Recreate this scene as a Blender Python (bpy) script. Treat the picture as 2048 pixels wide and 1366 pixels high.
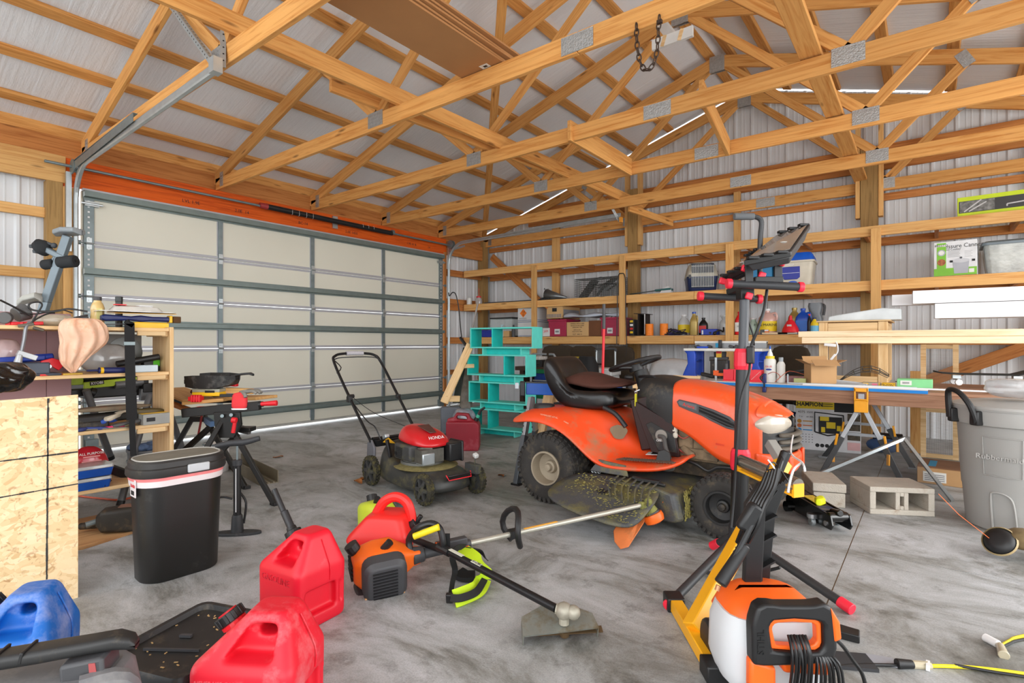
import bpy, bmesh, math, random
from mathutils import Vector, Matrix, Euler
from math import sin, cos, radians as rad
V = Vector
for _o in list(bpy.data.objects): bpy.data.objects.remove(_o)
S = bpy.context.scene
COL = S.collection
random.seed(7)
PI = math.pi
# ------------------------------------------------------------------ camera, sky, light, exposure
CAM_H, YAW, FOC, CX, CY = 1.15, rad(37.75),1082.6,1024.0,687.0
cd = bpy.data.cameras.new('camera'); cam = bpy.data.objects.new('camera', cd); COL.objects.link(cam)
cam.location = (0,0, CAM_H); cam.rotation_euler = (PI/2,0, YAW)
cd.sensor_width = 36.0; cd.lens = FOC/2048*36.0; cd.shift_y = 4/2048; cd.clip_start = .05; cd.clip_end = 200
S.camera = cam
S.view_settings.view_transform = 'Standard'; S.view_settings.look = 'None'
S.view_settings.exposure = .42; S.view_settings.gamma = 1.0; S.view_settings.use_curve_mapping = False
W = bpy.data.worlds.new('overcast_sky'); S.world = W; W.use_nodes = True
_bg = W.node_tree.nodes['Background']; _bg.inputs[0].default_value = (.93,.965,1.0,1); _bg.inputs[1].default_value = 2.3
def area_light(name, loc, target, sx, sy, power, color=(1,1,1)):
    l = bpy.data.lights.new(name, 'AREA'); l.shape = 'RECTANGLE'; l.size = sx; l.size_y = sy; l.energy = power; l.color = color
    o = bpy.data.objects.new(name, l); COL.objects.link(o); o.location = loc
    o.rotation_euler = (V(target)-V(loc)).to_track_quat('-Z', 'Y').to_euler(); return o
area_light('doorway_daylight_behind', (1.2,-3.2,1.7),(-2.0,5.0,1.6),4.5,2.6,60,(1.0,.97,.93))
area_light('back_fill_right', (3.4,4.2,1.55),(-2.5,6.0,1.2),4.5,2.5,110,(1.0,.98,.95))  # unseen fill light added to brighten bench and shelves; no doorway known there

# ------------------------------------------------------------------ helpers
R_ = V((cos(YAW), sin(YAW),0)); F_ = V((-sin(YAW), cos(YAW),0)); O_ = V((0,0, CAM_H))
def _ray(x, y): return R_*((x-CX)/FOC) + F_ + V((0,0,(CY-y)/FOC))
def PZ(x, y, z=.0): d = _ray(x, y); return O_ + d*((z-CAM_H)/d.z)
def PX(x, y, v): d = _ray(x, y); return O_ + d*(v/d.x)
def PY(x, y, v): d = _ray(x, y); return O_ + d*(v/d.y)

def lin(c):
    if isinstance(c, str): c = tuple(int(c[i:i+2], 16)/255 for i in (0,2,4))
    return tuple(((v/12.92) if v <= .04045 else ((v+.055)/1.055)**2.4) for v in c[:3]) + (1,)
MATS = {}
def _new(name):
    m = bpy.data.materials.new(name); m.use_nodes = True; nt = m.node_tree
    return m, nt, nt.nodes['Principled BSDF']
def N(nt, t, **kw):
    n = nt.nodes.new(t)
    for k, v in kw.items():
        if k in n.inputs: n.inputs[k].default_value = v
        else: setattr(n, k, v)
    return n
def ramp(nt, fac, stops):
    r = nt.nodes.new('ShaderNodeValToRGB'); e = r.color_ramp.elements
    e[0].position, e[0].color = stops[0][0], stops[0][1]; e[1].position, e[1].color = stops[-1][0], stops[-1][1]
    for p, c in stops[1:-1]:
        k = e.new(p); k.color = c
    nt.links.new(fac, r.inputs[0]); return r
def mix(nt, fac, a, b, mode='MIX'):
    m = nt.nodes.new('ShaderNodeMix'); m.data_type = 'RGBA'; m.blend_type = mode
    for i, v in ((0, fac),(6, a),(7, b)):
        if hasattr(v, 'links') or hasattr(v, 'is_output'): nt.links.new(v, m.inputs[i])
        else: m.inputs[i].default_value = v
    return m.outputs[2]
def plain(name, col=(.5,.5,.5), rough=.5, metal=.0, var=.12, scale=6.0, bump=.0, bscale=60, dust=None, dust_amt=.0, coat=.0, spec=None):
    """colour with mild procedural mottling; dust = second colour lying in patches"""
    if name in MATS: return MATS[name]
    m, nt, b = _new(name); c = lin(col)
    tc = N(nt, 'ShaderNodeTexCoord'); nz = N(nt, 'ShaderNodeTexNoise', Scale=scale, Detail=5.0)
    nt.links.new(tc.outputs['Object'], nz.inputs['Vector'])
    d = tuple(v*(1-var) for v in c[:3])+(1,); l = tuple(min(1, v*(1+var)) for v in c[:3])+(1,)
    r = ramp(nt, nz.outputs[0], [(.3, d),(.7, l)]); out = r.outputs[0]
    if dust:
        n2 = N(nt, 'ShaderNodeTexNoise', Scale=scale*.8+2, Detail=8.0, Roughness=.7)
        nt.links.new(tc.outputs['Object'], n2.inputs['Vector'])
        r2 = ramp(nt, n2.outputs[0], [(.62-dust_amt*.35,(0,0,0,1)),(.82-dust_amt*.25,(1,1,1,1))])
        out = mix(nt, r2.outputs[0], out, lin(dust))
    nt.links.new(out, b.inputs['Base Color'])
    b.inputs['Roughness'].default_value = rough; b.inputs['Metallic'].default_value = metal
    if spec is not None: b.inputs['Specular IOR Level'].default_value = spec
    if coat: b.inputs['Coat Weight'].default_value = coat
    if bump:
        n3 = N(nt, 'ShaderNodeTexNoise', Scale=bscale, Detail=4.0); nt.links.new(tc.outputs['Object'], n3.inputs['Vector'])
        bp = N(nt, 'ShaderNodeBump', Strength=bump, Distance=.01); nt.links.new(n3.outputs[0], bp.inputs['Height'])
        nt.links.new(bp.outputs[0], b.inputs['Normal'])
    MATS[name] = m; return m
def wood(name, light, dark, knots=.5, rough=.65, axis='X', stain=.0, gscale=1.0, var=.16):
    """sawn timber: grain runs along the object's own axis, shade differs from piece to piece"""
    if name in MATS: return MATS[name]
    m, nt, b = _new(name)
    tc = N(nt, 'ShaderNodeTexCoord'); oi = N(nt, 'ShaderNodeObjectInfo')
    sc = {'X': (1.1,22,22), 'Y': (22,1.1,22), 'Z': (22,22,1.1)}[axis]
    off = N(nt, 'ShaderNodeVectorMath', operation='MULTIPLY_ADD')
    comb = N(nt, 'ShaderNodeCombineXYZ')
    for i in range(3): nt.links.new(oi.outputs['Random'], comb.inputs[i])
    off.inputs[1].default_value = (37,53,71); nt.links.new(comb.outputs[0], off.inputs[0]); nt.links.new(tc.outputs['Object'], off.inputs[2])
    mp = N(nt, 'ShaderNodeMapping'); mp.inputs['Scale'].default_value = tuple(v*gscale for v in sc); nt.links.new(off.outputs[0], mp.inputs['Vector'])
    g = N(nt, 'ShaderNodeTexNoise', Scale=1.6, Detail=6.0, Roughness=.6, Distortion=.9); nt.links.new(mp.outputs[0], g.inputs['Vector'])
    r = ramp(nt, g.outputs[0], [(.30, lin(dark)),(.52, lin(light)),(.72, tuple(min(1, v*1.12) for v in lin(light)[:3])+(1,))])
    out = r.outputs[0]
    # per-piece shade
    mr = N(nt, 'ShaderNodeMapRange'); mr.inputs['To Min'].default_value = 1-var; mr.inputs['To Max'].default_value = 1+var*.6
    nt.links.new(oi.outputs['Random'], mr.inputs['Value'])
    hs = N(nt, 'ShaderNodeHueSaturation'); nt.links.new(out, hs.inputs['Color']); nt.links.new(mr.outputs[0], hs.inputs['Value']); out = hs.outputs[0]
    if knots:
        mk = N(nt, 'ShaderNodeMapping'); mk.inputs['Scale'].default_value = {'X': (1.7,8,8), 'Y': (8,1.7,8), 'Z': (8,8,1.7)}[axis]
        nt.links.new(off.outputs[0], mk.inputs['Vector'])
        vo = N(nt, 'ShaderNodeTexVoronoi', Scale=1.0); nt.links.new(mk.outputs[0], vo.inputs['Vector'])
        rk = ramp(nt, vo.outputs['Distance'], [(.05,(1,1,1,1)),(.13,(0,0,0,1))])
        mm = N(nt, 'ShaderNodeMath', operation='MULTIPLY'); mm.inputs[1].default_value = knots; nt.links.new(rk.outputs[0], mm.inputs[0])
        out = mix(nt, mm.outputs[0], out, lin((.33,.17,.08)))
    nt.links.new(out, b.inputs['Base Color']); b.inputs['Roughness'].default_value = rough
    b.inputs['Specular IOR Level'].default_value = .25
    bp = N(nt, 'ShaderNodeBump', Strength=.12, Distance=.004); nt.links.new(g.outputs[0], bp.inputs['Height']); nt.links.new(bp.outputs[0], b.inputs['Normal'])
    MATS[name] = m; return m
def clear(name, col=(1,1,1), rough=.05, alpha=.25):
    if name in MATS: return MATS[name]
    m, nt, b = _new(name); b.inputs['Base Color'].default_value = lin(col); b.inputs['Roughness'].default_value = rough
    b.inputs['Alpha'].default_value = alpha; b.inputs['IOR'].default_value = 1.45
    MATS[name] = m; return m

class MB:
    """collects simple shapes; build() links them as one mesh object"""
    def __init__(s): s.v = []; s.f = []
    def add(s, vs, fs, M=None):
        b = len(s.v)
        for p in vs:
            p = V(p); s.v.append(tuple(M @ p if M is not None else p))
        s.f += [tuple(i+b for i in f) for f in fs]; return s
    def box(s, c, d, rot=None):
        x, y, z = d[0]/2, d[1]/2, d[2]/2
        vs = [(-x, -y, -z),(x, -y, -z),(x, y, -z),(-x, y, -z),(-x, -y, z),(x, -y, z),(x, y, z),(-x, y, z)]
        M = Matrix.Translation(c)
        if rot is not None: M = M @ (rot.to_4x4() if isinstance(rot, Matrix) else Euler(rot).to_matrix().to_4x4())
        return s.add(vs, [(0,3,2,1),(4,5,6,7),(0,1,5,4),(1,2,6,5),(2,3,7,6),(3,0,4,7)], M)
    def span(s, a, b):
        a, b = V(a), V(b); return s.box((a+b)/2, [abs(b[i]-a[i]) for i in range(3)])
    def bar(s, p, q, w, h, up=(0,0,1), w2=None, h2=None):
        p, q = V(p), V(q); d = (q-p).normalized(); u = V(up)
        sd = d.cross(u)
        if sd.length < 1e-4: sd = d.cross(V((1,0,0)))
        sd.normalize(); u = sd.cross(d).normalized(); w2 = w2 or w; h2 = h2 or h
        vs = [p+sd*a*w/2+u*b*h/2 for a, b in ((-1,-1),(1,-1),(1,1),(-1,1))] + [q+sd*a*w2/2+u*b*h2/2 for a, b in ((-1,-1),(1,-1),(1,1),(-1,1))]
        return s.add(vs, [(0,1,2,3),(7,6,5,4),(0,4,5,1),(1,5,6,2),(2,6,7,3),(3,7,4,0)])
    def cyl(s, p, q, r, r2=None, n=16, caps=True):
        p, q = V(p), V(q); r2 = r if r2 is None else r2; d = (q-p).normalized()
        a = d.orthogonal().normalized(); b = d.cross(a)
        vs = [p+(a*cos(2*PI*i/n)+b*sin(2*PI*i/n))*r for i in range(n)] + [q+(a*cos(2*PI*i/n)+b*sin(2*PI*i/n))*r2 for i in range(n)]
        fs = [(i, (i+1) % n, n+(i+1) % n, n+i) for i in range(n)]
        if caps: fs += [tuple(range(n-1,-1,-1)), tuple(range(n, 2*n))]
        return s.add(vs, fs)
    def tube(s, pts, r, n=8, closed=False, sub=0):
        P = [V(p) for p in pts]
        if sub: P = smooth_path(P, sub, closed)
        m = len(P); rr = r if callable(r) else (lambda t: r)
        rings = []; a = None
        for i in range(m):
            if closed: d = P[(i+1) % m]-P[i-1]
            else: d = P[min(i+1, m-1)]-P[max(i-1,0)]
            if d.length < 1e-9: d = V((0,0,1))
            d.normalize()
            a = d.orthogonal() if a is None else a-d*a.dot(d)
            if a.length < 1e-6: a = d.orthogonal()
            a.normalize(); b = d.cross(a); k = rr(i/max(1, m-1))
            rings.append([P[i]+(a*cos(2*PI*j/n)+b*sin(2*PI*j/n))*k for j in range(n)])
        return s.loft(rings, closed_path=closed)
    def loft(s, rings, closed_path=False, caps=True, closed_ring=True):
        n = len(rings[0]); m = len(rings); vs = [p for r in rings for p in r]; fs = []
        for i in range(m if closed_path else m-1):
            k = (i+1) % m
            for j in range(n if closed_ring else n-1):
                l = (j+1) % n; fs.append((i*n+j, i*n+l, k*n+l, k*n+j))
        if caps and not closed_path and closed_ring: fs += [tuple(range(n-1,-1,-1)), tuple(range((m-1)*n, m*n))]
        return s.add(vs, fs)
    def lathe(s, prof, c=(0,0,0), axis=(0,0,1), n=24, caps=True):
        c = V(c); d = V(axis).normalized(); a = d.orthogonal().normalized(); b = d.cross(a)
        return s.loft([[c+d*z+(a*cos(2*PI*j/n)+b*sin(2*PI*j/n))*max(r, 1e-4) for j in range(n)] for r, z in prof], caps=caps)
    def prism(s, poly, t, M=None):
        """poly in local XY, thickness t along local Z from -t/2"""
        n = len(poly); vs = [(p[0], p[1], -t/2) for p in poly]+[(p[0], p[1], t/2) for p in poly]
        return s.add(vs, [tuple(range(n-1,-1,-1)), tuple(range(n, 2*n))]+[(i, (i+1) % n, n+(i+1) % n, n+i) for i in range(n)], M)
    def ball(s, c, r, n=14, m=8):
        r = (r, r, r) if not hasattr(r, '__len__') else r; c = V(c)
        return s.loft([[c+V((r[0]*sin(PI*i/m)*cos(2*PI*j/n), r[1]*sin(PI*i/m)*sin(2*PI*j/n), r[2]*cos(PI*i/m)))
                        if 0 < i < m else c+V((1e-4*cos(2*PI*j/n),1e-4*sin(2*PI*j/n), r[2]*cos(PI*i/m))) for j in range(n)] for i in range(m+1)])
    def B(s, name, mat, parent=None, bevel=0, smooth=None, seg=2, sub=0, M=None, label=None, auto=35):
        me = bpy.data.meshes.new(name); me.from_pydata(s.v, [], s.f); me.update()
        bm = bmesh.new(); bm.from_mesh(me); bmesh.ops.recalc_face_normals(bm, faces=bm.faces); bm.to_mesh(me); bm.free()
        me.materials.append(mat)
        o = bpy.data.objects.new(name, me); COL.objects.link(o)
        if parent is not None: o.parent = parent
        if M is not None: o.matrix_local = M
        if bevel:
            md = o.modifiers.new('b', 'BEVEL'); md.width = bevel; md.segments = seg; md.limit_method = 'ANGLE'; md.angle_limit = rad(40)
        if sub:
            md = o.modifiers.new('s', 'SUBSURF'); md.levels = sub; md.render_levels = sub
        if smooth or (smooth is None and (bevel or sub)):
            me.polygons.foreach_set('use_smooth', [True]*len(me.polygons))
            if not sub:
                try: me.set_sharp_from_angle(angle=rad(auto))
                except Exception: pass
        if label: o['label'] = label
        return o
def smooth_path(P, sub, closed=False):
    out = []; m = len(P)
    for i in range(m if closed else m-1):
        p0 = P[i-1] if (closed or i > 0) else P[0]; p1 = P[i]; p2 = P[(i+1) % m]; p3 = P[(i+2) % m] if (closed or i+2 < m) else P[-1]
        for k in range(sub):
            t = k/sub
            out.append(.5*((2*p1)+(p2-p0)*t+(2*p0-5*p1+4*p2-p3)*t*t+(3*p1-p0-3*p2+p3)*t**3))
    if not closed: out.append(P[-1])
    return out
def rrect(w, h, r, n=4):
    pts = []
    for cx, cy, a0 in ((w/2-r, h/2-r, 0),(-w/2+r, h/2-r, PI/2),(-w/2+r, -h/2+r, PI),(w/2-r, -h/2+r, 1.5*PI)):
        for i in range(n+1): a = a0+PI/2*i/n; pts.append((cx+r*cos(a), cy+r*sin(a)))
    return pts
def thing(name, label, cat, loc=(0,0,0), rz=.0, group=None, kind=None, rot=None):
    o = bpy.data.objects.new(name, None); COL.objects.link(o); o.empty_display_size = .1
    o.location = loc; o.rotation_euler = rot if rot is not None else (0,0, rz)
    if label: o['label'] = label
    if cat: o['category'] = cat
    if group: o['group'] = group
    if kind: o['kind'] = kind
    return o
def tag(o, label, cat, group=None):
    o['label'] = label; o['category'] = cat
    if group: o['group'] = group
    return o
def struct(name, label=None):
    return thing(name, label, None, kind='structure')
def beam(name, p, q, w, h, mat, parent=None, up=(0,0,1), label=None, bevel=.003):
    """squared timber with its own axes, grain along its length; w across, h along up"""
    p, q = V(p), V(q); d = q-p; L = d.length; d.normalize(); u = V(up)
    y = u.cross(d)
    if y.length < 1e-4: y = V((0,1,0)).cross(d)
    y.normalize(); z = d.cross(y)
    M = Matrix((d, y, z)).transposed().to_4x4(); M.translation = (p+q)/2
    o = MB().box((0,0,0),(L, w, h)).B(name, mat, None, bevel=bevel, seg=1, smooth=False)
    if parent is not None:
        o.parent = parent; M = world_of(parent).inverted() @ M
    o.matrix_local = M
    if label: o['label'] = label
    return o
def world_of(o):
    M = Matrix.LocRotScale(o.location, o.rotation_euler, o.scale)
    return world_of(o.parent) @ M if o.parent else M
def text(body, size, parent, M, mat, depth=.0005, name='lettering', align='CENTER', bold=.0, sx=1.0):
    c = bpy.data.curves.new(name, 'FONT'); c.body = body; c.size = size; c.extrude = depth; c.align_x = align; c.align_y = 'CENTER'; c.offset = bold
    c.resolution_u = 2
    t = bpy.data.objects.new(name, c); COL.objects.link(t); me = bpy.data.meshes.new_from_object(t); bpy.data.objects.remove(t); me.materials.clear(); me.materials.append(mat)
    o = bpy.data.objects.new(name, me); COL.objects.link(o); o.parent = parent; o.matrix_local = M @ Matrix.Diagonal((sx, 1,1,1)); return o
def frame(o, x, y):
    """matrix at o with local x, y given, z = x cross y"""
    x = V(x).normalized(); y = V(y); z = x.cross(y).normalized(); y = z.cross(x)
    M = Matrix((x, y, z)).transposed().to_4x4(); M.translation = V(o); return M
def copy_tree(o, loc=None, rz=None, label=None, parent=None, group=None):
    c = o.copy(); COL.objects.link(c)
    if parent is not None: c.parent = parent
    for ch in list(o.children): copy_tree(ch, parent=c)
    if loc is not None: c.location = loc
    if rz is not None: c.rotation_euler = (0,0, rz)
    if label: c['label'] = label
    if group: c['group'] = group
    return c

# ------------------------------------------------------------------ shared materials
M_truss = wood('truss_pine', (.87,.64,.37),(.77,.49,.22), knots=.7)
M_purlin = wood('purlin_pine', (.84,.61,.35),(.72,.46,.21), knots=.6)
M_shelfw = wood('shelf_pine', (.87,.68,.43),(.79,.55,.30), knots=.55)
M_girt = wood('girt_pine', (.77,.51,.28),(.64,.37,.17), knots=.5)
M_treat = wood('treated_post', (.66,.52,.32),(.54,.42,.25), knots=.35)
M_lvl = wood('orange_header', (.86,.37,.10),(.72,.26,.05), knots=.25)
M_pale = wood('pale_pine', (.90,.77,.58),(.82,.65,.44), knots=.4)
M_galv = plain('galvanised_steel', (.72,.75,.76),.38,.75,.10,9)
M_galvd = plain('dull_galvanised_steel', (.50,.55,.56),.45,.55,.12,12)
M_strut = plain('grey_green_strut', (.47,.52,.51),.45,.4,.08,9)
M_siding = plain('white_siding', (.86,.87,.88),.5,.0,.04,2)
M_door = plain('cream_door_panel', (.88,.87,.81),.55,.0,.025,1.2)
M_black = plain('black_plastic', (.10,.10,.105),.45,0,.15,8)
M_blackm = plain('black_metal', (.11,.11,.115),.4,.3,.15,8)
M_rubber = plain('tyre_rubber', (.20,.19,.18),.85,0,.2,14, dust=(.40,.35,.27), dust_amt=.25)
M_red = plain('red_plastic', (.86,.10,.15),.42,0,.06,4)
M_chrome = plain('bright_steel', (.80,.81,.82),.22,.9,.05,8)
M_white = plain('white_plastic', (.90,.90,.90),.45,0,.03,4)
M_ink = plain('dark_print', (.08,.08,.09),.6,0,.05,4)
M_card = plain('brown_cardboard', (.73,.57,.39),.8,0,.06,5)
# ================================================================== SETTING
XW, YW = -7.08,8.30            # siding planes: garage-door wall, shelf wall
XR = -2.1                       # ridge
def roof_z(x):                  # underside of the purlins' roofing
    return (3.40+.30*(x+6.9)) if x <= XR else (4.84-.30*(x-XR))
def chord_z(x):                 # underside of the rafters
    return (3.14+.30*(x+6.9)) if x <= XR else (4.58-.30*(x-XR))
# floor
def concrete():
    m, nt, b = _new('stained_concrete'); tc = N(nt, 'ShaderNodeTexCoord')
    mp = N(nt, 'ShaderNodeMapping'); mp.inputs['Scale'].default_value = (.8,1.5,1); mp.inputs['Rotation'].default_value = (0,0,.65); nt.links.new(tc.outputs['Object'], mp.inputs['Vector'])
    n1 = N(nt, 'ShaderNodeTexNoise', Scale=1.7, Detail=10.0, Roughness=.72, Distortion=.6); nt.links.new(mp.outputs[0], n1.inputs['Vector'])
    r1 = ramp(nt, n1.outputs[0], [(.33, lin((.40,.40,.385))),(.43, lin((.60,.605,.595))),(.50, lin((.70,.71,.715))),(.64, lin((.80,.81,.825)))])
    n2 = N(nt, 'ShaderNodeTexNoise', Scale=.42, Detail=5.0, Roughness=.6); nt.links.new(tc.outputs['Object'], n2.inputs['Vector'])
    r2 = ramp(nt, n2.outputs[0], [(.35, lin((.80,.79,.76))),(.6,(1,1,1,1))])
    c = mix(nt, 1.0, r1.outputs[0], r2.outputs[0], 'MULTIPLY')
    n3 = N(nt, 'ShaderNodeTexNoise', Scale=4.5, Detail=8.0, Roughness=.75); nt.links.new(tc.outputs['Object'], n3.inputs['Vector'])
    r3 = ramp(nt, n3.outputs[0], [(.30, lin((.62,.61,.58))),(.46,(1,1,1,1))])
    c = mix(nt, .8, c, r3.outputs[0], 'MULTIPLY')
    n4 = N(nt, 'ShaderNodeTexNoise', Scale=160.0, Detail=2.0); nt.links.new(tc.outputs['Object'], n4.inputs['Vector'])
    r4 = ramp(nt, n4.outputs[0], [(.35, lin((.86,.86,.86))),(.6,(1,1,1,1))])
    c = mix(nt, .6, c, r4.outputs[0], 'MULTIPLY')
    nt.links.new(c, b.inputs['Base Color'])
    rr = ramp(nt, n1.outputs[0], [(.35,(.38,.38,.38,1)),(.6,(.62,.62,.62,1))]); nt.links.new(rr.outputs[0], b.inputs['Roughness'])
    b.inputs['Specular IOR Level'].default_value = .4
    bp = N(nt, 'ShaderNodeBump', Strength=.05, Distance=.004); nt.links.new(n3.outputs[0], bp.inputs['Height']); nt.links.new(bp.outputs[0], b.inputs['Normal'])
    return m
M_conc = concrete()
# control joints from the photograph: one along the shelf wall, one along the door wall; the slab is split into cast bays
jA, jB = PZ(1640,1290), PZ(1700,1060)
jX = (jA.x+jB.x)/2; jY = (PZ(1640,1085).y+PZ(2000,1160).y)/2
floor = struct('floor', 'mottled grey concrete slab with sawn control joints')
xs = [-7.2,-3.9, jX, 4.2]; ys = [-4.5,.9 if False else -.4, jY, 8.6]
xs = [-7.06, jX-3.6, jX, 3.9]; ys = [-4.5, jY-3.4, jY, 8.45]
for i in range(3):
    for j in range(3):
        MB().span((xs[i]+.003, ys[j]+.003,-.12),(xs[i+1]-.003, ys[j+1]-.003,0)).B('slab_bay', M_conc, floor)
jm = plain('joint_dirt', (.52,.43,.34),.9)
b = MB()
for x in xs[1:3]: b.span((x-.004, ys[0], -.1),(x+.004, ys[3], -.004))
for y in ys[1:3]: b.span((xs[0], y-.004,-.1),(xs[3], y+.004,-.004))
b.B('joint_filler', jm, floor)
gm = plain('pale_gravel', (.80,.80,.78),.95,0,.1,3)
g = MB().span((-40,-30,-.20),(30,40,-.13)).B('trim_ground', gm); g['kind'] = 'structure'; g['label'] = 'pale gravel yard outside seen under the door'

# ribbed sheet walls
def rib_profile(w=.914):
    pts = []; n = 4; s = w/n
    for i in range(n):
        x = i*s
        pts += [(x, .0),(x+.018,.019),(x+.040,.019),(x+.058,.0)]
        for k in (.105,.155): pts += [(x+k, .0),(x+k+.004,.004),(x+k+.014,.004),(x+k+.018,.0)]
    pts.append((w, .0)); return pts
PROF = rib_profile()
def wall_sheet(parent, org, along, out, w, z0, topf, clip=None):
    along, out = V(along), V(out); rows = []
    P = [p for p in PROF if p[0] <= w+1e-6]
    b = MB(); vs = []; fs = []
    for x, d in P:
        p = V(org)+along*x+out*d
        vs += [(p.x, p.y, z0),(p.x, p.y, topf(p))]
    for i in range(len(P)-1): fs.append((2*i, 2*i+2,2*i+3,2*i+1))
    # thickness
    n = len(vs); vs += [tuple(V(v)-out*.0025) for v in vs]; fs += [tuple(n+k for k in reversed(f)) for f in fs]
    b.add(vs, fs); return b.B('siding_panel', M_siding, parent)
wb = struct('wall_back', 'ribbed white steel gable wall behind the shelves')
x = -7.1
while x < 2.9:
    wall_sheet(wb, (x, YW, 0),(1,0,0),(0,-1,0),.914,.0, lambda p: roof_z(max(-7.1, min(2.8, p.x)))-.02); x += .914
wl = struct('wall_left', 'ribbed white steel wall either side of the garage door')
for y0, n in ((-2.0,4),(6.98,2)):
    for i in range(n):
        y = y0+i*.914; w = min(.914,8.3-y, (1.63-y) if y0 < 0 else 9)
        if w > .1: wall_sheet(wl, (XW, y, 0),(0,1,0),(1,0,0), w, .0, lambda p: 3.3)
def post(parent, x0, x1, y0, y1, z0, z1, m=M_treat, name='post'):
    return beam(name, ((x0+x1)/2,(y0+y1)/2, z0),((x0+x1)/2,(y0+y1)/2, z1), abs(y1-y0), abs(x1-x0), m, parent, up=(1,0,0))
# door wall framing
post(wl, -7.06,-6.94,1.42,1.55,0,2.78); post(wl, -6.98,-6.93,1.55,1.66,0,2.74, M_shelfw, 'jamb_board')
post(wl, -7.0,-6.94,6.96,7.03,0,2.8, M_girt, 'jamb_board')
post(wl, -7.07,-6.93,8.03,8.18,0,3.15)
for z in (2.46,1.85): beam('girt', (-7.02,-2, z),(-7.02,1.42, z),.038,.10, M_shelfw, wl)
beam('girt', (-7.02,-2,.9),(-7.02,1.42,.9),.038,.10, M_shelfw, wl)
for z in (2.45,1.93,1.22,.62): beam('girt', (-7.02,7.03, z),(-7.02,8.05, z),.038,.09, M_girt, wl)
beam('header_beam', (-6.955,-2.4,2.91),(-6.955,1.57,2.91),.04,.27, M_shelfw, wl)
beam('door_header', (-6.97,1.55,2.895),(-6.97,7.03,2.895),.04,.285, M_lvl, wl, label='orange painted laminated header board over the garage door')
beam('header_beam', (-6.97,7.03,2.90),(-6.97,8.1,2.90),.04,.27, M_girt, wl)
beam('plate_beam', (-7.02,-2.4,3.13),(-7.02,8.2,3.13),.04,.24, M_girt, wl)
beam('eave_board', (-7.04,-2.4,3.31),(-7.04,8.2,3.31),.05,.12, M_purlin, wl)
# shelf wall framing
post(wb, -3.86,-3.70,8.02,8.17,0,3.62); post(wb, -.70,-.52,8.02,8.17,0,3.58)
for px0, px1 in ((-3.915,-3.865),(-3.695,-3.645),(-.755,-.705),(-.515,-.465)):
    post(wb, px0, px1,8.03,8.14,2.72,4.05, M_shelfw, 'post_scab')
post(wb, -5.43,-5.28,8.19,8.24,0,3.3, M_shelfw, 'stud'); post(wb, -2.27,-2.18,8.19,8.24,0,3.35, M_shelfw, 'stud'); post(wb, .85,1.0,8.19,8.24,0,3.3, M_shelfw, 'stud')
for z, h in ((2.99,.09),(3.42,.17),(4.02,.10),(3.59,.12)): beam('girt', (-6.95 if z < 3.3 else -6.3+(z-3.3)*2.6,8.25, z),(2.8 if z < 3.3 else 2.3-(z-3.3)*2.2,8.25, z),.038, h, M_girt, wb)
beam('diagonal_brace', (-6.85,8.2,2.86),(-4.9,8.2,1.25),.04,.13, M_girt, wb)
beam('diagonal_brace', (-.35,8.18,.55),(1.9,8.18,1.62),.04,.14, M_girt, wb)

# roof: insulated sheets, purlins
ce = struct('ceiling', 'pale insulated roof sheets carried on pine purlins')
def roof_mat():
    m, nt, b = _new('roof_insulation'); tc = N(nt, 'ShaderNodeTexCoord')
    n1 = N(nt, 'ShaderNodeTexNoise', Scale=1.3, Detail=4.0); nt.links.new(tc.outputs['Object'], n1.inputs['Vector'])
    r = ramp(nt, n1.outputs[0], [(.3, lin((.88,.89,.91))),(.7, lin((.92,.93,.945)))]); nt.links.new(r.outputs[0], b.inputs['Base Color'])
    mp = N(nt, 'ShaderNodeMapping'); mp.inputs['Scale'].default_value = (2.0,26,2); nt.links.new(tc.outputs['Object'], mp.inputs['Vector'])
    n2 = N(nt, 'ShaderNodeTexNoise', Scale=1.0, Detail=3.0); nt.links.new(mp.outputs[0], n2.inputs['Vector'])
    n3 = N(nt, 'ShaderNodeTexNoise', Scale=45.0, Detail=3.0); nt.links.new(tc.outputs['Object'], n3.inputs['Vector'])
    ad = N(nt, 'ShaderNodeMath', operation='MULTIPLY_ADD'); ad.inputs[1].default_value = .25; nt.links.new(n3.outputs[0], ad.inputs[0]); nt.links.new(n2.outputs[0], ad.inputs[2])
    bp = N(nt, 'ShaderNodeBump', Strength=.35, Distance=.02); nt.links.new(ad.outputs[0], bp.inputs['Height']); nt.links.new(bp.outputs[0], b.inputs['Normal'])
    b.inputs['Roughness'].default_value = .7; return m
M_roof = roof_mat()
y = -2.4; k = 0
while y < 8.25:
    y1 = min(y+.914,8.27)
    for xa, xb in ((-7.3, XR),(XR, 3.1)):
        za, zb = roof_z(xa)+.002*(k % 2), roof_z(xb)+.002*(k % 2)
        b = MB(); vs = []
        for xx, zz in ((xa, za),(xb, zb)):
            for yy in (y, y1+.02): vs += [(xx, yy, zz),(xx, yy, zz+.02)]
        b.add(vs, [(0,4,6,2),(1,3,7,5),(0,1,5,4),(2,6,7,3),(0,2,3,1),(4,5,7,6)]); b.B('roof_sheet', M_roof, ce)
    y += .914; k += 1
pur = [-6.7+.58*i for i in range(8)]+[-2.22]
for xx in pur:
    for s in (-1,1):
        x_ = xx if s < 0 else 2*XR-xx
        z_ = roof_z(x_)-.022
        u = V((.287*(1 if s > 0 else -1),0,.958))
        beam('purlin', (x_, -2.4, z_),(x_, 8.2, z_),.105,.042, M_purlin, ce, up=u)
beam('wind_brace', (-6.75,7.85, chord_z(-6.75)-.02),(-2.5,3.2, chord_z(-2.5)-.02),.09,.038, M_truss, ce)

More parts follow.
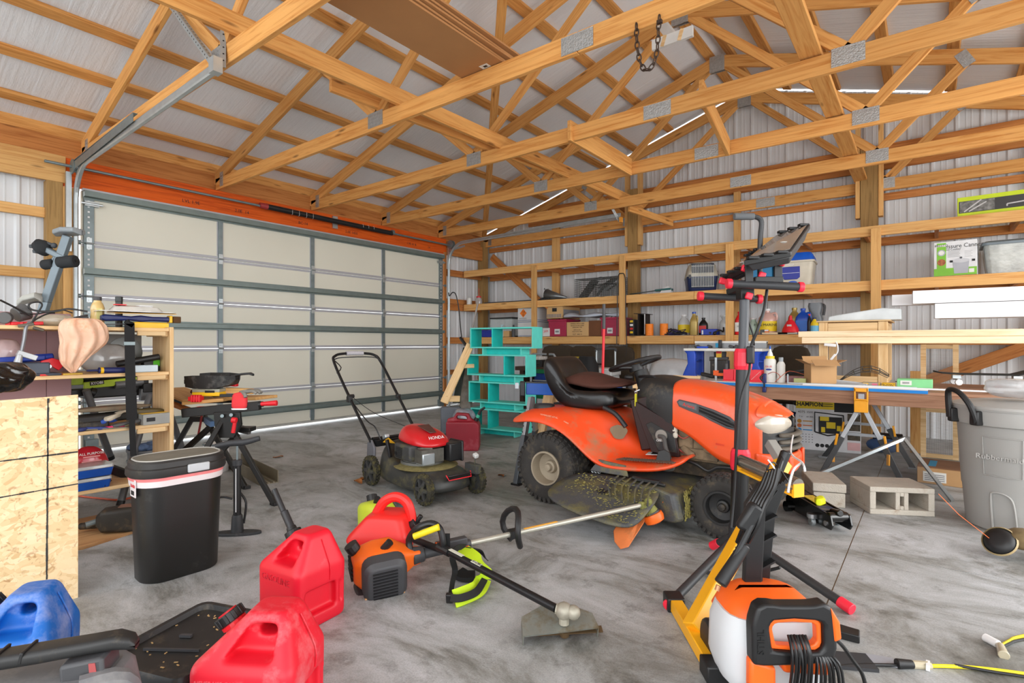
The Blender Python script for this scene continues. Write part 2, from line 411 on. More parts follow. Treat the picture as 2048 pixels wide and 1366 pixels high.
# ------------------------------------------------------------------ garage door
d1 = struct('door_1', 'wide cream sectional garage door seen from inside')
DY0, DY1, DX = 1.70,6.93,-6.95
zj = [.06,.54,1.09,1.64,2.19,2.735]
for i in range(5):
    MB().span((DX-.04, DY0, zj[i]+.003),(DX, DY1, zj[i+1]-.003)).B('door_panel', M_door, d1, bevel=.002, seg=1)
M_rail = plain('pale_steel_rail', (.70,.70,.72),.5,.2,.05,6)
for i in range(1,5):
    for s in (-1,1): MB().span((DX-.001, DY0, zj[i]+s*.004),(DX+.006, DY1, zj[i]+s*.034)).B('section_rail', M_rail, d1)
ysl = [1.76,3.08,4.34,5.60,6.88]
for i in range(5):
    for k, yy in enumerate(ysl):
        w = .052 if 0 < k < 4 else .09
        b = MB().span((DX, yy-w/2, zj[i]+.004),(DX+.018, yy+w/2, zj[i+1]-.004))
        if k in (0,4):
            pass
        st = b.B('stile', M_galvd, d1, bevel=.002, seg=1)
        if 0 < k < 4: MB().span((DX-.001, yy-w/2-.012, zj[i]+.04),(DX+.003, yy+w/2+.012, zj[i+1]-.04)).B('stile_flange', M_rail, d1)
    for k in (0,4):
        b = MB()
        for q in range(9): b.span((DX+.018, ysl[k]-.012, zj[i]+.05+q*.054),(DX+.0195, ysl[k]+.006, zj[i]+.068+q*.054))
        b.B('punched_slots', M_white, d1)
hg = None
for i in range(1,5):
    for k, yy in enumerate(ysl):
        b = MB().box((DX+.022, yy, zj[i]),(.010,.046,.12)).cyl((DX+.034, yy-.03, zj[i]),(DX+.034, yy+.03, zj[i]),.011, n=8)
        for q in (-.04,.04): b.cyl((DX+.026, yy, zj[i]+q),(DX+.034, yy, zj[i]+q),.008, n=6)
        b.B('hinge', M_galv, d1)
        if k in (0,4):
            s = -1 if k == 0 else 1
            MB().cyl((DX+.034, yy, zj[i]),(DX+.034, yy+s*.10, zj[i]),.007, n=8).cyl((DX+.034, yy+s*.075, zj[i]),(DX+.034, yy+s*.10, zj[i]),.024, n=12).B('roller', M_galvd, d1)
def strut(z, h=.058):
    b = MB(); pr = [(.02, h/2+.016),(.02, h/2),(.075, h/2-.006),(.075,-h/2+.006),(.02,-h/2),(.02,-h/2-.016),(.016,-h/2-.016),(.016, h/2+.016)]
    b.prism([(p[0], p[1]) for p in pr], DY1-DY0-.02, Matrix(((1,0,0, DX),(0,0,1,(DY0+DY1)/2),(0,1,0, z),(0,0,0,1))))
    return b.B('strut', M_strut, d1)
for z in (.262,1.36,1.895): strut(z)
strut(2.70,.07); MB().span((DX, DY0,2.725),(DX+.05, DY1,2.752)).B('top_cap', M_rail, d1)
MB().span((DX-.03, DY0,.032),(DX+.01, DY1,.06)).B('bottom_seal', plain('seal', (.7,.7,.68),.6), d1)
for yy in (1.78,6.86):
    b = MB().box((DX+.03, yy, 2.60),(.05,.12,.05)).cyl((DX+.05, yy-.09,2.60),(DX+.05, yy+.09,2.60),.012, n=10); b.B('top_roller_bracket', M_galv, d1)
    b = MB().box((DX+.03, yy, .09),(.05,.11,.12)); b.B('bottom_bracket', M_galvd, d1)
# tracks
def c_track(parent, path, r=.026, side=1, mat=M_galv, lab=None):
    """open J-section track swept along a path in the XZ plane"""
    sec = [(.0,-.030),(.012,-.032),(.016,-.022),(.016,.016),(.010,.026),(-.010,.030),(-.020,.024),(-.022,.018),(-.019,.018),(-.010,.026),(.008,.023),(.013,.014),(.013,-.022),(.010,-.028),(.0,-.027)]
    P = [V(p) for p in path]; rings = []
    for i, p in enumerate(P):
        d = (P[min(i+1, len(P)-1)]-P[max(i-1,0)]).normalized(); n = V((d.z, 0,-d.x))
        rings.append([p+V((0, side*s[0], 0))+n*s[1] for s in sec])
    return MB().loft(rings).B('rail', mat, parent, smooth=False)
def track(yy, label, xe, side):
    t = thing('door_track', label, 'door track', (0,0,0))
    x0, zt, r = -6.86,2.93,.36
    path = [(x0, yy, .02)]+[(x0, yy, .02+(zt-r)*i/4) for i in range(1,4)]
    for i in range(11):
        a = PI-PI/2*i/10; path.append((x0+r+r*cos(a), yy, zt-r+r*sin(a)))
    path.append((xe, yy, zt+.04)); c_track(t, path, side=side)
    return t
t = track(1.63, 'galvanised garage door track left of the door, running toward the camera', -3.72,-1)
MB().bar((-6.80,1.60,2.93),(-5.15,1.60,3.0),.004,.075).bar((-6.80,1.615,2.985),(-5.15,1.615,3.035),.035,.004).B('stiffening_angle', M_galvd, t)
MB().span((-6.90,1.555,2.08),(-6.86,1.60,2.88)).B('wall_angle', M_galv, t)
def perforated(parent, p, q, w=.034, name='hanger_strap'):
    p, q = V(p), V(q); d = (q-p).normalized(); L = (q-p).length; n = int(L/.05); s = d.cross(V((0,0,1))).normalized(); u = s.cross(d)
    b = MB(); b.bar(p, q, .004, w, up=u); b.bar(p+s*.016+u*(w/2), q+s*.016+u*(w/2),.034,.004, up=u)
    o = b.B(name, M_galv, parent); h = MB()
    for i in range(1, n):
        c = p+d*(i*L/n); h.cyl(c-s*.0026, c+s*.0026,.006, n=8); c2 = c+s*.018+u*(w/2); h.cyl(c2-u*.0026, c2+u*.0026,.006, n=8)
    h.B('punched_holes', M_ink, o); return o
perforated(t, (-3.76,1.63,2.98), PY(338,0,1.66)+V((-.35,0,.3))); perforated(t, (-3.74,1.66,2.98),(-3.87,1.72,3.40))
MB().box((-3.74,1.63,2.985),(.07,.06,.10)).B('end_bracket', M_galv, t)
t2 = track(7.0, 'galvanised garage door track at the shelf side, its end below the trusses', -3.48,1)
perforated(t2,(-3.50,7.02,2.88),(-3.64,6.9,3.2)); MB().box((-3.47,7.0,2.90),(.035,.05,.07)).B('end_stop', plain('yellow_stop', (.9,.6,.2)), t2)
MB().span((-6.91,7.02,2.0),(-6.87,7.05,2.9)).B('wall_angle', M_galv, t2)
MB().bar((-6.86,7.03,2.83),(-6.5,7.03,2.87),.02,.03).B('bridge_bracket', M_galv, t2)
# torsion bar
tb = thing('torsion_shaft', 'steel torsion shaft with black spring above the garage door', 'door spring', (-6.83,0,2.93))
MB().cyl((0,1.38,0),(0,7.12,-.02),.0145, n=12).B('shaft', M_galvd, tb, smooth=1)
MB().cyl((0,3.60,0),(0,5.68,-.015),.036, n=16).B('spring', M_black, tb, smooth=1)
MB().cyl((0,3.52,0),(0,3.62,0),.034,.040, n=16).B('winding_cone', plain('cone_red', (.62,.2,.2)), tb, smooth=1)
MB().cyl((0,5.67,0),(0,5.71,0),.041, n=16).B('end_cone', M_galvd, tb, smooth=1)
for yy in (1.62,7.03): MB().lathe([(.03,-.03),(.075,-.028),(.075,-.018),(.055,-.014),(.055,.014),(.075,.018),(.075,.028),(.03,.03)], (0, yy, 0),(0,1,0),20).B('cable_drum', M_galvd, tb, smooth=1)
MB().span((-.11,4.66,-.09),(-.09,4.74,.09)).bar((-.1,4.70,.0),(0,4.70,0),.02,.05).B('centre_bracket', M_galv, tb)
b = MB()
for y_ in (3.95,4.05,4.16,4.26,5.1,5.2,5.3): b.tube([(.037*cos(a), y_+.02*sin(a*.5),.037*sin(a)-.005) for a in [i*PI/6 for i in range(13)]], .002,5)
b.B('chalk_marks', M_white, tb)
# header stamps
for yy, s in ((2.75, 'LVL 1.9E'),(3.35, '2.0E  14'),(4.2, 'BC-14'),(5.0, '2.0E 1450'),(6.2, '1.9E 41 B'),(6.6, '14')):
    text(s, .055, wl, frame((-6.9485, yy, 2.83),(0,1,0),(0,0,1)), M_ink)

# ------------------------------------------------------------------ trusses
M_plate = plain('truss_plate', (.70,.71,.71),.38,.7,.15,40, bump=.6, bscale=90)
TY = [1.73,3.06,4.36,5.62,6.88,8.12]
TLAB = ['roof truss above the near end of the garage door, carrying the left door track', 'roof truss carrying the cardboard sheets and hanging chain, palest bottom chord', 'roof truss third from the near door corner, under the white scrap stick',
        'roof truss fourth from the near door corner, middle of the garage door', 'roof truss over the far jamb of the garage door', 'gable end truss against the shelf wall']
def plate(t, x, z, w, h, rot=.0):
    for s in (-1,1):
        b = MB().box((0,0,0),(w, .003, h))
        for i in range(int(w/.02)):
            for j in range(int(h/.03)): b.box((-w/2+.01+i*.02, s*.0022,-h/2+.015+j*.03),(.007,.002,.016))
        b.B('nail_plate', M_plate, t, M=Matrix.Translation((x, s*.0215, z)) @ Matrix.Rotation(rot, 4, 'Y'))
def truss(y, label):
    t = thing('roof_truss', label, 'roof truss', (XR, y, 3.04), group=None)
    o = V((XR, y, 3.04)); zb = 3.04
    beam('bottom_chord', (-6.98, y, zb+.07),(-1.82, y, zb+.07),.038,.14, M_truss, t); beam('bottom_chord', (-1.815, y, zb+.07),(2.78, y, zb+.07),.038,.14, M_truss, t)
    sl = math.atan(.30); hh = .14
    for s in (-1,1):
        p = V((-7.25 if s < 0 else 3.05, y, 0)); q = V((XR, y, 0))
        p.z = chord_z(p.x)+.075; q.z = chord_z(q.x)+.075
        beam('top_chord', p, q, .038, hh, M_truss, t)
    # W webs
    nl, nr = (-3.88, zb+.12),(-.45, zb+.12); tl, tr = (-4.68, chord_z(-4.68)+.02),(.26, chord_z(.26)+.02); pk = (XR, chord_z(XR)+.03)
    for a, c in ((tl, nl),(nl, (pk[0]-.06, pk[1])),(nr, (pk[0]+.06, pk[1])),(tr, nr)):
        beam('web', (a[0], y, a[1]),(c[0], y, c[1]),.036,.089, M_truss, t)
    P = lambda x, z, w, h, r=0: plate(t, x-o.x, z-o.z, w, h, r)
    P(-3.88, zb+.09,.20,.13); P(-.45, zb+.09,.20,.13); P(-1.82, zb+.07,.24,.12); P(XR, chord_z(XR)+.04,.18,.20)
    P(-4.68, chord_z(-4.68)+.06,.10,.16,.5); P(.26, chord_z(.26)+.05,.10,.16,-.5); P(-6.82, zb+.11,.08,.17); P(2.65, zb+.11,.08,.17)
    return t
for y, l in zip(TY, TLAB): truss(y, l)
# runners and blocks
tag(beam('truss_runner', (-3.66,.2,3.255),(-3.42,7.6,3.215),.038,.14, M_truss), 'long lumber runner laid on edge along the truss bottom chords, nearer the garage door', 'lumber')
tag(beam('truss_runner', (-.66,.9,3.215),(-.70,8.10,3.205),.14,.038, M_truss), 'long flat lumber runner across the truss bottom chords, right of the ridge', 'lumber')
tag(beam('truss_runner', (-3.9,2.6,3.29),(-3.62,5.35,3.25),.038,.14, M_truss), 'shorter lumber runner doubled beside the long runner on the trusses', 'lumber')
tag(beam('truss_block', (-2.66,4.30,3.13),(-2.66,5.60,3.12),.038,.19, M_truss), 'wide lumber block between two middle trusses, left of the ridge', 'lumber')
tag(beam('truss_block', (-1.47,4.39,3.20),(-1.60,5.58,3.10),.038,.17, M_truss), 'wide lumber block between two middle trusses, right of the ridge', 'lumber')
tag(beam('truss_block', (-3.35,7.0,3.05),(-3.15,8.1,3.0),.038,.10, M_truss), 'short sloping lumber piece beside the shelf wall post, under the gable truss', 'lumber')
# ================================================================== RIDING MOWER
M_or = plain('orange_paint', (.93,.33,.13),.32,0,.05,3, dust=(.62,.50,.38), dust_amt=.12, coat=.3)
M_or2 = plain('dusty_orange_paint', (.91,.30,.12),.38,0,.06,3, dust=(.60,.48,.36), dust_amt=.38)
M_dblk = plain('dusty_black', (.13,.13,.13),.5,0,.15,7, dust=(.40,.35,.28), dust_amt=.2)
M_vinyl = plain('black_vinyl', (.055,.055,.06),.32,0,.1,5, coat=.15)
M_rim = plain('dusty_rim', (.62,.57,.49),.6,.1,.1,9)
M_grass = plain('dry_clippings', (.55,.52,.28),.95,0,.25,60)
M_deck = plain('deck_black', (.27,.275,.28),.5,0,.1,6, dust=(.47,.44,.24), dust_amt=.45, bump=.25, bscale=90)
def tyre(parent, c, r, w, rim, name='wheel', side=-1, mrim=None, tread=True, ntread=36, mt=None, M=None):
    """wheel with axis along local Y: tyre, rim with dish and hub cap, tread blocks"""
    wh = thing(name, None, None, c) ; wh.parent = parent
    if M is not None: wh.matrix_local = M
    mt = mt or M_rubber; h = w/2; rr = rim
    MB().lathe([(rr, -h*.80),(rr+.012,-h*.92),(r*.80,-h),(r*.93,-h*.88),(r*.985,-h*.68),(r*.99,0),(r*.985, h*.68),(r*.93, h*.88),(r*.80, h),(rr+.012, h*.92),(rr, h*.80)], (0,0,0),(0,1,0),40, caps=False).B('tyre', mt, wh, smooth=1, auto=60)
    s = side
    MB().lathe([(rr+.006, s*h*.84),(rr+.004, s*h*.93),(rr-.008, s*h*.93),(rr-.014, s*h*.6),(rr*.86, s*h*.25),(rr*.42, s*h*.15),(rr*.36, s*h*.40),(rr*.18, s*h*.46),(.001, s*h*.48)], (0,0,0),(0,1,0),32, caps=False).B('rim', mrim or M_rim, wh, smooth=1, auto=50)
    MB().lathe([(rr*.24, s*h*.3),(rr*.24, s*h*.55),(rr*.20, s*h*.66),(.001, s*h*.68)], (0,0,0),(0,1,0),16, caps=False).B('hub_cap', mrim or M_rim, wh, smooth=1)
    if tread:
        b = MB()
        for i in range(ntread):
            for k, yy in enumerate((-.72,-.36,0,.36,.72)):
                a = 2*PI*(i+(.5 if k % 2 else 0))/ntread; R0 = r*(.995 if abs(yy) < .6 else .965)
                b.box((cos(a)*R0, yy*h, sin(a)*R0),(.012, h*.30,2*PI*r/ntread*.62), Euler((0,-a, 0)).to_matrix())
            for sd in (-1,1):
                a = 2*PI*i/ntread; b.box((cos(a)*r*.90, sd*h*.95, sin(a)*r*.90),(r*.12,.008,2*PI*r/ntread*.5), Euler((0,-a, 0)).to_matrix())
        t = b.B('tread', mt, wh); t['kind'] = 'stuff'
    return wh
rm = thing('riding_mower', 'dusty orange riding lawn mower with black seat and side discharge deck', 'riding mower', (-2.2,3.72,0))
for s in (-1,1):
    tyre(rm, (0, s*.385,.25),.252,.235,.118, 'rear_wheel', side=s)
    tyre(rm, (1.225, s*.40,.185),.187,.15,.095, 'front_wheel', side=s, mrim=M_dblk, ntread=32)
# rear body and running boards: cross sections along x (half outline mirrored)
def shell(sections, half=True):
    rings = []
    for x, pts in sections:
        full = [(y, z) for y, z in pts]+[(-y, z) for y, z in reversed(pts)]
        rings.append([V((x, y, z)) for y, z in full])
    return rings
# fender: pts go from centre top outwards to the lower lip
fs = [(-.30, [(.0,.60),(.20,.60),(.34,.60),(.44,.595),(.475,.58),(.485,.555)]),
      (-.24, [(.0,.66),(.20,.66),(.34,.655),(.45,.64),(.490,.60),(.50,.565)]),
      (-.10, [(.0,.675),(.20,.675),(.34,.67),(.45,.655),(.495,.625),(.505,.585)]),
      (.06, [(.0,.675),(.20,.675),(.33,.665),(.43,.645),(.492,.605),(.505,.565)]),
      (.20, [(.0,.675),(.19,.67),(.28,.655),(.38,.60),(.48,.545),(.505,.50)]),
      (.32, [(.0,.67),(.18,.665),(.25,.64),(.30,.52),(.455,.455),(.505,.41)]),
      (.42, [(.0,.65),(.17,.64),(.23,.60),(.27,.45),(.44,.385),(.505,.345)]),
      (.50, [(.0,.58),(.16,.56),(.21,.50),(.245,.395),(.44,.37),(.505,.335)]),
      (.58, [(.0,.46),(.14,.45),(.19,.41),(.23,.375),(.44,.372),(.505,.335)]),
      (.74, [(.0,.40),(.12,.40),(.18,.39),(.22,.38),(.44,.382),(.505,.345)]),
      (.90, [(.0,.41),(.12,.41),(.18,.405),(.22,.40),(.42,.405),(.49,.375)]),
      (.985, [(.0,.44),(.12,.44),(.17,.44),(.21,.435),(.36,.44),(.41,.42)])]
fo = MB().loft(shell(fs), caps=False, closed_ring=False)
# loft with an open ring: mirrored list runs right edge -> centre -> left edge
fo = MB(); rings = []
for x, pts in fs: rings.append([V((x, -y, z)) for y, z in reversed(pts)]+[V((x, y, z)) for y, z in pts[1:]])
fo.loft(rings, caps=False, closed_ring=False); fend = fo.B('fender_deck', M_or2, rm, sub=2)
sd = fend.modifiers.new('t', 'SOLIDIFY'); sd.thickness = .018; sd.offset = -1
fend.modifiers.move(1,0) if False else None
# grey streak of mud on the fender crest, grip strips, decal, pedal
for s in (-1,1):
    b = MB()
    for i in range(22): b.box((.56+i*.018, s*.415,.381+.0012*i),(.008,.085,.006),(0,-.05,.25*s))
    b.B('foot_grip', plain('grip_grey', (.36,.29,.24),.9), rm)
MB().box((.74,-.19,.405),(.16,.15,.003),(.0,-.06,.2)).B('safety_decal', plain('decal_white', (.85,.85,.83),.5), rm)
b = MB(); b.box((.72,-.20,.407),(.05,.12,.003),(0,-.06,.2)); b.B('decal_text_block', M_ink, rm)
b = MB(); b.box((.78,-.24,.408),(.04,.05,.003),(0,-.06,.2)); b.B('decal_green_patch', plain('decal_green', (.4,.75,.25)), rm)
b = MB(); b.prism([(-.05,-.03),(.05,-.03),(.035,.035),(0,.05),(-.04,.035)], .015, Matrix.Translation((.845,-.38,.42)) @ Matrix.Rotation(1.25,4, 'X')).bar((.845,-.38,.42),(.86,-.30,.36),.02,.02); b.B('pedal', M_dblk, rm, bevel=.004)
b = MB().prism([(.06*cos(a)*(1+.15*sin(3*a)),.05*sin(a)) for a in [i*PI/9 for i in range(18)]], .002, Matrix.Translation((.47,-.265,.53)) @ Matrix.Rotation(PI/2,4, 'X') @ Matrix.Rotation(.2,4, 'Y'))
b.B('worn_emblem', plain('worn_decal', (.48,.42,.33),.8), rm)
# chassis, transaxle, axle
b = MB().box((.75,-.15,.33),(1.5,.02,.10)).box((.75,.15,.33),(1.5,.02,.10)).box((.0,0,.26),(.20,.52,.16)).box((1.24,0,.22),(.08,.66,.07)).box((.45,0,.36),(.7,.30,.03))
b.B('chassis', plain('muddy_chassis', (.24,.21,.17),.8,0,.2,20, dust=(.42,.34,.25), dust_amt=.4), rm, bevel=.004)
b = MB().box((1.03,-.02,.50),(.34,.34,.24)).cyl((1.0,0,.58),(1.0,0,.75),.15, n=20).box((.92,-.17,.52),(.10,.06,.12)).cyl((1.08,-.17,.49),(1.08,-.215,.49),.05, n=14).box((1.02,-.18,.43),(.22,.06,.07)).cyl((.90,-.19,.46),(.98,-.23,.42),.025, n=8)
b.B('engine_block', plain('muddy_engine', (.52,.44,.34),.85,.1,.25,18, dust=(.30,.26,.22), dust_amt=.35), rm, bevel=.008)
b = MB().tube([(.84,-.21,.60),(.87,-.23,.55),(.86,-.22,.47),(.93,-.2,.42)], .006,6, sub=4).tube([(.86,-.22,.56),(.92,-.24,.53),(.97,-.22,.56)], .004,5, sub=4); b.B('wiring', plain('wire_red', (.62,.25,.22)), rm)
b = MB().ball((.855,-.225,.575),(.022,.018,.035)).ball((.865,-.235,.545),(.018,.014,.022)); b.B('connector', plain('dirty_white', (.75,.72,.66)), rm)
b = MB().tube([(.90,-.24,.395),(1.0,-.24,.375),(1.08,-.24,.34),(1.14,-.235,.37),(1.24,-.23,.375)], .011,8, sub=5); b.B('hose', M_dblk, rm, smooth=1)
# hood: cross sections along x, arch from lower side lip over the top
def arch(w, zt, zl, sh=.72, n=5):
    """half outline: centre top -> shoulder -> side lip"""
    return [(.0, zt),(w*.45, zt-.004),(w*.80, zt-.022),(w*.97, zt-.075),(w*1.0, zt-.16),(w*1.0,(zt-.16+zl)/2),(w*.985, zl)]
hs = [(.84, arch(.245,.905,.60)),(.90, arch(.25,.905,.585)),(.98, arch(.255,.895,.545)),(1.06, arch(.258,.882,.485)),(1.13, arch(.258,.868,.43)),
      (1.22, arch(.257,.845,.395)),(1.32, arch(.252,.812,.385)),(1.40, arch(.235,.780,.385))]
rings = [[V((x, -y, z)) for y, z in reversed(p)]+[V((x, y, z)) for y, z in p[1:]] for x, p in hs]
hd = MB().loft(rings, caps=False, closed_ring=False).B('hood', M_or, rm, sub=2); k = hd.modifiers.new('t', 'SOLIDIFY'); k.thickness = .01; k.offset = -1
# nose: orange cap over lights and bumper below
def ring_at(x, w, zt, zl): return [(x, p[0]*1.0, p[1]) for p in arch(w, zt, zl)]
nose = []
for dx, w, zt, zl in ((1.39,.237,.784,.70),(1.45,.215,.755,.705),(1.50,.18,.728,.705),(1.525,.12,.712,.703)):
    P = [(.0, zt),(w*.5, zt-.003),(w*.85, zt-.016),(w, (zt+zl)/2-.004),(w*1.0, zl)]
    nose.append([V((dx-.05*(abs(y)/max(w, .01))**2*.5,-y, z)) for y, z in reversed(P)]+[V((dx-.05*(abs(y)/max(w, .01))**2*.5, y, z)) for y, z in P[1:]])
MB().loft(nose, caps=False, closed_ring=False).B('hood_nose', M_or, rm, sub=2)
def plan_front(xc, w, r, n=10):
    """rounded front plan from right side to left side"""
    pts = [(1.36,-w)]
    for i in range(n+1):
        a = -PI/2+PI*i/n; pts.append((xc-r+r*cos(a)*1.0,(w)*sin(a)))
    pts.append((1.36, w)); return pts
def front_band(zs, name, mat, sub=1):
    rings = []
    for z, xc, w in zs: rings.append([V((x, y, z)) for x, y in plan_front(xc, w, .17)])
    return MB().loft(rings, caps=False, closed_ring=False).B(name, mat, rm, sub=sub)
bp = front_band([(.345,1.50,.215),(.36,1.555,.235),(.43,1.575,.245),(.475,1.57,.246),(.49,1.55,.244)], 'bumper', M_or); k = bp.modifiers.new('t', 'SOLIDIFY'); k.thickness = .012
front_band([(.485,1.535,.24),(.56,1.535,.238),(.64,1.525,.234),(.715,1.50,.222)], 'grille_surround', M_dblk)
for i, z in enumerate((.518,.558,.598)):
    b = MB(); rings = []
    for k in range(11):
        a = -1.05+2.1*k/10; c = V((1.405+.145*cos(a),.20*sin(a)*1.05, z))
        rings.append([c+V((cos(a)*dx, sin(a)*dx, dz)) for dx, dz in ((-.02,-.012),(.016,-.016),(.026,.0),(.012,.012),(-.02,.014))])
    b.loft(rings).B('grille_bar', plain('dusty_grille', (.36,.33,.29),.7,0,.15,10), rm, sub=1)
M_lens = plain('cloudy_headlight', (.72,.68,.62),.18,0,.12,8, coat=.8)
for s in (-1,1):
    b = MB(); rings = []
    for k in range(9):
        t = k/8; a = s*(.25+1.25*t); x = 1.35+.165*cos(a); y = .243*sin(a); hgt = .060*sin(PI*min(1, max(.06,.12+t*.85)))**.6
        z = .662
        rings.append([V((x+q*cos(a)*.02, y+q*sin(a)*.012, z+dz*hgt)) for dz, q in ((-1,-.2),(-.6,.7),(0,1),(.6,.7),(1,-.2))])
    b.loft(rings, caps=False, closed_ring=False).B('headlight', M_lens, rm, sub=1)
MB().box((1.52,.0,.665),(.02,.05,.055)).B('nose_badge', M_black, rm, bevel=.004)
for s in (-1,1): MB().box((1.545, s*.175,.43),(.03,.02,.11),(0,0,-.9*s)).B('bumper_pad', M_or, rm, bevel=.008)
# side vents: dark recess with louvre and badge
for s in (-1,1):
    y = s*.2585
    pts = [(.885,.770),(.90,.785),(1.0,.768),(1.12,.735),(1.22,.697),(1.265,.655),(1.265,.615),(1.20,.625),(1.10,.665),(1.05,.690),(.97,.715),(.90,.740)]
    T = Matrix.Translation((0, y, 0)) @ Matrix.Rotation(PI/2,4, 'X')
    MB().prism(pts, .012, T).B('vent_frame', plain('vent_grey', (.27,.27,.28),.5), rm, bevel=.002)
    pin = [(1.03,.748),(1.12,.722),(1.21,.686),(1.25,.650),(1.25,.630),(1.20,.638),(1.10,.680),(1.03,.715)]
    MB().prism(pin, .0135, T).B('vent_opening', plain('vent_dark', (.03,.03,.03),.8), rm)
    for dz in (.0,-.022): MB().bar((1.03, y+s*.005,.737+dz),(1.245, y+s*.005,.660+dz),.012,.008).B('vent_louvre', M_dblk, rm)
    MB().prism([(.895,.768),(.905,.777),(1.015,.757),(1.015,.722),(.905,.750)], .014, T).B('vent_badge', plain('badge_grey', (.36,.37,.38),.45), rm)
    if s < 0: text('Ariens', .030, rm, frame((.965, y-.009,.748),(1,0,-.22),(.22,0,1)), plain('badge_red', (.85,.2,.15)))
if True:
    text('BRIGGS', .016, rm, frame((1.16,-.262,.52),(1,0,-.05),(.05,0,1)), plain('badge_red', (.85,.2,.15)))
# dash pedestal: upper black cowl and lower red-black cover
ds = [(.565, arch(.175,.90,.72)),(.60, arch(.205,.925,.72)),(.70, arch(.235,.93,.68)),(.78, arch(.246,.918,.64)),(.85, arch(.247,.902,.605))]
rings = [[V((x, -y, z)) for y, z in reversed(p)]+[V((x, y, z)) for y, z in p[1:]] for x, p in ds]
MB().loft(rings, caps=False, closed_ring=False).B('dash_cowl', M_dblk, rm, sub=2)
M_maroon = plain('worn_maroon_cover', (.16,.06,.05),.45,0,.3,6, dust=(.08,.07,.07), dust_amt=.3)
for s in (-1,1):
    T = Matrix.Translation((0, s*.235,0)) @ Matrix.Rotation(PI/2,4, 'X')
    MB().prism([(.565,.75),(.595,.745),(.855,.615),(.90,.40),(.70,.415)], .014, T).B('side_cover', M_maroon, rm, bevel=.004)
    MB().prism([(.66,.60),(.70,.62),(.86,.545),(.88,.43),(.75,.43)], .020, T).B('side_panel', M_dblk, rm, bevel=.004)
MB().box((.64,0,.60),(.14,.44,.36),(0,-.25,0)).B('pedestal', M_maroon, rm, bevel=.01)
b = MB().cyl((.775,-.245,.535),(.775,-.256,.535),.04, n=18); b.B('key_plate', plain('key_grey', (.55,.53,.50),.4,.3), rm)
b = MB().tube([(.76,-.256,.53),(.80,-.27,.525),(.82,-.285,.46),(.86,-.30,.38),(.875,-.30,.345),(.84,-.30,.325),(.74,-.28,.33),(.66,-.27,.33)], .014,10, sub=5)
b.B('lever', plain('lever_grey', (.30,.29,.28),.7,0,.15,20), rm, smooth=1)
b = MB().box((.70,-.27,.325),(.14,.03,.03)); b.B('lever_bracket', M_dblk, rm, bevel=.004)
text('OFF', .02, rm, frame((.76,-.258,.50),(1,0,0),(0,0,1)), M_white)
# key tag
b = MB().box((.585,-.235,.76),(.003,.03,.085)); b.B('key_tag', plain('tag_yellow', (.85,.82,.2)), rm)
MB().box((.5835,-.235,.755),(.003,.024,.03)).B('key_tag_print', plain('tag_green', (.2,.6,.25)), rm)
MB().tube([(.60,-.21,.83),(.575,-.235,.815),(.585,-.235,.80)], .005,6).B('key', M_chrome, rm)
# steering
sw = Matrix.Translation((.455,.03,1.0)) @ Matrix.Rotation(-.30,4, 'Y')
b = MB().tube([(.185*cos(a),.185*sin(a),0) for a in [i*PI/14 for i in range(28)]], .0155,10, closed=True); st = b.B('steering_wheel', M_black, rm, M=sw, smooth=1)
b = MB()
for a in (.0,2.1,-2.1): b.bar((0,0,-.035),(.178*cos(a),.178*sin(a),-.004),.05,.016, w2=.035)
b.cyl((0,0,-.06),(0,0,-.01),.055, n=18); b.B('wheel_spokes', M_black, st, bevel=.003)
MB().cyl((.50,.03,.95),(.555,.03,.80),.052,.062, n=18).B('steering_column', M_dblk, rm, smooth=1)
b = MB().tube([(.50,-.0,.905),(.56,-.09,.915),(.66,-.13,.92),(.70,-.13,.90)], .009,8, sub=4).ball((.46,-.09,.905),(.035,.02,.018)); b.B('throttle_lever', M_black, rm, smooth=1)
# seat: L-shaped section swept across y
prof = [(-.205,1.02),(-.17,1.055),(-.125,1.03),(-.075,.90),(-.03,.80),(.08,.765),(.30,.775),(.40,.765),(.425,.72),(.38,.675),(.20,.655),(.0,.66),(-.10,.70),(-.155,.80),(-.20,.92)]
def seat_ring(y, sh, lift): # shrink towards the middle line of the section at the sides, raise bolsters
    out = []
    for i, (x, z) in enumerate(prof):
        cx, cz = (-.14,.9) if x < -.05 and z > .78 else (.14,.71)
        k = 1-sh; out.append(V((cx+(x-cx)*k+ (.05*lift if (3 <= i <= 6 and z > .77) else 0)*(.6), y, cz+(z-cz)*k+(.03*lift if 3 <= i <= 7 else 0))))
    return out
rings = [seat_ring(y, sh, l) for y, sh, l in ((-.245,.75,0),(-.24,.32,.5),(-.225,.10,1),(-.185,.02,1.1),(-.14,.0,.35),(-.06,.0,0),(.06,.0,0),(.14,0,.35),(.185,.02,1.1),(.225,.10,1),(.24,.32,.5),(.245,.75,0))]
MB().loft(rings).B('seat', M_vinyl, rm, sub=2)
b = MB().tube([(-.115,-.10,.93),(-.11,0,.925),(-.115,.10,.93)], .003,6, sub=3); b.B('seat_seam', M_black, rm)
b = MB().box((.02,-.12,.64),(.36,.05,.035),(0,.16,0)).box((.02,.12,.64),(.36,.05,.035),(0,.16,0)).box((.22,-.02,.632),(.16,.26,.05),(0,.12,0))
for i in range(6): b.box((.16+i*.026,-.02,.658-.003*i),(.012,.25,.014))
b.tube([(.13,-.16,.60),(.22,-.17,.585),(.30,-.15,.60)], .006,6, sub=4)
b.B('seat_bracket', M_dblk, rm, bevel=.003)
MB().lathe([(.001,.69),(.075,.69),(.08,.68),(.085,.665),(.085,.655)], (-.15,-.28,-.005),(0,0,1),20, caps=False).B('fuel_cap_ring', M_dblk, rm, smooth=1)
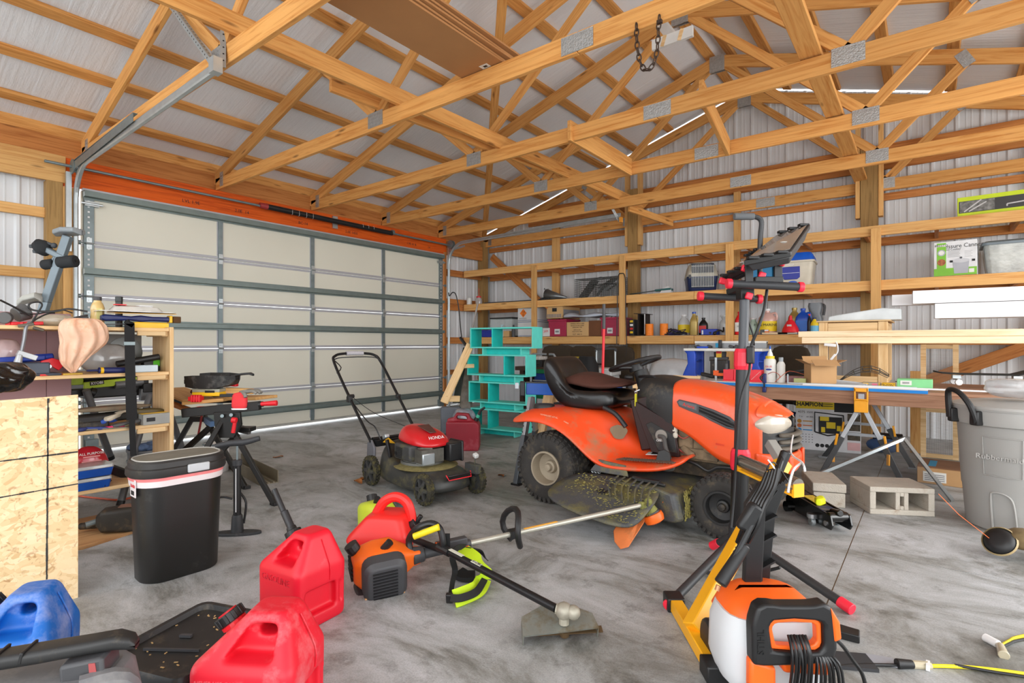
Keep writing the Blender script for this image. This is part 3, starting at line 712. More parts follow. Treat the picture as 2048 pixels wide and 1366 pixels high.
MB().tube([(.34,-.24,.69),(.44,-.25,.65),(.52,-.255,.57)], .018,8, sub=4).B('lift_handle', M_black, rm, smooth=1)
text('HYDROSTATIC', .022, rm, frame((.03,-.484,.628),(1,0,-.10),(.1,-.55,.8)), plain('faded_white', (.93,.75,.62)))
text('4650', .022, rm, frame((.17,-.478,.595),(1,0,-.32),(.1,-.6,.75)), plain('faded_white', (.93,.75,.62)))
# cutting deck and discharge chute
dk = [(.40,.20),(.44,.26),(.55,.275),(.90,.275),(1.0,.25),(1.04,.10),(1.02,.085),(.40,.085)]
b = MB(); rings = [[V((.70+(x-.70)*k, y, z)) for x, z in dk] for y, k in ((-.60,.93),(-.56,1.0),(.0,1.04),(.45,1.0),(.50,.9))]
b.loft(rings).B('cutting_deck', M_deck, rm, bevel=.012)
b = MB(); top = []
c0 = [(.30,-.52,.275),(.50,-.50,.285),(.72,-.50,.285),(.88,-.52,.275)]; c1 = [(.26,-.66,.255),(.48,-.66,.262),(.74,-.66,.258),(.93,-.66,.235)]
c2 = [(.24,-.80,.215),(.46,-.82,.205),(.72,-.83,.185),(.90,-.80,.16)]; c3 = [(.27,-.88,.185),(.46,-.95,.155),(.68,-.95,.125),(.86,-.88,.085)]
ch = MB().loft([[V(p) for p in r] for r in (c0, c1, c2, c3)], caps=False, closed_ring=False).B('discharge_chute', M_deck, rm, sub=2); k = ch.modifiers.new('t', 'SOLIDIFY'); k.thickness = .008
b = MB()
for i in range(7): b.tube([(.60+i*.045,-.53,.293),(.60+i*.045,-.66,.268),(.66+i*.040,-.76,.225-i*.003)], .006,6, sub=3)
b.B('chute_ribs', M_deck, rm, smooth=1)
text('46', .085, rm, frame((.60,-.735,.236),(1,.05,-.06),(0,.96,.27)), plain('chute_mark', (.10,.10,.11)), depth=.002)
b = MB().prism([(-.14,-.02),(.14,-.02),(.11,.05),(-.09,.065)], .012, Matrix.Translation((.52,-.50,.31)) @ Matrix.Rotation(1.15,4, 'X')); b.B('chute_spring_plate', M_deck, rm, bevel=.004)
b = MB().cyl((.70,-.53,.30),(.92,-.54,.285),.011, n=10).box((.80,-.53,.295),(.16,.04,.02)); b.B('chute_hinge', M_dblk, rm, bevel=.003)
b = MB()
rnd = random.Random(3)
for i in range(380):
    u, v = rnd.random(), rnd.random()**.7; x = .34+.56*u; y = -.56-.34*v
    z = .285-.03*(v) -.10*max(0, v-.3)-.03*max(0, u-.5) -.045*v*v+.006
    a = rnd.random()*PI; b.box((x, y, z-.004+.003*rnd.random()),(.014,.0025,.003),(rnd.uniform(-.3,.3), rnd.uniform(-.3,.3), a))
for i in range(700):
    x = .95+.08*rnd.random(); y = -.55+.6*rnd.random(); z = .10+.16*rnd.random(); x = 1.045-.25*max(0, z-.2)
    b.box((x, y, z),(.004,.018*rnd.random()+.006,.008),(rnd.random(),0, rnd.random()*.6))
o = b.B('grass_clippings', M_grass, rm); o['kind'] = 'stuff'
b = MB()
for i in range(5): b.tube([(.38+.012*i+.010*cos(a),-.47,.285+.02*(i % 2)+.012*sin(a)) for a in [j*PI/5 for j in range(11)]], .003,5)
b.B('chain_link', M_galv, rm)
MB().box((1.47,.0,.23),(.05,.34,.04)).cyl((1.40,.0,.17),(1.40,0,.3),.03, n=12).B('front_axle_bracket', M_dblk, rm, bevel=.004)
# brown folded cloth cushion on the seat
cu = MB(); rings = []
for k in range(9):
    t = k/8; x = -.13+.57*t; w = .20*sin(PI*(.12+.80*t))**.5+.02; hgt = .085*sin(PI*(.08+.84*t))**.8*(1.15-.45*t)
    zc = .800+.015*sin(t*7); y0 = .02+.03*sin(3*t)
    rings.append([V((x+.02*sin(j*1.7+k), y0+w*cos(2*PI*j/14)*(1+.06*sin(j*2.3+k)), zc+.028+hgt*(max(-.30, sin(2*PI*j/14)))*(1+.15*sin(j*1.9+1.3*k)))) for j in range(14)])
o = cu.loft(rings).B('cushion', plain('brown_cloth', (.30,.16,.115),.85,0,.08,6, bump=.3, bscale=30), None, sub=2); o.location = (-2.2,3.72,.012)
tag(o, 'brown cloth cushion lying on the black mower seat', 'cushion')
# ================================================================== FLOOR OBJECTS, LEFT HALF
def bake(o):
    """apply an object's modifiers to its mesh"""
    dg = bpy.context.evaluated_depsgraph_get(); me = bpy.data.meshes.new_from_object(o.evaluated_get(dg)); o.modifiers.clear(); o.data = me
    me.polygons.foreach_set('use_smooth', [True]*len(me.polygons)); return o
def moulded(body, cuts, name, mat, parent, voxel=.0075, it=8):
    """soft blow-moulded plastic: body minus cuts, edges rounded"""
    o = body.B(name, mat, None)
    cs = []
    for c in cuts:
        co = c.B('cut', mat, None); md = o.modifiers.new('c', 'BOOLEAN'); md.operation = 'DIFFERENCE'; md.object = co; md.solver = 'EXACT'; cs.append(co)
    md = o.modifiers.new('r', 'REMESH'); md.mode = 'VOXEL'; md.voxel_size = voxel
    md = o.modifiers.new('s', 'SMOOTH'); md.factor = .6; md.iterations = it
    bake(o)
    for co in cs: bpy.data.objects.remove(co, do_unlink=True)
    o.parent = parent; return o
def rsec(w, d, z, r=.02, dx=0, dy=0, n=3): return [V((x+dx, y+dy, z)) for x, y in rrect(w, d, min(r, w*.45, d*.45), n)]
# ---- push mower
pm = thing('push_mower', 'black walk-behind push mower with red engine cover and folding handle', 'lawn mower', (-3.60,3.03,0), rad(-10))
M_rim2 = plain('dusty_black_rim', (.24,.24,.24),.6,0,.15,12, dust=(.42,.40,.24), dust_amt=.3)
M_mtyre = plain('mower_tyre', (.20,.19,.16),.9,0,.2,25, dust=(.42,.39,.20), dust_amt=.45)
def spoke_wheel(c, r, w, s):
    wh = thing('wheel', None, None, c); wh.parent = pm; h = w/2
    MB().lathe([(r*.76,-h),(r*.94,-h*.9),(r, -h*.55),(r, h*.55),(r*.94, h*.9),(r*.76, h),(r*.76,-h)], (0,0,0),(0,1,0),32, caps=False).B('tyre', M_mtyre, wh, smooth=1)
    b = MB().cyl((0,-h*.9,0),(0, h*.9,0), r*.22, n=16)
    for k in range(6):
        a = PI/3*k; b.bar((cos(a)*r*.15, s*h*.75, sin(a)*r*.15),(cos(a)*r*.77, s*h*.55, sin(a)*r*.77),.035,.016, up=(0,1,0), w2=.02)
    b.lathe([(r*.78,-h*.8),(r*.70,-h*.8),(r*.70, h*.8),(r*.78, h*.8)], (0,0,0),(0,1,0),28, caps=False); b.lathe([(r*.75,-h*.1),(.001,-h*.1)], (0,0,0),(0,1,0),28, caps=False)
    b.B('rim', M_rim2, wh, smooth=False)
    t = MB()
    for i in range(26):
        for k in (-.5,0,.5):
            a = 2*PI*(i+(.5 if k == 0 else 0))/26; t.box((cos(a)*r, k*h*1.1, sin(a)*r),(.010, h*.42,.014), Euler((0,-a, .4)).to_matrix())
    t = t.B('tread', M_mtyre, wh); t['kind'] = 'stuff'
for s in (-1,1):
    spoke_wheel((.04, s*.245,.118),.115,.055, s); spoke_wheel((.80, s*.235,.110),.107,.05, s)
def dring(z, k, cx=.43, n=28, lift=.0):
    pts = []
    for i in range(n):
        a = 2*PI*i/n; ca, sa = cos(a), sin(a)
        x = cx+.43*k*abs(ca)**.6*(1 if ca > 0 else -1); y = .245*k*abs(sa)**.6*(1 if sa > 0 else -1)
        pts.append(V((x, y, z+lift*max(0,-ca)**1.2)))
    return pts
b = MB(); b.loft([dring(.055,.97, lift=.02), dring(.075,1.0, lift=.03), dring(.13,.98, lift=.09), dring(.175,.92, lift=.15), dring(.20,.80, lift=.17), dring(.205,.68, lift=.12), dring(.185,.5, lift=.02)])
b.B('deck', plain('mower_deck', (.21,.21,.20),.42,0,.1,5, dust=(.45,.42,.27), dust_amt=.28), pm, sub=1)
MB().lathe([(.001,.0),(.24,.0),(.25,.006),(.20,.02),(.001,.02)], (.47,0,.195), n=28, caps=False).B('clippings_patch', plain('deck_dust', (.50,.46,.28),.95,0,.25,40), pm, smooth=1)
b = MB().cyl((.42,0,.20),(.42,0,.235),.17, n=28).cyl((.42,0,.235),(.42,0,.25),.155, n=28); b.B('engine_base', plain('engine_grey', (.50,.50,.48),.45,.4,.1,15), pm, bevel=.003)
b = MB().box((.43,-.13,.315),(.23,.13,.12)); b.B('muffler_guard', M_rim2, pm, bevel=.015)
b = MB()
for k in range(7): b.box((.39+.001*k, -.198,.275+k*.012),(.09,.004,.006))
b.cyl((.345,-.194,.30),(.345,-.2,.30),.014, n=12); b.B('muffler_slots', M_ink, pm)
b = MB().box((.60,-.09,.28),(.10,.11,.09)); b.B('valve_cover', M_galv, pm, bevel=.008)
b = MB().tube([(.55,-.12,.345),(.60,-.10,.355),(.63,-.05,.35)], .014,8, sub=3).box((.57,-.05,.30),(.14,.20,.10)); b.B('cylinder', plain('oily_metal', (.38,.37,.34),.5,.4,.2,25), pm, smooth=False)
b = MB().box((.62,.13,.315),(.15,.12,.14)).box((.615,.19,.315),(.17,.02,.16)); b.B('air_filter', M_black, pm, bevel=.012)
def cring(z, kx, ky, dx=0):
    return [V((.435+dx+.22*kx*abs(cos(a))**.75*(1 if cos(a) > 0 else -1),.165*ky*abs(sin(a))**.75*(1 if sin(a) > 0 else -1), z-.02*cos(a))) for a in [2*PI*i/20 for i in range(20)]]
b = MB().loft([cring(.375,.98,.98), cring(.385,1.03,1.03), cring(.425,.96,.97), cring(.47,.74,.80,-.03), cring(.49,.40,.45,-.05)]); b.B('engine_cover', plain('mower_red', (.80,.10,.13),.3,0,.06,4, dust=(.7,.3,.28), dust_amt=.12, coat=.3), pm, sub=1)
MB().prism([(-.09,-.055),(.06,-.03),(.06,.03),(-.09,.055)], .006, Matrix.Translation((.50,.01,.477)) @ Matrix.Rotation(.30,4, 'Y')).B('cover_vent', plain('smoky_vent', (.34,.22,.20),.25), pm, bevel=.003)
text('HONDA', .035, pm, frame((.628,-.01,.432),(.1,1,0),(-.5,0,.8)), M_white)
b = MB().bar((.245,-.185,.25),(.215,-.20,.385),.03,.02); b.B('dipstick_tube', M_black, pm, bevel=.004)
MB().box((.208,-.205,.41),(.055,.04,.03),(0,-.4,0)).B('oil_cap', M_galv, pm, bevel=.006)
b = MB().prism([(-.05,-.03),(.05,-.03),(.0,.05)], .003, Matrix.Translation((.10,-.12,.352)) @ Matrix.Rotation(.45,4, 'Y') @ Matrix.Rotation(1.2,4, 'Z')); b.B('warning_decal', plain('warn_yellow', (.92,.72,.15),.5), pm)
MB().box((.87,.02,.178),(.015,.20,.05),(0,.7,0)).B('front_badge', plain('badge_dark', (.16,.15,.15),.4), pm, bevel=.004)
MB().tube([(.868,-.09,.20),(.892,-.08,.165),(.892,.12,.165),(.868,.13,.20)], .004,6).B('badge_trim', M_red, pm)
b = MB().box((.81,.20,.20),(.14,.05,.07)).cyl((.83,.20,.22),(.84,.20,.29),.006, n=8); b.B('height_bracket', M_rim2, pm, bevel=.012); MB().box((.845,.20,.30),(.04,.035,.03),(.2,.4,0)).B('height_lever_knob', plain('pale_grey', (.78,.78,.77),.5), pm, bevel=.006)
for s in (-1,1): MB().prism([(-.08,.12),(.05,.09),(.06,.30),(.0,.36),(-.06,.33)], .02, Matrix.Translation((0, s*.22,0)) @ Matrix.Rotation(PI/2,4, 'X')).B('handle_bracket', plain('bracket_grey', (.44,.44,.46),.5,.2), pm, bevel=.006)
MB().cyl((-.01,-.21,.36),(-.01,.21,.36),.016, n=10).box((.02,.0,.33),(.06,.40,.05)).B('rear_door', M_black, pm)
hb = [(.0,-.225,.34),(-.35,-.235,.66),(-.68,-.235,.97),(-.74,-.20,1.035),(-.755,-.10,1.055),(-.755,.10,1.055),(-.74,.20,1.035),(-.68,.235,.97),(-.35,.235,.66),(.0,.225,.34)]
MB().tube(hb, .0125,10, sub=5).B('handle', M_blackm, pm, smooth=1)
MB().tube([(-.756,-.085,1.056),(-.757,0,1.058),(-.756,.085,1.056)], .021,12, sub=3).B('foam_grip', plain('grip_pale', (.72,.71,.73),.8,0,.05,60, bump=.4, bscale=200), pm, smooth=1)
b = MB().tube([(-.745,-.21,1.0),(-.70,-.15,1.02),(-.70,.15,1.02),(-.66,.225,.98),(-.62,.24,.92),(-.60,.245,.86)], .005,6, sub=4).tube([(-.72,-.225,1.0),(-.66,-.18,.93),(-.64,-.23,.88)], .005,6, sub=3); b.B('brake_bail', M_black, pm, smooth=1)
b = MB().box((-.36,-.24,.665),(.05,.04,.05)).cyl((-.36,-.26,.69),(-.36,-.20,.69),.018, n=10).box((-.36,.238,.66),(.04,.035,.04)); b.B('handle_knobs', M_black, pm, bevel=.004)
b = MB().tube([(-.34,-.23,.69),(-.05,-.17,.57),(.30,-.05,.475)], .0025,6, sub=6); b.B('starter_cord', M_black, pm)
b = MB().tube([(-.30,-.225,.62),(-.12,-.20,.50),(.0,-.19,.46),(.06,-.17,.36)], .005,6, sub=6); b.B('control_cable', M_black, pm)
# ---- teal bookshelf
M_teal = plain('teal_paint', (.36,.82,.77),.6,0,.05,12); M_teal2 = plain('teal_paint_bright', (.06,.76,.73),.55,0,.08,14)
bs = thing('bookshelf', 'teal painted zigzag bookshelf of stacked open boxes', 'bookshelf', (-4.56,5.17,0), rad(6)); DB = .235
def sbox(x0, x1, z0, z1, divs, nm):
    t = .018
    MB().span((x0,0, z1-t),(x1, DB, z1)).B(nm+'_top', M_teal, bs, bevel=.001, seg=1); MB().span((x0,0, z0),(x1, DB, z0+t)).B(nm+'_bottom', M_teal, bs, bevel=.001, seg=1)
    for x in (x0+t/2, x1-t/2): MB().span((x-t/2,0, z0+t),(x+t/2, DB, z1-t)).B(nm+'_side', M_teal, bs, bevel=.001, seg=1)
    for x in divs: MB().span((x-t/2,.002, z0+t),(x+t/2, DB-.002, z1-t)).B(nm+'_divider', M_teal2, bs, bevel=.001, seg=1)
    for x in [x0+t]: MB().span((x, .004, z0+t),(x+.0015, DB-.004, z1-t)).B(nm+'_inner_face', M_teal2, bs)
def spacer(x0, x1, z0, z1):
    for x in (x0+.009, x1-.009): MB().span((x-.009,.02, z0),(x+.009, DB-.02, z1)).B('spacer_side', M_teal, bs)
    MB().span((x0+.018,.10, z0),(x1-.018,.118, z1)).B('spacer_rail', M_teal2, bs)
sbox(-.115,.812,1.09,1.35, [.225], 'tier'); spacer(.06,.64,1.012,1.09)
sbox(-.163,.723,.745,1.012, [.402], 'tier'); spacer(.01,.554,.668,.745)
sbox(-.139,.723,.402,.668, [.171], 'tier'); spacer(.026,.554,.330,.402)
sbox(-.107,.736,.068,.330, [.165], 'tier'); spacer(.026,.547,.0,.068)
# ---- old dark red gas can
M_oldred = plain('faded_red', (.58,.10,.17),.5,0,.12,3, dust=(.72,.36,.40), dust_amt=.25)
gc = thing('fuel_can', 'faded dark red fuel can with flat handle and black spout, by the teal bookshelf', 'fuel can', (-4.02,4.33,0), rad(36))
M_pr = Matrix.Rotation(PI/2,4, 'X')
body = MB().prism([(-.17,0),(.17,0),(.178,.04),(.178,.27),(.16,.30),(.085,.335),(.06,.39),(-.075,.40),(-.105,.35),(-.17,.335),(-.178,.30),(-.178,.04)], .20, M_pr)
moulded(body, [MB().prism([(-.075,.335),(.045,.325),(.035,.365),(-.06,.372)], .5, M_pr), MB().box((0,-.105,.18),(.26,.012,.20)), MB().box((0,.11,.37),(.4,.13,.12)), MB().box((0,-.11,.37),(.4,.13,.12))], 'body', M_oldred, gc, .008,5)
b = MB().cyl((.135,0,.31),(.150,0,.345),.026, n=14); b.B('spout_collar', M_black, gc, bevel=.003)
MB().tube([(.15,0,.345),(.165,0,.375)], .02,10).B('spout_ring', plain('spout_green', (.25,.72,.6),.5), gc)
MB().tube([(.165,0,.37),(.185,0,.42),(.235,0,.455)], lambda t: .018-.006*t, 10, sub=4).B('spout', M_black, gc, smooth=1)
# ---- 5 gallon style cans with pyramid shoulders
def jerry(name, label, mat, loc, rz, sx=1.0, spout=0):
    t = thing(name, label, 'fuel can', loc, rz)
    W_, D_ = .27*sx, .25
    body = MB().loft([rsec(W_*.97, D_*.97,0,.035), rsec(W_, D_, .015,.035), rsec(W_, D_, .225,.03), rsec(W_*.97, D_*.95,.24,.03), rsec(W_*.46, D_*.52,.345,.02,.03*sx, .02), rsec(W_*.36, D_*.45,.362,.02,.03*sx, .02)])
    pocket = MB().loft([rsec(.125*sx, .17,.245,.03,.015,-.085), rsec(.105*sx, .15,.29,.03,.02,-.075), rsec(.075*sx, .13,.340,.02,.025,-.07)])
    pocket = MB().prism([(-.062*sx, .252),(.066*sx, .252),(.058*sx, .33),(.05*sx, .337),(-.005*sx, .337),(-.02*sx, .325)], .14, Matrix.Translation((.012,-.105,0)) @ M_pr)
    tunnel = MB().prism([(.0,.295),(.05*sx, .295),(.045*sx, .330),(.005*sx, .330)], .6, Matrix.Translation((.012,0,0)) @ M_pr)
    s1 = MB().box((W_/2+.005,-.01,.105),(.075,.15,.10)); s2 = MB().box((-W_/2-.005,-.01,.105),(.075,.15,.10)); s3 = MB().box((W_/2-.05, D_/2+.01,.11),(.07,.06,.11)); s4 = MB().box((W_/2, D_/2-.035,.105),(.03,.016,.095))
    moulded(body, [pocket, tunnel, s1, s2, s3, s4], 'body', mat, t, .0065,7)
    seam = MB().tube([(.10*sx, .02,.335),(W_/2+.001,.03,.235),(W_/2+.0015,.03,.17)], .0022,5, sub=3); seam.B('mould_seam', mat, t)
    nk = Matrix.Translation((-.088*sx, .035,.288)) @ Matrix.Rotation(-.62,4, 'Y')
    MB().cyl((0,0,-.03),(0,0,.018),.032, n=18).B('neck', mat, t, M=nk, smooth=1)
    if spout:
        cap = MB().lathe([(.034,.012),(.036,.02),(.036,.045),(.022,.05),(.020,.065)], n=20); cap.B('collar', M_black, t, M=nk, smooth=False)
        MB().tube([(0,0,.05),(-.004,0,.14),(-.008,0,.145),(-.012,0,.255)], lambda u: .0165-.004*(u > .4),12).B('spout', plain('spout_black', (.15,.15,.16),.45), t, M=nk, smooth=1)
    else:
        b = MB().cyl((0,0,.014),(0,0,.044),.040, n=20)
        for i in range(10): a = 2*PI*i/10; b.box((.040*cos(a),.040*sin(a),.029),(.006,.012,.028),(0,0, a))
        b.B('cap', M_black, t, M=nk, bevel=.002); MB().cyl((0,0,.043),(0,0,.047),.028, n=16).B('cap_disc', M_red, t, M=nk)
        MB().cyl((.0,0,.0),(0,0,.012),.037, n=18).B('cap_ring', M_red, t, M=nk)
    return t
M_jr = plain('dusty_red_plastic', (.88,.07,.17),.45,0,.05,4, dust=(.88,.42,.45), dust_amt=.10)
M_jr2 = plain('dustier_red_plastic', (.86,.08,.17),.5,0,.06,4, dust=(.87,.48,.50), dust_amt=.42)
M_jb = plain('dusty_blue_plastic', (.05,.40,.75),.5,0,.08,4, dust=(.62,.66,.82), dust_amt=.5)
j1 = jerry('fuel_can', 'red fuel can with long black spout, standing behind the nearest red can', M_jr, (-2.105,1.27,0), rad(6), spout=1)
text('GASOLINE', .038, j1, frame((-.005,-.1262,.195),(1,0,0),(0,0,1)), plain('mould_letter', (.80,.16,.22),.5), depth=.0015, bold=-.0005)
j2 = jerry('fuel_can', 'dusty red fuel can nearest the camera, black cap with red disc', M_jr2,(-1.588,.822,0), rad(34), sx=1.13)
text('NEVER USE GASOLINE/KEROSENE', .0165, j2, frame((.0,-.1262,.205),(1,0,0),(0,0,1)), plain('mould_letter2', (.90,.36,.40),.5), depth=.0015)
j3 = jerry('fuel_can', 'dusty blue plastic fuel can below the particle board panel', M_jb, (-2.30,.405,0), rad(56), sx=.92)
# ---- mid red gas can
g2 = thing('fuel_can', 'small bright red fuel can with arched handle, among the string trimmers', 'fuel can', (-2.345,1.905,0), rad(30)); g2.scale = (1.12,1.12,1.12)
body = MB().loft([rsec(.20,.20,.0,.03), rsec(.22,.22,.02,.03), rsec(.30,.25,.10,.03,-.01), rsec(.29,.24,.125,.03), rsec(.185,.18,.205,.03,.02), rsec(.13,.14,.215,.02,.03)])
hnd = MB().tube([(-.045,0,.20),(-.005,0,.26),(.055,0,.285),(.11,0,.255),(.135,0,.17),(.14,0,.10)], .024,10, sub=5)
body.v += hnd.v and []
o = moulded(body, [], 'body', plain('bright_red_plastic', (.93,.17,.15),.42,0,.04,4), g2,.0075,9)
hnd.B('handle', MATS['bright_red_plastic'], g2, smooth=1)
b = MB().cyl((.135,.0,.15),(.16,.0,.165),.035, n=16).tube([(.15,0,.16),(.18,0,.20)], .012,8); b.B('cap', M_black, g2, bevel=.003)
# ---- string trimmers
def lerp(a, b, t): return V(a)+(V(b)-V(a))*t
M_tor = plain('trimmer_orange', (.96,.42,.10),.4,0,.05,5); M_tgr = plain('trimmer_grey', (.25,.25,.26),.5,0,.1,8); M_lime = plain('trimmer_lime', (.80,.86,.22),.45,0,.05,5)
def axis_frame(p, q):
    d = (V(q)-V(p)).normalized(); y = V((0,0,1)).cross(d).normalized(); z = d.cross(y)
    M = Matrix((d, y, z)).transposed().to_4x4(); M.translation = p; return M
def engine(t, M, c1, c2, flip=1):
    """trimmer engine, local x along the shaft, sitting at x<0"""
    b = MB().loft([[V((x, y*s, z*s)) for y, z in rrect(.17,.19,.04)] for x, s in ((-.30,.55),(-.27,.85),(-.20,1.0),(-.12,1.0),(-.08,.75),(-.02,.42),(.02,.36))]); b.B('engine_shroud', c1, t, M=M, bevel=.008)
    b = MB().loft([[V((x, y, z)) for x, z in [(-.17+px*s, pz*s-.01) for px, pz in rrect(.20,.21,.05)]] for y, s in ((-flip*.06,1.0),(-flip*.12,.98),(-flip*.145,.80))]); b.B('muffler_cover', c2, t, M=M, bevel=.006)
    b = MB()
    for k in range(9): b.box((-.175,-flip*.147,-.075+k*.016),(.11,.006,.006))
    b.B('cooling_slots', M_ink, t, M=M)
    b = MB()
    for k in range(4): b.box((-.285,.02,-.04+k*.022),(.05,.10,.008))
    b.B('starter_slots', M_ink, t, M=M)
    MB().lathe([(.001,.03),(.032,.03),(.032,.0),(.026,-.02)], (-.285,.04,.075),(-.5,.2,.9),14).B('fuel_cap', M_black, t, M=M)
    b = MB().box((-.20,-flip*.05,-.105),(.19,.15,.03)); b.B('fuel_tank', c2, t, M=M, bevel=.01)
    b = MB().cyl((-.16,-.02,.085),(-.13,-.03,.125),.018, n=10); b.B('spark_boot', M_black, t, M=M)
A, B = V((-1.919,1.897,.13)), V((-1.331,2.985,.205))
t1 = thing('string_trimmer', 'orange string trimmer with silver shaft and orange guard, its head by the mower deck', 'string trimmer', tuple(V((A.x, A.y, 0))))
Q = axis_frame(A-V((A.x, A.y, 0)), B-V((A.x, A.y, 0))); L1 = (B-A).length
engine(t1, Q @ Matrix.Translation((-.12,0,.0)) @ Matrix.Rotation(.25,4, 'X'), M_tor, M_tgr)
MB().cyl((.1,0,0),(L1,0,0),.0135, n=14).B('shaft', plain('silver_shaft', (.74,.73,.68),.4,.5,.06,5), t1, M=Q, smooth=1)
b = MB().cyl((-.14,0,0),(-.08,0,0),.045,.035, n=16).cyl((-.09,0,0),(.16,0,0),.026,.022, n=14).box((.06,0,.01),(.16,.045,.06)); b.B('rear_grip', M_tgr, t1, M=Q, bevel=.006)
MB().prism([(.0,-.02),(.06,-.015),(.04,-.05),(.0,-.075),(-.012,-.07)], .014, Q.to_3x3().to_4x4() @ Matrix.Identity(4)).B('trigger', M_tor, t1, M=Matrix.Translation(Q @ V((.08,-.02,.0))), bevel=.003)
MB().box((.02,0,.035),(.08,.02,.01)).B('lockout', M_tor, t1, M=Q, bevel=.003)
lp = [(.40+.02*cos(2*a),.10*sin(a),.03+.095*cos(a)) for a in [-2.6+5.2*i/14 for i in range(15)]]
MB().tube(lp, .016,10).box((.40,0,0),(.05,.05,.04)).B('loop_handle', M_black, t1, M=Q, smooth=1)
MB().box((.56,0,.0125),(.20,.014,.004)).B('shaft_label', plain('label_orange', (.95,.68,.25),.5), t1, M=Q)
b = MB().cyl((L1-.03,0,0),(L1+.03,0,-.01),.022, n=14).ball((L1+.03,0,.012),.024).cyl((L1+.03,0,-.01),(L1+.045,0,-.05),.03,.045, n=16); b.B('gear_head', plain('grassy_head', (.50,.50,.26),.8,0,.2,40), t1, M=Q, smooth=False)
b = MB().lathe([(.02,.02),(.058,.012),(.062,-.01),(.055,-.035),(.03,-.045)], (L1+.055,-.005,-.075),(-.25,.35,1),20); b.B('line_spool', M_tor, t1, M=Q, smooth=1)
b = MB().lathe([(.035,.03),(.048,.02),(.048,.012)], (L1+.055,-.005,-.072),(-.25,.35,1),20); b.B('spool_cover', M_tgr, t1, M=Q, smooth=1)
gd = MB(); rings = []
for k in range(9):
    a = -1.25+1.9*k/8; rr = .235; rings.append([V((L1-.05-.05*cos(a)+dx, -sin(a+.3)*.04-.03+rr*.0,0)) for dx in (0,0)])
gp = [PZ(1275,1010,.19), PZ(1283,1022,.16), PZ(1270,1050,.10), PZ(1240,1100,.015), PZ(1228,1085,.015), PZ(1225,1062,.06), PZ(1243,1030,.13), PZ(1260,1012,.18)]
gd.loft([[p-V((A.x, A.y, 0))+o_ for p in gp] for o_ in (V((0,0,0)), V((.03,.05,.006)))]); gd.B('guard', plain('faded_guard', (.85,.47,.25),.6,0,.1,8, dust=(.66,.42,.25), dust_amt=.2), t1, bevel=.008)
b = MB().tube([PZ(1285,1030,.13)-V((A.x, A.y, 0)), PZ(1255,1050,.06)-V((A.x, A.y, 0))], .0015,5).tube([PZ(1325,975,.24)-V((A.x, A.y, 0)), PZ(1338,985,.22)-V((A.x, A.y, 0)), PZ(1325,1005,.2)-V((A.x, A.y, 0))], .0018,5, sub=3); b.B('cut_line', plain('line_orange', (.9,.45,.2)), t1)
A2, B2 = V((-2.40,1.905,.12)), V((-1.150,1.765,.115))
t2 = thing('string_trimmer', 'lime engine brush trimmer with black shaft and metal guard pointing at the camera', 'string trimmer', (A2.x, A2.y, 0)); o2 = V((A2.x, A2.y, 0))
Q2 = axis_frame(A2-o2, B2-o2); L2 = (B2-A2).length
engine(t2, axis_frame(PZ(770,1050,.14)-o2, PZ(900,1090,.16)-o2) @ Matrix.Translation((.02,.06,.0)), M_lime, M_tgr, -1)
S0, S1, S2 = PZ(830,1080,.16)-o2, PZ(905,1108,.17)-o2, PZ(1112,1217,.115)-o2
MB().tube([S0, S1, S2], .0165,14).B('shaft', M_blackm, t2, smooth=1)
Q3 = axis_frame(S1, S2)
b = MB().cyl((-.10,0,0),(-.02,0,0),.021, n=12); b.B('coupler', M_black, t2, M=Q3)
for x0, x1, c in ((-.02,.07, 'label_white'),(.13,.19, 'label_white')): MB().box(((x0+x1)/2,0,.0155),(x1-x0,.018,.003)).B('warning_label', plain('label_white', (.80,.80,.74),.5), t2, M=Q3)
text('X-CELL', .02, t2, Q3 @ Matrix.Translation((.165,.0,.0176)), M_ink)
lh = [PZ(x, y, z)-o2 for x, y, z in ((823,1112,.13),(818,1080,.20),(835,1056,.27),(862,1047,.29),(880,1058,.27),(886,1085,.21),(885,1098,.17))]
MB().tube(lh, .016,10, sub=4).B('loop_handle', M_black, t2, smooth=1)
MB().tube([PZ(828,1073,.235)-o2, PZ(878,1054,.285)-o2], .0155,12).B('yellow_grip', plain('grip_yellow', (.93,.84,.12),.45), t2, smooth=1)
G = PZ(1128,1222,.11)-o2
b = MB().tube([S2, G], .02,10).ball(G, .034).ball(G+V((.035,.012,.0)),.028).cyl(G, G-V((0,0,.05)),.02, n=10); b.B('gear_head', plain('cast_metal', (.66,.64,.58),.5,.4,.15,25), t2, smooth=1)
sd = (PZ(1185,1235,.07)-PZ(1070,1262,.03)); sd.z = 0; sd.normalize()
gm_ = Matrix.Translation(G+V((.005,0,-.055))) @ frame((0,0,0), sd, V((-sd.y, sd.x, .35)))
b = MB(); arc = [(-.17,-.04),(-.165,.05),(-.08,.10),(.04,.10),(.12,.05),(.13,-.02),(.0,-.03)]
b.prism(arc, .006); b.loft([[V((x, y, z)) for z in (.0,-.045)] for x, y in arc[:6]], caps=False, closed_ring=False)
o = b.B('guard', plain('worn_metal_guard', (.52,.53,.50),.5,.45,.12,12, dust=(.44,.36,.22), dust_amt=.4), t2, M=gm_); k = o.modifiers.new('t', 'SOLIDIFY'); k.thickness = .004
b = MB().box((.02,.0,-.028),(.26,.03,.004)).cyl((0,0,-.02),(0,0,-.045),.02, n=12); b.B('blade', plain('rusty_blade', (.40,.32,.22),.6,.4), t2, M=gm_)
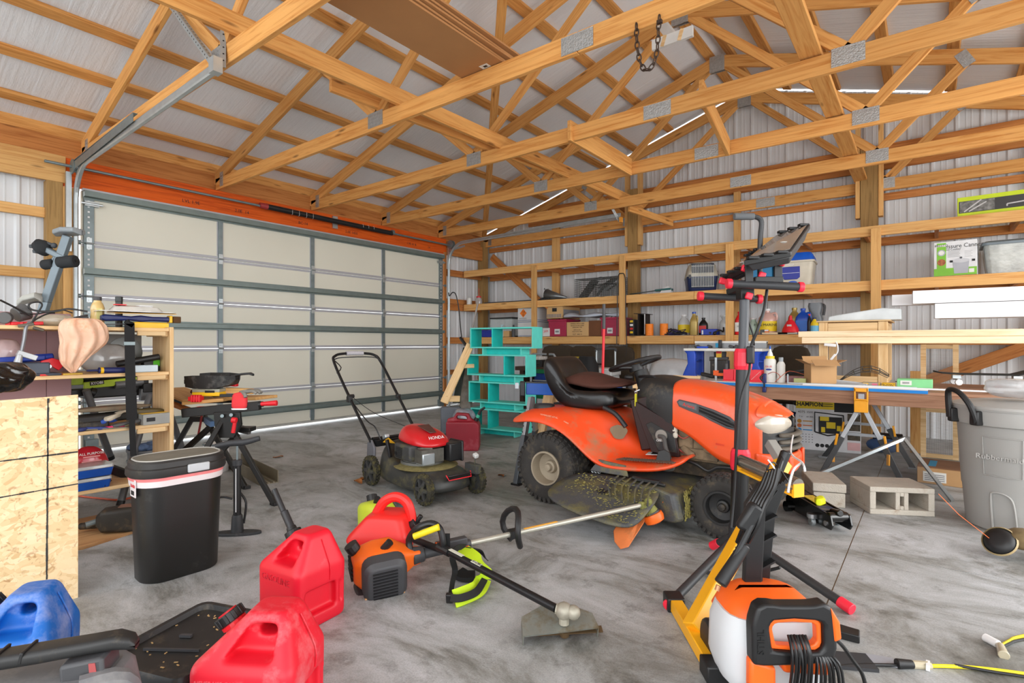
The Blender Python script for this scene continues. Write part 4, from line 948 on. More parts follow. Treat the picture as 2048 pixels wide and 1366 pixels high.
# harness straps, lying over the shaft
hs_ = thing('harness_strap', 'lime padded harness strap with black webbing draped over the trimmer shafts', 'strap', tuple(PZ(935,1150)))
ho = PZ(935,1150)
def ribbon(parent, pts, w, mat, name, th=.006, up=(0,0,1), sub=5):
    P = smooth_path([V(p) for p in pts], sub); b = MB(); rings = []
    for i, p in enumerate(P):
        d = (P[min(i+1, len(P)-1)]-P[max(i-1,0)]).normalized(); u = V(up(i/(len(P)-1)) if callable(up) else up); s = d.cross(u).normalized(); n = s.cross(d)
        rings.append([p+s*w/2+n*th/2, p-s*w/2+n*th/2, p-s*w/2-n*th/2, p+s*w/2-n*th/2])
    return b.loft(rings).B(name, mat, parent, smooth=1, auto=50)
M_pad = plain('pad_lime', (.74,.86,.10),.75,0,.05,8); M_web = plain('black_webbing', (.09,.09,.095),.8,0,.1,60)
ribbon(hs_, [PZ(925,1100,.14)-ho, PZ(950,1118,.12)-ho, PZ(968,1140,.07)-ho, PZ(970,1158,.03)-ho], .085, M_pad, 'shoulder_pad', .018)
ribbon(hs_, [PZ(966,1160,.03)-ho, PZ(955,1178,.035)-ho, PZ(925,1192,.035)-ho, PZ(908,1198,.03)-ho], .075, M_pad, 'chest_pad', .016, up=(.5,-.6,.5))
ribbon(hs_, [PZ(968,1162,.04)-ho, PZ(952,1184,.045)-ho, PZ(922,1196,.045)-ho, PZ(902,1196,.045)-ho], .03, M_web, 'webbing', .022, up=(.5,-.6,.5))
ribbon(hs_, [PZ(900,1196,.04)-ho, PZ(905,1165,.05)-ho, PZ(910,1140,.07)-ho, PZ(905,1115,.15)-ho, PZ(915,1096,.17)-ho, PZ(930,1094,.15)-ho], .028, M_web, 'webbing', .004, up=(.8,-.6,.1))
ribbon(hs_, [PZ(930,1094,.15)-ho, PZ(955,1100,.08)-ho, PZ(972,1118,.02)-ho], .06, M_web, 'webbing', .004)
ribbon(hs_, [PZ(915,1145,.03)-ho, PZ(930,1152,.02)-ho, PZ(950,1152,.02)-ho], .09, M_web, 'hip_pad', .02)
MB().box(PZ(899,1196,.04)-ho, (.03,.02,.045),(.3,0,.6)).B('buckle', M_black, hs_, bevel=.004)
MB().box(PZ(893,1085,.20)-ho, (.035,.01,.09),(.2,0,.6)).B('strap_end', M_web, hs_)
# ---- bin
bn = thing('waste_bin', 'tall black waste bin with dusty lid and a white bag rim', 'waste bin', (-3.03,1.135,0), rad(88)); bn.scale = (1,1,.97)
def oring(L_, w, z, n=8): return [V((x, y, z)) for x, y in rrect(L_, w, w*.42, n)]
MB().loft([oring(.345,.225,.0), oring(.355,.235,.008), oring(.375,.245,.3), oring(.392,.255,.525)]).B('body', plain('bin_black', (.115,.11,.105),.38,0,.08,3, dust=(.3,.29,.28), dust_amt=.04), bn, smooth=1)
MB().loft([oring(.400,.262,.478), oring(.404,.266,.49), oring(.408,.270,.528)]).B('bag_rim', plain('bag_white', (.88,.84,.84),.35,0,.05,12), bn, smooth=1)
MB().loft([oring(.409,.271,.508), oring(.412,.273,.535)]).B('bag_drawstring', plain('bag_pink', (.90,.50,.50),.4,0,.15,12), bn, smooth=1)
MB().loft([oring(.425,.288,.525), oring(.432,.295,.535), oring(.430,.293,.565), oring(.415,.278,.570), oring(.412,.275,.595), oring(.400,.262,.604)]).B('lid_rim', plain('bin_lid', (.16,.155,.15),.5,0,.08,6, dust=(.36,.34,.30), dust_amt=.1), bn, smooth=1, auto=25)
MB().loft([oring(.365,.228,.600), oring(.365,.228,.606)]).B('lid_top', plain('dusty_lid', (.47,.45,.40),.85,0,.12,12), bn)
b = MB().loft([oring(.385,.247,.603), oring(.380,.242,.609), oring(.372,.235,.609), oring(.367,.230,.603)], closed_path=True); b.B('lid_bead', plain('pale_bead', (.66,.65,.62),.7), bn, smooth=1)
MB().box((.045,-.150,.553),(.10,.016,.042)).B('lid_latch', plain('latch_grey', (.70,.71,.72),.4), bn, bevel=.006)
MB().box((-.200,-.03,.475),(.003,.075,.085)).B('sticker', plain('sticker_white', (.85,.82,.82),.5), bn)
text('TRASH', .022, bn, frame((-.2024,-.03,.485),(0,-1,0),(0,0,1)), M_red)
MB().box((-.2018,-.03,.452),(.003,.04,.02)).B('sticker_print', M_ink, bn)
# ---- bike pump
bp_ = thing('floor_pump', 'dark floor bicycle pump standing beside the black bin', 'bicycle pump', (-3.305,1.565,0), rad(45))
M_pump = plain('pump_grey', (.20,.205,.215),.55,0,.1,8, dust=(.36,.35,.34), dust_amt=.15)
MB().prism([(.14*cos(a),.042*sin(a)) for a in [i*PI/10 for i in range(20)]], .018, Matrix.Translation((0,0,.009))).B('base', M_pump, bp_, bevel=.004)
MB().lathe([(.036,.016),(.034,.05),(.030,.11),(.026,.12)], n=18).B('foot_socket', M_pump, bp_, smooth=1)
MB().cyl((0,0,.10),(0,0,.425),.0215, n=18).B('barrel', M_black, bp_, smooth=1)
MB().cyl((0,0,.415),(0,0,.45),.027, n=18).B('barrel_cap', M_pump, bp_, bevel=.003)
MB().cyl((0,0,.45),(0,0,.54),.006, n=8).B('rod', M_galvd, bp_)
MB().tube([(-.12,-.01,.535),(-.05,0,.548),(0,0,.552),(.05,0,.556),(.125,.01,.575)], lambda t: .0155+.004*sin(PI*t),12, sub=4).B('handle', M_pump, bp_, smooth=1)
b = MB().tube([(.03,.02,.06),(.04,.03,.18),(.0,.045,.24)], .007,8, sub=4).tube([(-.02,-.02,.22),(-.09,-.04,.235),(-.16,-.06,.16),(-.17,-.07,.03),(-.15,-.075,.012)], .006,8, sub=6); b.B('hose', M_black, bp_, smooth=1)
MB().box((.0,-.0215,.27),(.005,.003,.26)).B('pressure_scale', M_white, bp_)
# ---- black drain tray under the nearest can
tr = thing('drain_container', 'black flat oil drain container with recessed top, behind the nearest red can', 'drain container', (-1.975,.79,0), rad(20))
b = MB().loft([rsec(.34,.40,.055,.03), rsec(.36,.42,.07,.035), rsec(.36,.42,.15,.035), rsec(.35,.41,.162,.035), rsec(.315,.375,.162,.03), rsec(.305,.365,.145,.03)]); b.B('body', M_dblk, tr, smooth=1, auto=50)
for x in (-.11,.11):
    for y in (-.14,.14): MB().box((x, y, .03),(.07,.07,.06)).B('foot', M_black, tr, bevel=.008)
MB().bar((-.10,-.10,.151),(.08,-.05,.151),.006,.008).B('ridge', M_tgr, tr); MB().bar((-.06,.0,.151),(-.02,.01,.151),.012,.008).B('ridge', M_tgr, tr)
b = MB(); rnd = random.Random(5)
for i in range(30): b.box((rnd.uniform(-.14,.12), rnd.uniform(-.17,.16),.1465),(rnd.uniform(.004,.014),.004,.002),(0,0, rnd.uniform(0,3)))
o = b.B('wood_chips', plain('chip_tan', (.75,.62,.42),.9), tr); o['kind'] = 'stuff'
# ---- grey case with ribbed carry handle, bottom-left corner
tc_ = thing('tool_case', 'grey and black power tool with ribbed carry handle, in the near left corner', 'power tool', (-1.665,.335,0), rad(52))
b = MB().loft([rsec(.34,.24,.0,.03), rsec(.36,.26,.03,.04), rsec(.36,.26,.22,.05), rsec(.30,.20,.345,.05,.02), rsec(.28,.17,.365,.05,.02)]); b.B('body', plain('case_grey', (.42,.42,.43),.6,0,.15,5, dust=(.55,.54,.53), dust_amt=.35), tc_, bevel=.01)
b = MB(); rings = []
for x, z, w, h in ((-.30,.405,.055,.03),(-.15,.41,.06,.032),(.0,.418,.062,.032),(.10,.425,.06,.030),(.155,.428,.055,.034),(.185,.42,.045,.03),(.195,.412,.03,.02)):
    rings.append([V((x, y, z+q)) for y, q in rrect(w, h, .012)])
b.loft(rings).B('carry_handle', M_dblk, tc_, smooth=1)
for i in range(5): MB().box((-.25+.055*i, 0,.4145+.0022*i),(.007,.0635,.026),(0,.15,.0)).B('grip_rib', M_black, tc_, bevel=.002)
MB().prism([(.06,.20),(.15,.22),(.14,.41),(.05,.40)], .09, M_pr).B('handle_post', M_tgr, tc_, bevel=.008)
MB().prism([(.125,.22),(.148,.24),(.125,.40),(.112,.40)], .094, M_pr).B('red_trim', plain('dull_red', (.62,.28,.28),.5), tc_)
MB().tube([(.10,-.06,.35),(.17,-.03,.34),(.185,.0,.25),(.18,.0,.12)], .03,10, sub=4).B('side_guard', MATS['case_grey'], tc_, smooth=1)
# ---- OSB panel with painted lines, black sack
def osb():
    m, nt, b = _new('osb_board'); tc = N(nt, 'ShaderNodeTexCoord')
    vo = N(nt, 'ShaderNodeTexVoronoi', Scale=26.0); mp = N(nt, 'ShaderNodeMapping'); mp.inputs['Scale'].default_value = (1,1.0,1.9); nt.links.new(tc.outputs['Object'], mp.inputs['Vector'])
    nz = N(nt, 'ShaderNodeTexNoise', Scale=5.0, Detail=3.0); nt.links.new(tc.outputs['Object'], nz.inputs['Vector'])
    va = N(nt, 'ShaderNodeVectorMath', operation='MULTIPLY_ADD'); nt.links.new(nz.outputs['Color'], va.inputs[0]); va.inputs[1].default_value = (.3,.3,.3); nt.links.new(mp.outputs[0], va.inputs[2]); nt.links.new(va.outputs[0], vo.inputs['Vector'])
    r = ramp(nt, vo.outputs['Color'], [(.0, lin((.84,.70,.50))),(.45, lin((.93,.81,.62))),(1.0, lin((.97,.88,.72)))])
    n2 = N(nt, 'ShaderNodeTexNoise', Scale=30.0, Detail=6.0, Distortion=1.5); nt.links.new(tc.outputs['Object'], n2.inputs['Vector'])
    r2 = ramp(nt, n2.outputs[0], [(.30, lin((.66,.46,.27))),(.42,(1,1,1,1))])
    c = mix(nt, .55, r.outputs[0], r2.outputs[0], 'MULTIPLY'); nt.links.new(c, b.inputs['Base Color']); b.inputs['Roughness'].default_value = .75
    bp = N(nt, 'ShaderNodeBump', Strength=.3, Distance=.003); nt.links.new(vo.outputs['Color'], bp.inputs['Height']); nt.links.new(bp.outputs[0], b.inputs['Normal']); return m
ob = thing('particle_board', 'upright oriented strand board panel with dark painted grid lines', 'board', (-3.06,.735,0))
MB().prism([(0,0),(0,.918),(-1.0,.90),(-1.0,.0),(-.095,-.0),(-.095,.012),(-.03,.012),(-.03,.0)], .012, Matrix(((0,0,1,0),(1,0,0,0),(0,1,0,0),(0,0,0,1)))).B('panel', osb(), ob)
M_line = plain('sprayed_line', (.20,.20,.20),.8,0,.2,40)
b = MB(); rnd = random.Random(2)
def sketch(p, q, n=40):
    for i in range(n):
        a, c = i/n, (i+1)/n; y0, z0 = p[0]+(q[0]-p[0])*a, p[1]+(q[1]-p[1])*a; y1, z1 = p[0]+(q[0]-p[0])*c, p[1]+(q[1]-p[1])*c; w = .004+rnd.random()*.004
        b.bar((.0065, y0+rnd.uniform(-.001,.001), z0),(.0065, y1, z1),.0012, w, up=(0,-(z1-z0),(y1-y0)) if abs(y1-y0) > abs(z1-z0) else (0,1,0))
sketch((-.105,.91),(-.11,.12)); sketch((0,.660),(-1.0,.665)); sketch((0,.515),(-1.0,.50)); b.B('painted_lines', M_line, ob)
for y in (-.25,-.7): MB().box((-.03, y, .45),(.04,.05,.88)).B('stud', M_pale, ob)
sk = MB(); rings = []
rnd = random.Random(4)
for i in range(13):
    t = i/12; zz = .93+.135*t; w = sin(PI*(.15+.70*t))**.5; n = 60
    rings.append([V((-3.32+.13*w*cos(2*PI*j/n)*(1+.10*sin(7*2*PI*j/n+i*.9)+rnd.uniform(-.05,.05)),.46+.17*w*sin(2*PI*j/n)*(1+.08*sin(9*2*PI*j/n-i*.8)+rnd.uniform(-.04,.04)), zz+rnd.uniform(-.010,.010))) for j in range(n)])
tag(sk.loft(rings).B('plastic_sack', plain('black_film', (.05,.05,.055),.2,0,.1,6, coat=.5), None, sub=1), 'crumpled shiny black plastic sack on the tool shelf above the board', 'sack')
# ================================================================== TOOL SHELF ZONE (left)
FX = -4.10; BX = PY(308,700,1.5).x
YE = 1.49
ts = thing('tool_shelf', 'raw pine shelf unit loaded with tools, its end panel beside the black bin', 'shelf unit', (FX, YE, 0))
lo = V((FX, YE, 0))
def plank(nm, a, b_, w, h, mat=M_pale, par=None, up=(0,0,1)):
    return beam(nm, a, b_, w, h, mat, par if par is not None else ts, up)
DS = FX-BX
beam('end_panel', ((FX+BX)/2, YE+.012,0),((FX+BX)/2, YE+.012,1.262),.024, DS, M_pale, ts, up=(1,0,0))
for z in (1.243,.948,.598,.232):
    beam('shelf_board', ((FX+BX)/2-.12,-.3, z),((FX+BX)/2-.12, YE-.001, z), DS+.22,.022, M_pale, ts)
for z in (1.243,.948,.598):
    beam('cleat', (FX-.03, YE-.02, z-.028),(BX, YE-.02, z-.028),.038,.034, M_pale, ts)
    beam('cleat', (FX-.012, YE-.19, z-.026),(FX-.012, YE-.024, z-.026),.02,.03, M_pale, ts)
beam('end_panel', (FX-.15,-.31,0),(FX-.15,-.31,1.262),.024, DS, M_pale, ts, up=(1,0,0))
ZT, Z2, Z3, Z4 = 1.254,.959,.609,.243
def at(px, py, x): return PX(px, py, x)
def onshelf(px, x, z):
    p = PX(px, 687, x); return V((x, p.y, z))
# mauve cardboard carton behind the shelf
M_mauve = plain('mauve_cardboard', (.66,.53,.55),.8,0,.06,4)
cx_ = -4.62; ya, yb = at(143,640, cx_).y, at(92,640, cx_).y
ct = thing('carton', 'large mauve cardboard carton standing behind the tool shelf', 'carton', (cx_, ya, 0))
MB().box((-.14,-.55,.675),(.26,1.1,1.35)).B('carton_body', M_mauve, ct, bevel=.004)
MB().span((-.008,-1.1,.01),(.002, yb-ya, 1.352)).B('side_flap', M_mauve, ct); MB().span((-.008, yb-ya+.003,.01),(.000,.0,1.33)).B('side_flap', M_mauve, ct, bevel=.003)
text('3110820C', .055, ct, frame((.0035,(yb-ya)*.28,1.10),(0,0,-1),(0,1,0)), plain('carton_print', (.40,.32,.35)))
# exercise machine upright behind
ex = thing('exercise_bench', 'grey exercise machine upright with black foam rollers, behind the mauve carton', 'exercise machine', (-6.2,1.32,0)); eo = V((-6.2,1.32,0))
def exp_(px, py, d=4.9): return O_+_ray(px, py)*d-eo
M_exg = plain('exercise_grey', (.50,.55,.58),.4,.3,.06,6); M_foam = plain('foam_black', (.16,.17,.18),.8,0,.1,10)
b = MB(); b.bar(exp_(92,603), exp_(136,472),.05,.075, up=(.7,.5,0)); b.B('upright_tube', M_exg, ex, bevel=.006)
b = MB(); b.bar(exp_(92,603), exp_(78,650),.05,.075, up=(.7,.5,0)); P_ = exp_(78,650); b.bar(P_, V((P_.x+.12, P_.y-.05,.02)),.05,.07, up=(.7,.5,0)); b.bar(V((P_.x-.3, P_.y-.05,.03)), V((P_.x+.5, P_.y-.05,.03)),.06,.06); b.B('base_frame', M_exg, ex, bevel=.006)
b = MB(); rings = []
for px, py, w in ((112,468,.02),(118,466,.10),(138,463,.15),(158,462,.10),(164,466,.02)): rings.append([exp_(px, py)+V((.6*x*.9,-.8*x*.9, z)) for x, z in rrect(w*1.6,.045,.018)])
b.loft(rings).B('pad', plain('pad_grey', (.60,.63,.65),.5), ex, bevel=.004)
MB().cyl(exp_(118,525), exp_(152,522),.055, n=20).B('foam_roller', M_foam, ex, bevel=.012); MB().cyl(exp_(150,522)+V((.002,0,0)), exp_(154,522),.014, n=12).B('roller_bolt', M_black, ex)
MB().cyl(exp_(86,530), exp_(108,527),.045, n=20).B('foam_roller', M_foam, ex, bevel=.012)
MB().tube([exp_(96,536), exp_(105,522), exp_(111,512)], .015,10).B('roller_arm', M_exg, ex)
b = MB().lathe([(.02,-.05),(.075,-.045),(.08,.0),(.05,.03),(.02,.05)], exp_(88,493),(.7,.4,.5),18); b.B('pulley_hub', M_foam, ex, smooth=1)
b = MB().bar(exp_(66,494), exp_(82,493),.09,.03).bar(exp_(72,504), exp_(88,502),.08,.03).ball(exp_(108,491),.025).tube([exp_(80,490), exp_(95,486), exp_(112,492)], .014,8); b.B('pedal_straps', plain('strap_grey', (.30,.32,.34),.6), ex, bevel=.006)
b = MB().bar(exp_(95,500), exp_(140,522),.06,.05); b.B('cross_arm', M_exg, ex, bevel=.01)
b = MB(); rings = [[exp_(px, py)+V((x*.8,-x*.5, z)) for x, z in rrect(w, .05,.02)] for px, py, w in ((38,606,.1),(55,598,.22),(80,592,.24),(88,600,.12))]; b.loft(rings).B('seat_cover', plain('cover_white', (.74,.74,.71),.6), ex, bevel=.01)
# ---- table saw on its stand behind the shelf
M_saw = plain('saw_lime', (.74,.86,.10),.45,0,.05,5); M_sawg = plain('saw_grey', (.45,.46,.47),.45,.3,.1,8)
sx_ = -4.86
sw_ = thing('table_saw', 'lime green and black table saw on a grey tube stand, seen through the tool shelf', 'table saw', (sx_, 1.6,0)); so = V((sx_, 1.6,0))
def sp(px, py, x=sx_): return PX(px, py, x)-so
b = MB(); q0, q1 = sp(167,770), sp(292,757)
b.prism([(sp(167,765).y, sp(167,765).z),(sp(292,752).y, sp(292,752).z+.0),(sp(292,760).y, sp(292,760).z),(sp(232,768).y, sp(232,768).z),(sp(227,772).y, sp(227,772).z),(sp(167,778).y, sp(167,778).z)], .02, Matrix(((0,0,1,0),(1,0,0,0),(0,1,0,0),(0,0,0,1)))); b.B('rail_lime', M_saw, sw_, bevel=.003)
MB().box(sp(193,766)+V((.012,0,0)),(.004,.085,.026),(.1,0,0)).B('name_plate', M_ink, sw_); text('RYOBI', .026, sw_, frame(sp(193,766)+V((.0145,0,0)),(0,1,.1),(0,-.1,1)), M_white, bold=.0008)
MB().box(sp(155,762)+V((-.05,0,0)),(.06,.08,.06)).B('fence_end', M_saw, sw_, bevel=.004)
MB().box(sp(240,768)+V((-.25,0,-.03)),(.40,.42,.14)).B('saw_body', M_black, sw_, bevel=.01)
MB().box(sp(235,755)+V((-.25,0,.035)),(.46,.56,.03)).B('saw_table', M_sawg, sw_, bevel=.003)
MB().cyl(sp(230,770), sp(285,764),.028, n=14).B('rail_tube', M_sawg, sw_, smooth=1)
b = MB().box(sp(298,775)+V((.01,0,0)),(.05,.10,.07)).box(sp(303,770)+V((.04,0,0)),(.03,.02,.03)); b.B('switch_box', M_black, sw_, bevel=.005); MB().box(sp(300,788),(.05,.14,.09)).B('bracket', M_sawg, sw_, bevel=.005)
b = MB().cyl(sp(178,783), sp(190,787)+V((0,0,0)),.035, n=14).box(sp(155,785),(.10,.10,.05)); b.B('motor', M_black, sw_, bevel=.006)
for (a, c, w) in ((sp(178,790), sp(187,822),.03),(sp(203,865), sp(218,915),.03)): pass
for p, q in ((PX(172,780,-4.75), PX(222,918,-4.9)),(PX(300,790,-4.75), PX(240,1003,-4.56)),(PX(300,790,-5.2), PX(362,890,-5.4)),(PX(330,800,-4.8), PX(385,900,-5.0))):
    q = V((q.x, q.y, .0)) if abs(q.z) < .25 else q
    MB().cyl(p-so, q-so, .024, n=12).B('stand_leg', M_sawg, sw_, smooth=1)
    d_ = (q-p).normalized(); MB().cyl(q-so-d_*.03, q-so, .026, n=12).B('rubber_foot', M_black, sw_)
MB().bar(PX(200,930,-4.45)-so, PX(262,952,-4.3)-so, .035,.055).B('stand_rail', M_black, sw_, bevel=.003)
# ---- things on the top board
M_clr = clear('clear_plastic', (.95,.93,.90),.08,.30)
p = onshelf(195,-4.30, ZT)
bt = thing('glue_bottle', 'clear bottle of amber liquid with black cap on the tool shelf', 'bottle', p)
MB().lathe([(.001,.0),(.036,.0),(.038,.01),(.036,.05),(.039,.06),(.036,.10),(.039,.115),(.038,.13),(.030,.155),(.021,.168),(.021,.18)], n=24).B('body', plain('amber_liquid', (.82,.70,.46),.15,0,.12,20, coat=.6), bt, smooth=1)
MB().cyl((0,0,.176),(0,0,.20),.023, n=20).B('cap', M_tgr, bt, bevel=.002); MB().box((.034,.0,.09),(.012,.03,.07)).B('label', plain('label_yellowish', (.85,.80,.5)), bt)
p = onshelf(238,-4.38, ZT); o = MB().cyl((0,0,0),(0,0,.215),.021, n=18).cyl((0,0,.18),(0,0,.216),.0225, n=18).B('tube', plain('tube_black', (.16,.18,.18),.4), None, bevel=.003); o.location = p; tag(o, 'upright black plastic tube behind the clamps on the tool shelf', 'tube')
# clamps and trays stack
p = onshelf(298,-4.24, ZT); o = MB().box((0,0,.018),(.10,.21,.036)).box((0,0,.038),(.09,.19,.004)).B('organizer', plain('tool_yellow', (.95,.76,.10),.45), None, bevel=.004); o.location = p; tag(o, 'yellow flat tool box at the end of the top tool shelf', 'tool box')
M_navy = plain('navy_plastic', (.12,.16,.38),.45)
cl = thing('bar_clamp', 'navy and yellow bar clamp lying on the yellow tool box', 'clamp', onshelf(270,-4.24, ZT+.042))
b = MB(); rings = [[V((x, y, z+.022)) for x, z in rrect(.05, h, .012)] for y, h in ((-.19,.03),(-.17,.044),(-.09,.036),(-.03,.028),(.03,.044),(.10,.03),(.20,.034))]; b.loft(rings).B('clamp_handle', M_navy, cl, bevel=.004)
MB().box((0,.21,.024),(.052,.02,.05)).B('clamp_pad', plain('tool_yellow', (.95,.76,.10)), cl, bevel=.004); MB().box((0,.25,.022),(.05,.05,.045)).B('brush_block', plain('brown_block', (.35,.24,.13),.9), cl, bevel=.005)
o = MB().box((0,0,.0),(.16,.36,.004),(.02,.05,0)).B('saw_blade', plain('yellow_card', (.88,.66,.25),.5), None); o.location = onshelf(285,-4.24, ZT+.10); tag(o, 'yellow backed blade card under the blister packs on top shelf', 'card')
bl = thing('blister_pack', 'stack of clear blister packs topping the clamps on the tool shelf', 'packet', onshelf(272,-4.22, ZT+.104))
b = MB(); rings = [[V((x, y, z)) for x, y in rrect(w, l, .03)] for w, l, z in ((.17,.44,.0),(.17,.44,.004),(.13,.30,.008),(.10,.25,.035),(.07,.2,.042))]; b.loft(rings).B('shell', plain('clear_shell', (.80,.79,.76),.15,0,.12,14, coat=.8), bl, smooth=1, auto=25)
MB().box((.03,-.10,.045),(.05,.06,.006)).B('insert', M_red, bl); MB().box((.0,.05,.046),(.06,.08,.005)).B('insert', M_white, bl)
o = MB().box((0,0,0),(.12,.20,.006),(.05,.0,.1)).B('sanding_plate', M_tgr, None); o.location = onshelf(225,-4.18, ZT+.02); tag(o, 'grey flat trowel blade lying on the top shelf edge', 'trowel')
# black strap hanging over the edge
st_ = thing('luggage_strap', 'black webbing strap with buckle hanging down the front of the tool shelf', 'strap', onshelf(260, FX, ZT)); sto = st_.location.copy()
ribbon(st_, [PX(262,648,-4.30)-sto, PX(258,645,-4.17)-sto, PX(259,647, FX+.012)-sto, PX(259,655, FX+.02)-sto, PX(260,720, FX+.02)-sto, PX(262,790, FX+.02)-sto], .056, M_web, 'webbing', .003, up=lambda t: (.3,.0,1.0) if t < .35 else (1,0,0))
ribbon(st_, [PX(262,785, FX+.022)-sto, PX(263,820, FX+.022)-sto, PX(264,840, FX+.022)-sto], .060, M_web, 'webbing_fold', .006, up=(1,0,0))
ribbon(st_, [PX(264,838, FX+.02)-sto, PX(265,870, FX+.02)-sto, PX(267,912, FX+.02)-sto], .034, M_web, 'webbing_tail', .004, up=(1,0,0))
MB().box(PX(259,687, FX+.024)-sto, (.006,.064,.024)).B('buckle', M_galvd, st_, bevel=.002)
# orange produce bag hung over the edge
pb = thing('mesh_bag', 'crumpled pale orange plastic bag hanging over the tool shelf edge', 'bag', onshelf(170, FX, ZT)); pbo = pb.location.copy()
b = MB(); rnd = random.Random(8); rings = []
for px, py, w, d in ((168,636,50,.03),(166,645,66,.045),(168,655,74,.05),(168,668,76,.055),(170,680,72,.05),(163,692,66,.05),(156,704,56,.045),(148,716,42,.04),(143,728,34,.03),(146,738,16,.02),(147,746,5,.008)):
    c = PX(px, py, FX+.05)-pbo; k = w/2*.00325; n = 44
    rings.append([c+V((d*sin(2*PI*j/n)*(1+.30*sin(9*2*PI*j/n+py*.05))+rnd.uniform(-.010,.010), k*cos(2*PI*j/n)*(1+.06*sin(13*2*PI*j/n+py*.1)+rnd.uniform(-.05,.05)), rnd.uniform(-.012,.012))) for j in range(n)])
M_obag = plain('orange_film', (.95,.78,.66),.4,0,.10,14, dust=(.94,.60,.42), dust_amt=.25); M_obag.node_tree.nodes['Principled BSDF'].inputs['Alpha'].default_value = .86
b.loft(rings).B('bag', M_obag, pb, sub=1)
ribbon(pb, [PX(140,640,-4.16)-pbo, PX(140,648, FX+.02)-pbo, PX(137,668, FX+.03)-pbo, PX(142,690, FX+.04)-pbo], .06, MATS['orange_film'], 'bag_handle', .004, up=(1,0,.3))
# clear bags
def clearbag(label, px, x, z, w, h, d, seed, tint=(.78,.76,.73)):
    rnd = random.Random(seed); b = MB(); rings = []; n = 18
    for i in range(7):
        t = i/6; k = sin(PI*(.12+.78*t))**.6
        rings.append([V((d/2*k*sin(2*PI*j/n)*(1+rnd.uniform(-.2,.2)), w/2*k*cos(2*PI*j/n)*(1+rnd.uniform(-.15,.15)), h*t+rnd.uniform(-.01,.01)*(1 if 0 < i < 6 else 0))) for j in range(n)])
    o = b.loft(rings).B('plastic_bag', plain('bag_film_%d' % seed, tint, .2,0,.12,18, coat=.6), None, sub=1); o.location = onshelf(px, x, z); return tag(o, label, 'bag')
clearbag('clear bag of small parts on the top shelf, left of the orange bag', 108,-4.26, ZT, .22,.075,.12,21,(.76,.72,.64))
clearbag('clear bag in the second shelf behind the screwdriver', 212,-4.36, Z2,.34,.19,.12,22,(.66,.65,.64))
clearbag('clear bag at the left edge of the second tool shelf', 10,-4.28, Z2+.03,.16,.19,.1,23,(.72,.62,.62))
# pipe fitting, red tool, cable tangle, spray gun
o = MB().cyl((0,-.02,.035),(.06,-.04,.03),.033, n=18).cyl((0,.02,.05),(-.02,.07,.075),.042,.05, n=18).B('pipe_fitting', plain('fitting_grey', (.34,.34,.34),.5,0,.1,10), None, bevel=.004); o.location = onshelf(22,-4.20, ZT+.01); tag(o, 'grey pipe elbow fitting at the left of the top shelf', 'pipe fitting')
o = MB().box((0,0,.012),(.05,.15,.02),(.06,0,.2)).box((.01,-.05,.01),(.03,.08,.02),(0,0,-.3)).B('hand_tool', M_red, None, bevel=.004); o.location = onshelf(52,-4.17, ZT); tag(o, 'small red hand tool on the top shelf below the cables', 'hand tool')
lm = thing('clamp_lamp', 'clamp lamp with grey stem and a tangle of black cable, left of tool shelf', 'lamp', onshelf(52,-4.12, ZT)); lmo = lm.location.copy()
def lp_(px, py, x=-4.15): return PX(px, py, x)-lmo
b = MB().tube([lp_(0,600), lp_(30,615), lp_(62,632)], .006,6, sub=3).tube([lp_(62,648), lp_(78,622), lp_(84,610), lp_(78,604), lp_(62,606), lp_(57,613), lp_(66,620), lp_(90,623), lp_(115,622), lp_(132,618), lp_(150,619), lp_(175,623)], .0055,6, sub=5).tube([lp_(40,626), lp_(70,628), lp_(100,623), lp_(125,620), lp_(145,626)], .004,6, sub=5).tube([lp_(65,643), lp_(82,633), lp_(97,627), lp_(110,626)], .005,6, sub=4); b.B('cable', M_black, lm, smooth=1)
b = MB().tube([lp_(60,644,-4.09), lp_(52,655,-4.08), lp_(48,680,-4.08), lp_(42,708,-4.08)], .009,8, sub=4); b.B('stem', plain('stem_grey', (.52,.53,.55),.35,.5), lm, smooth=1)
b = MB().box(lp_(52,650,-4.085),(.02,.07,.018),(.2,0,0)).cyl(lp_(66,655,-4.085), lp_(88,661,-4.08),.01, n=8); b.B('clamp', plain('clamp_grey', (.38,.35,.30),.5,.3), lm, bevel=.003)
b = MB().cyl(lp_(40,709,-4.08), lp_(35,727,-4.08),.014,.02, n=12).box(lp_(54,711,-4.09),(.04,.09,.03),(-.4,0,0)); b.B('lamp_socket', plain('pale_metal', (.70,.71,.72),.4,.4), lm, bevel=.003)
o = MB().box((0,0,.035),(.07,.10,.06),(.2,0,0)).box((.01,.01,.07),(.05,.07,.012),(.3,0,0)).B('spray_gun', M_tgr, None, bevel=.01); o.location = onshelf(157,-4.33, ZT); tag(o, 'dark grey power tool behind the orange bag on top shelf', 'power tool')
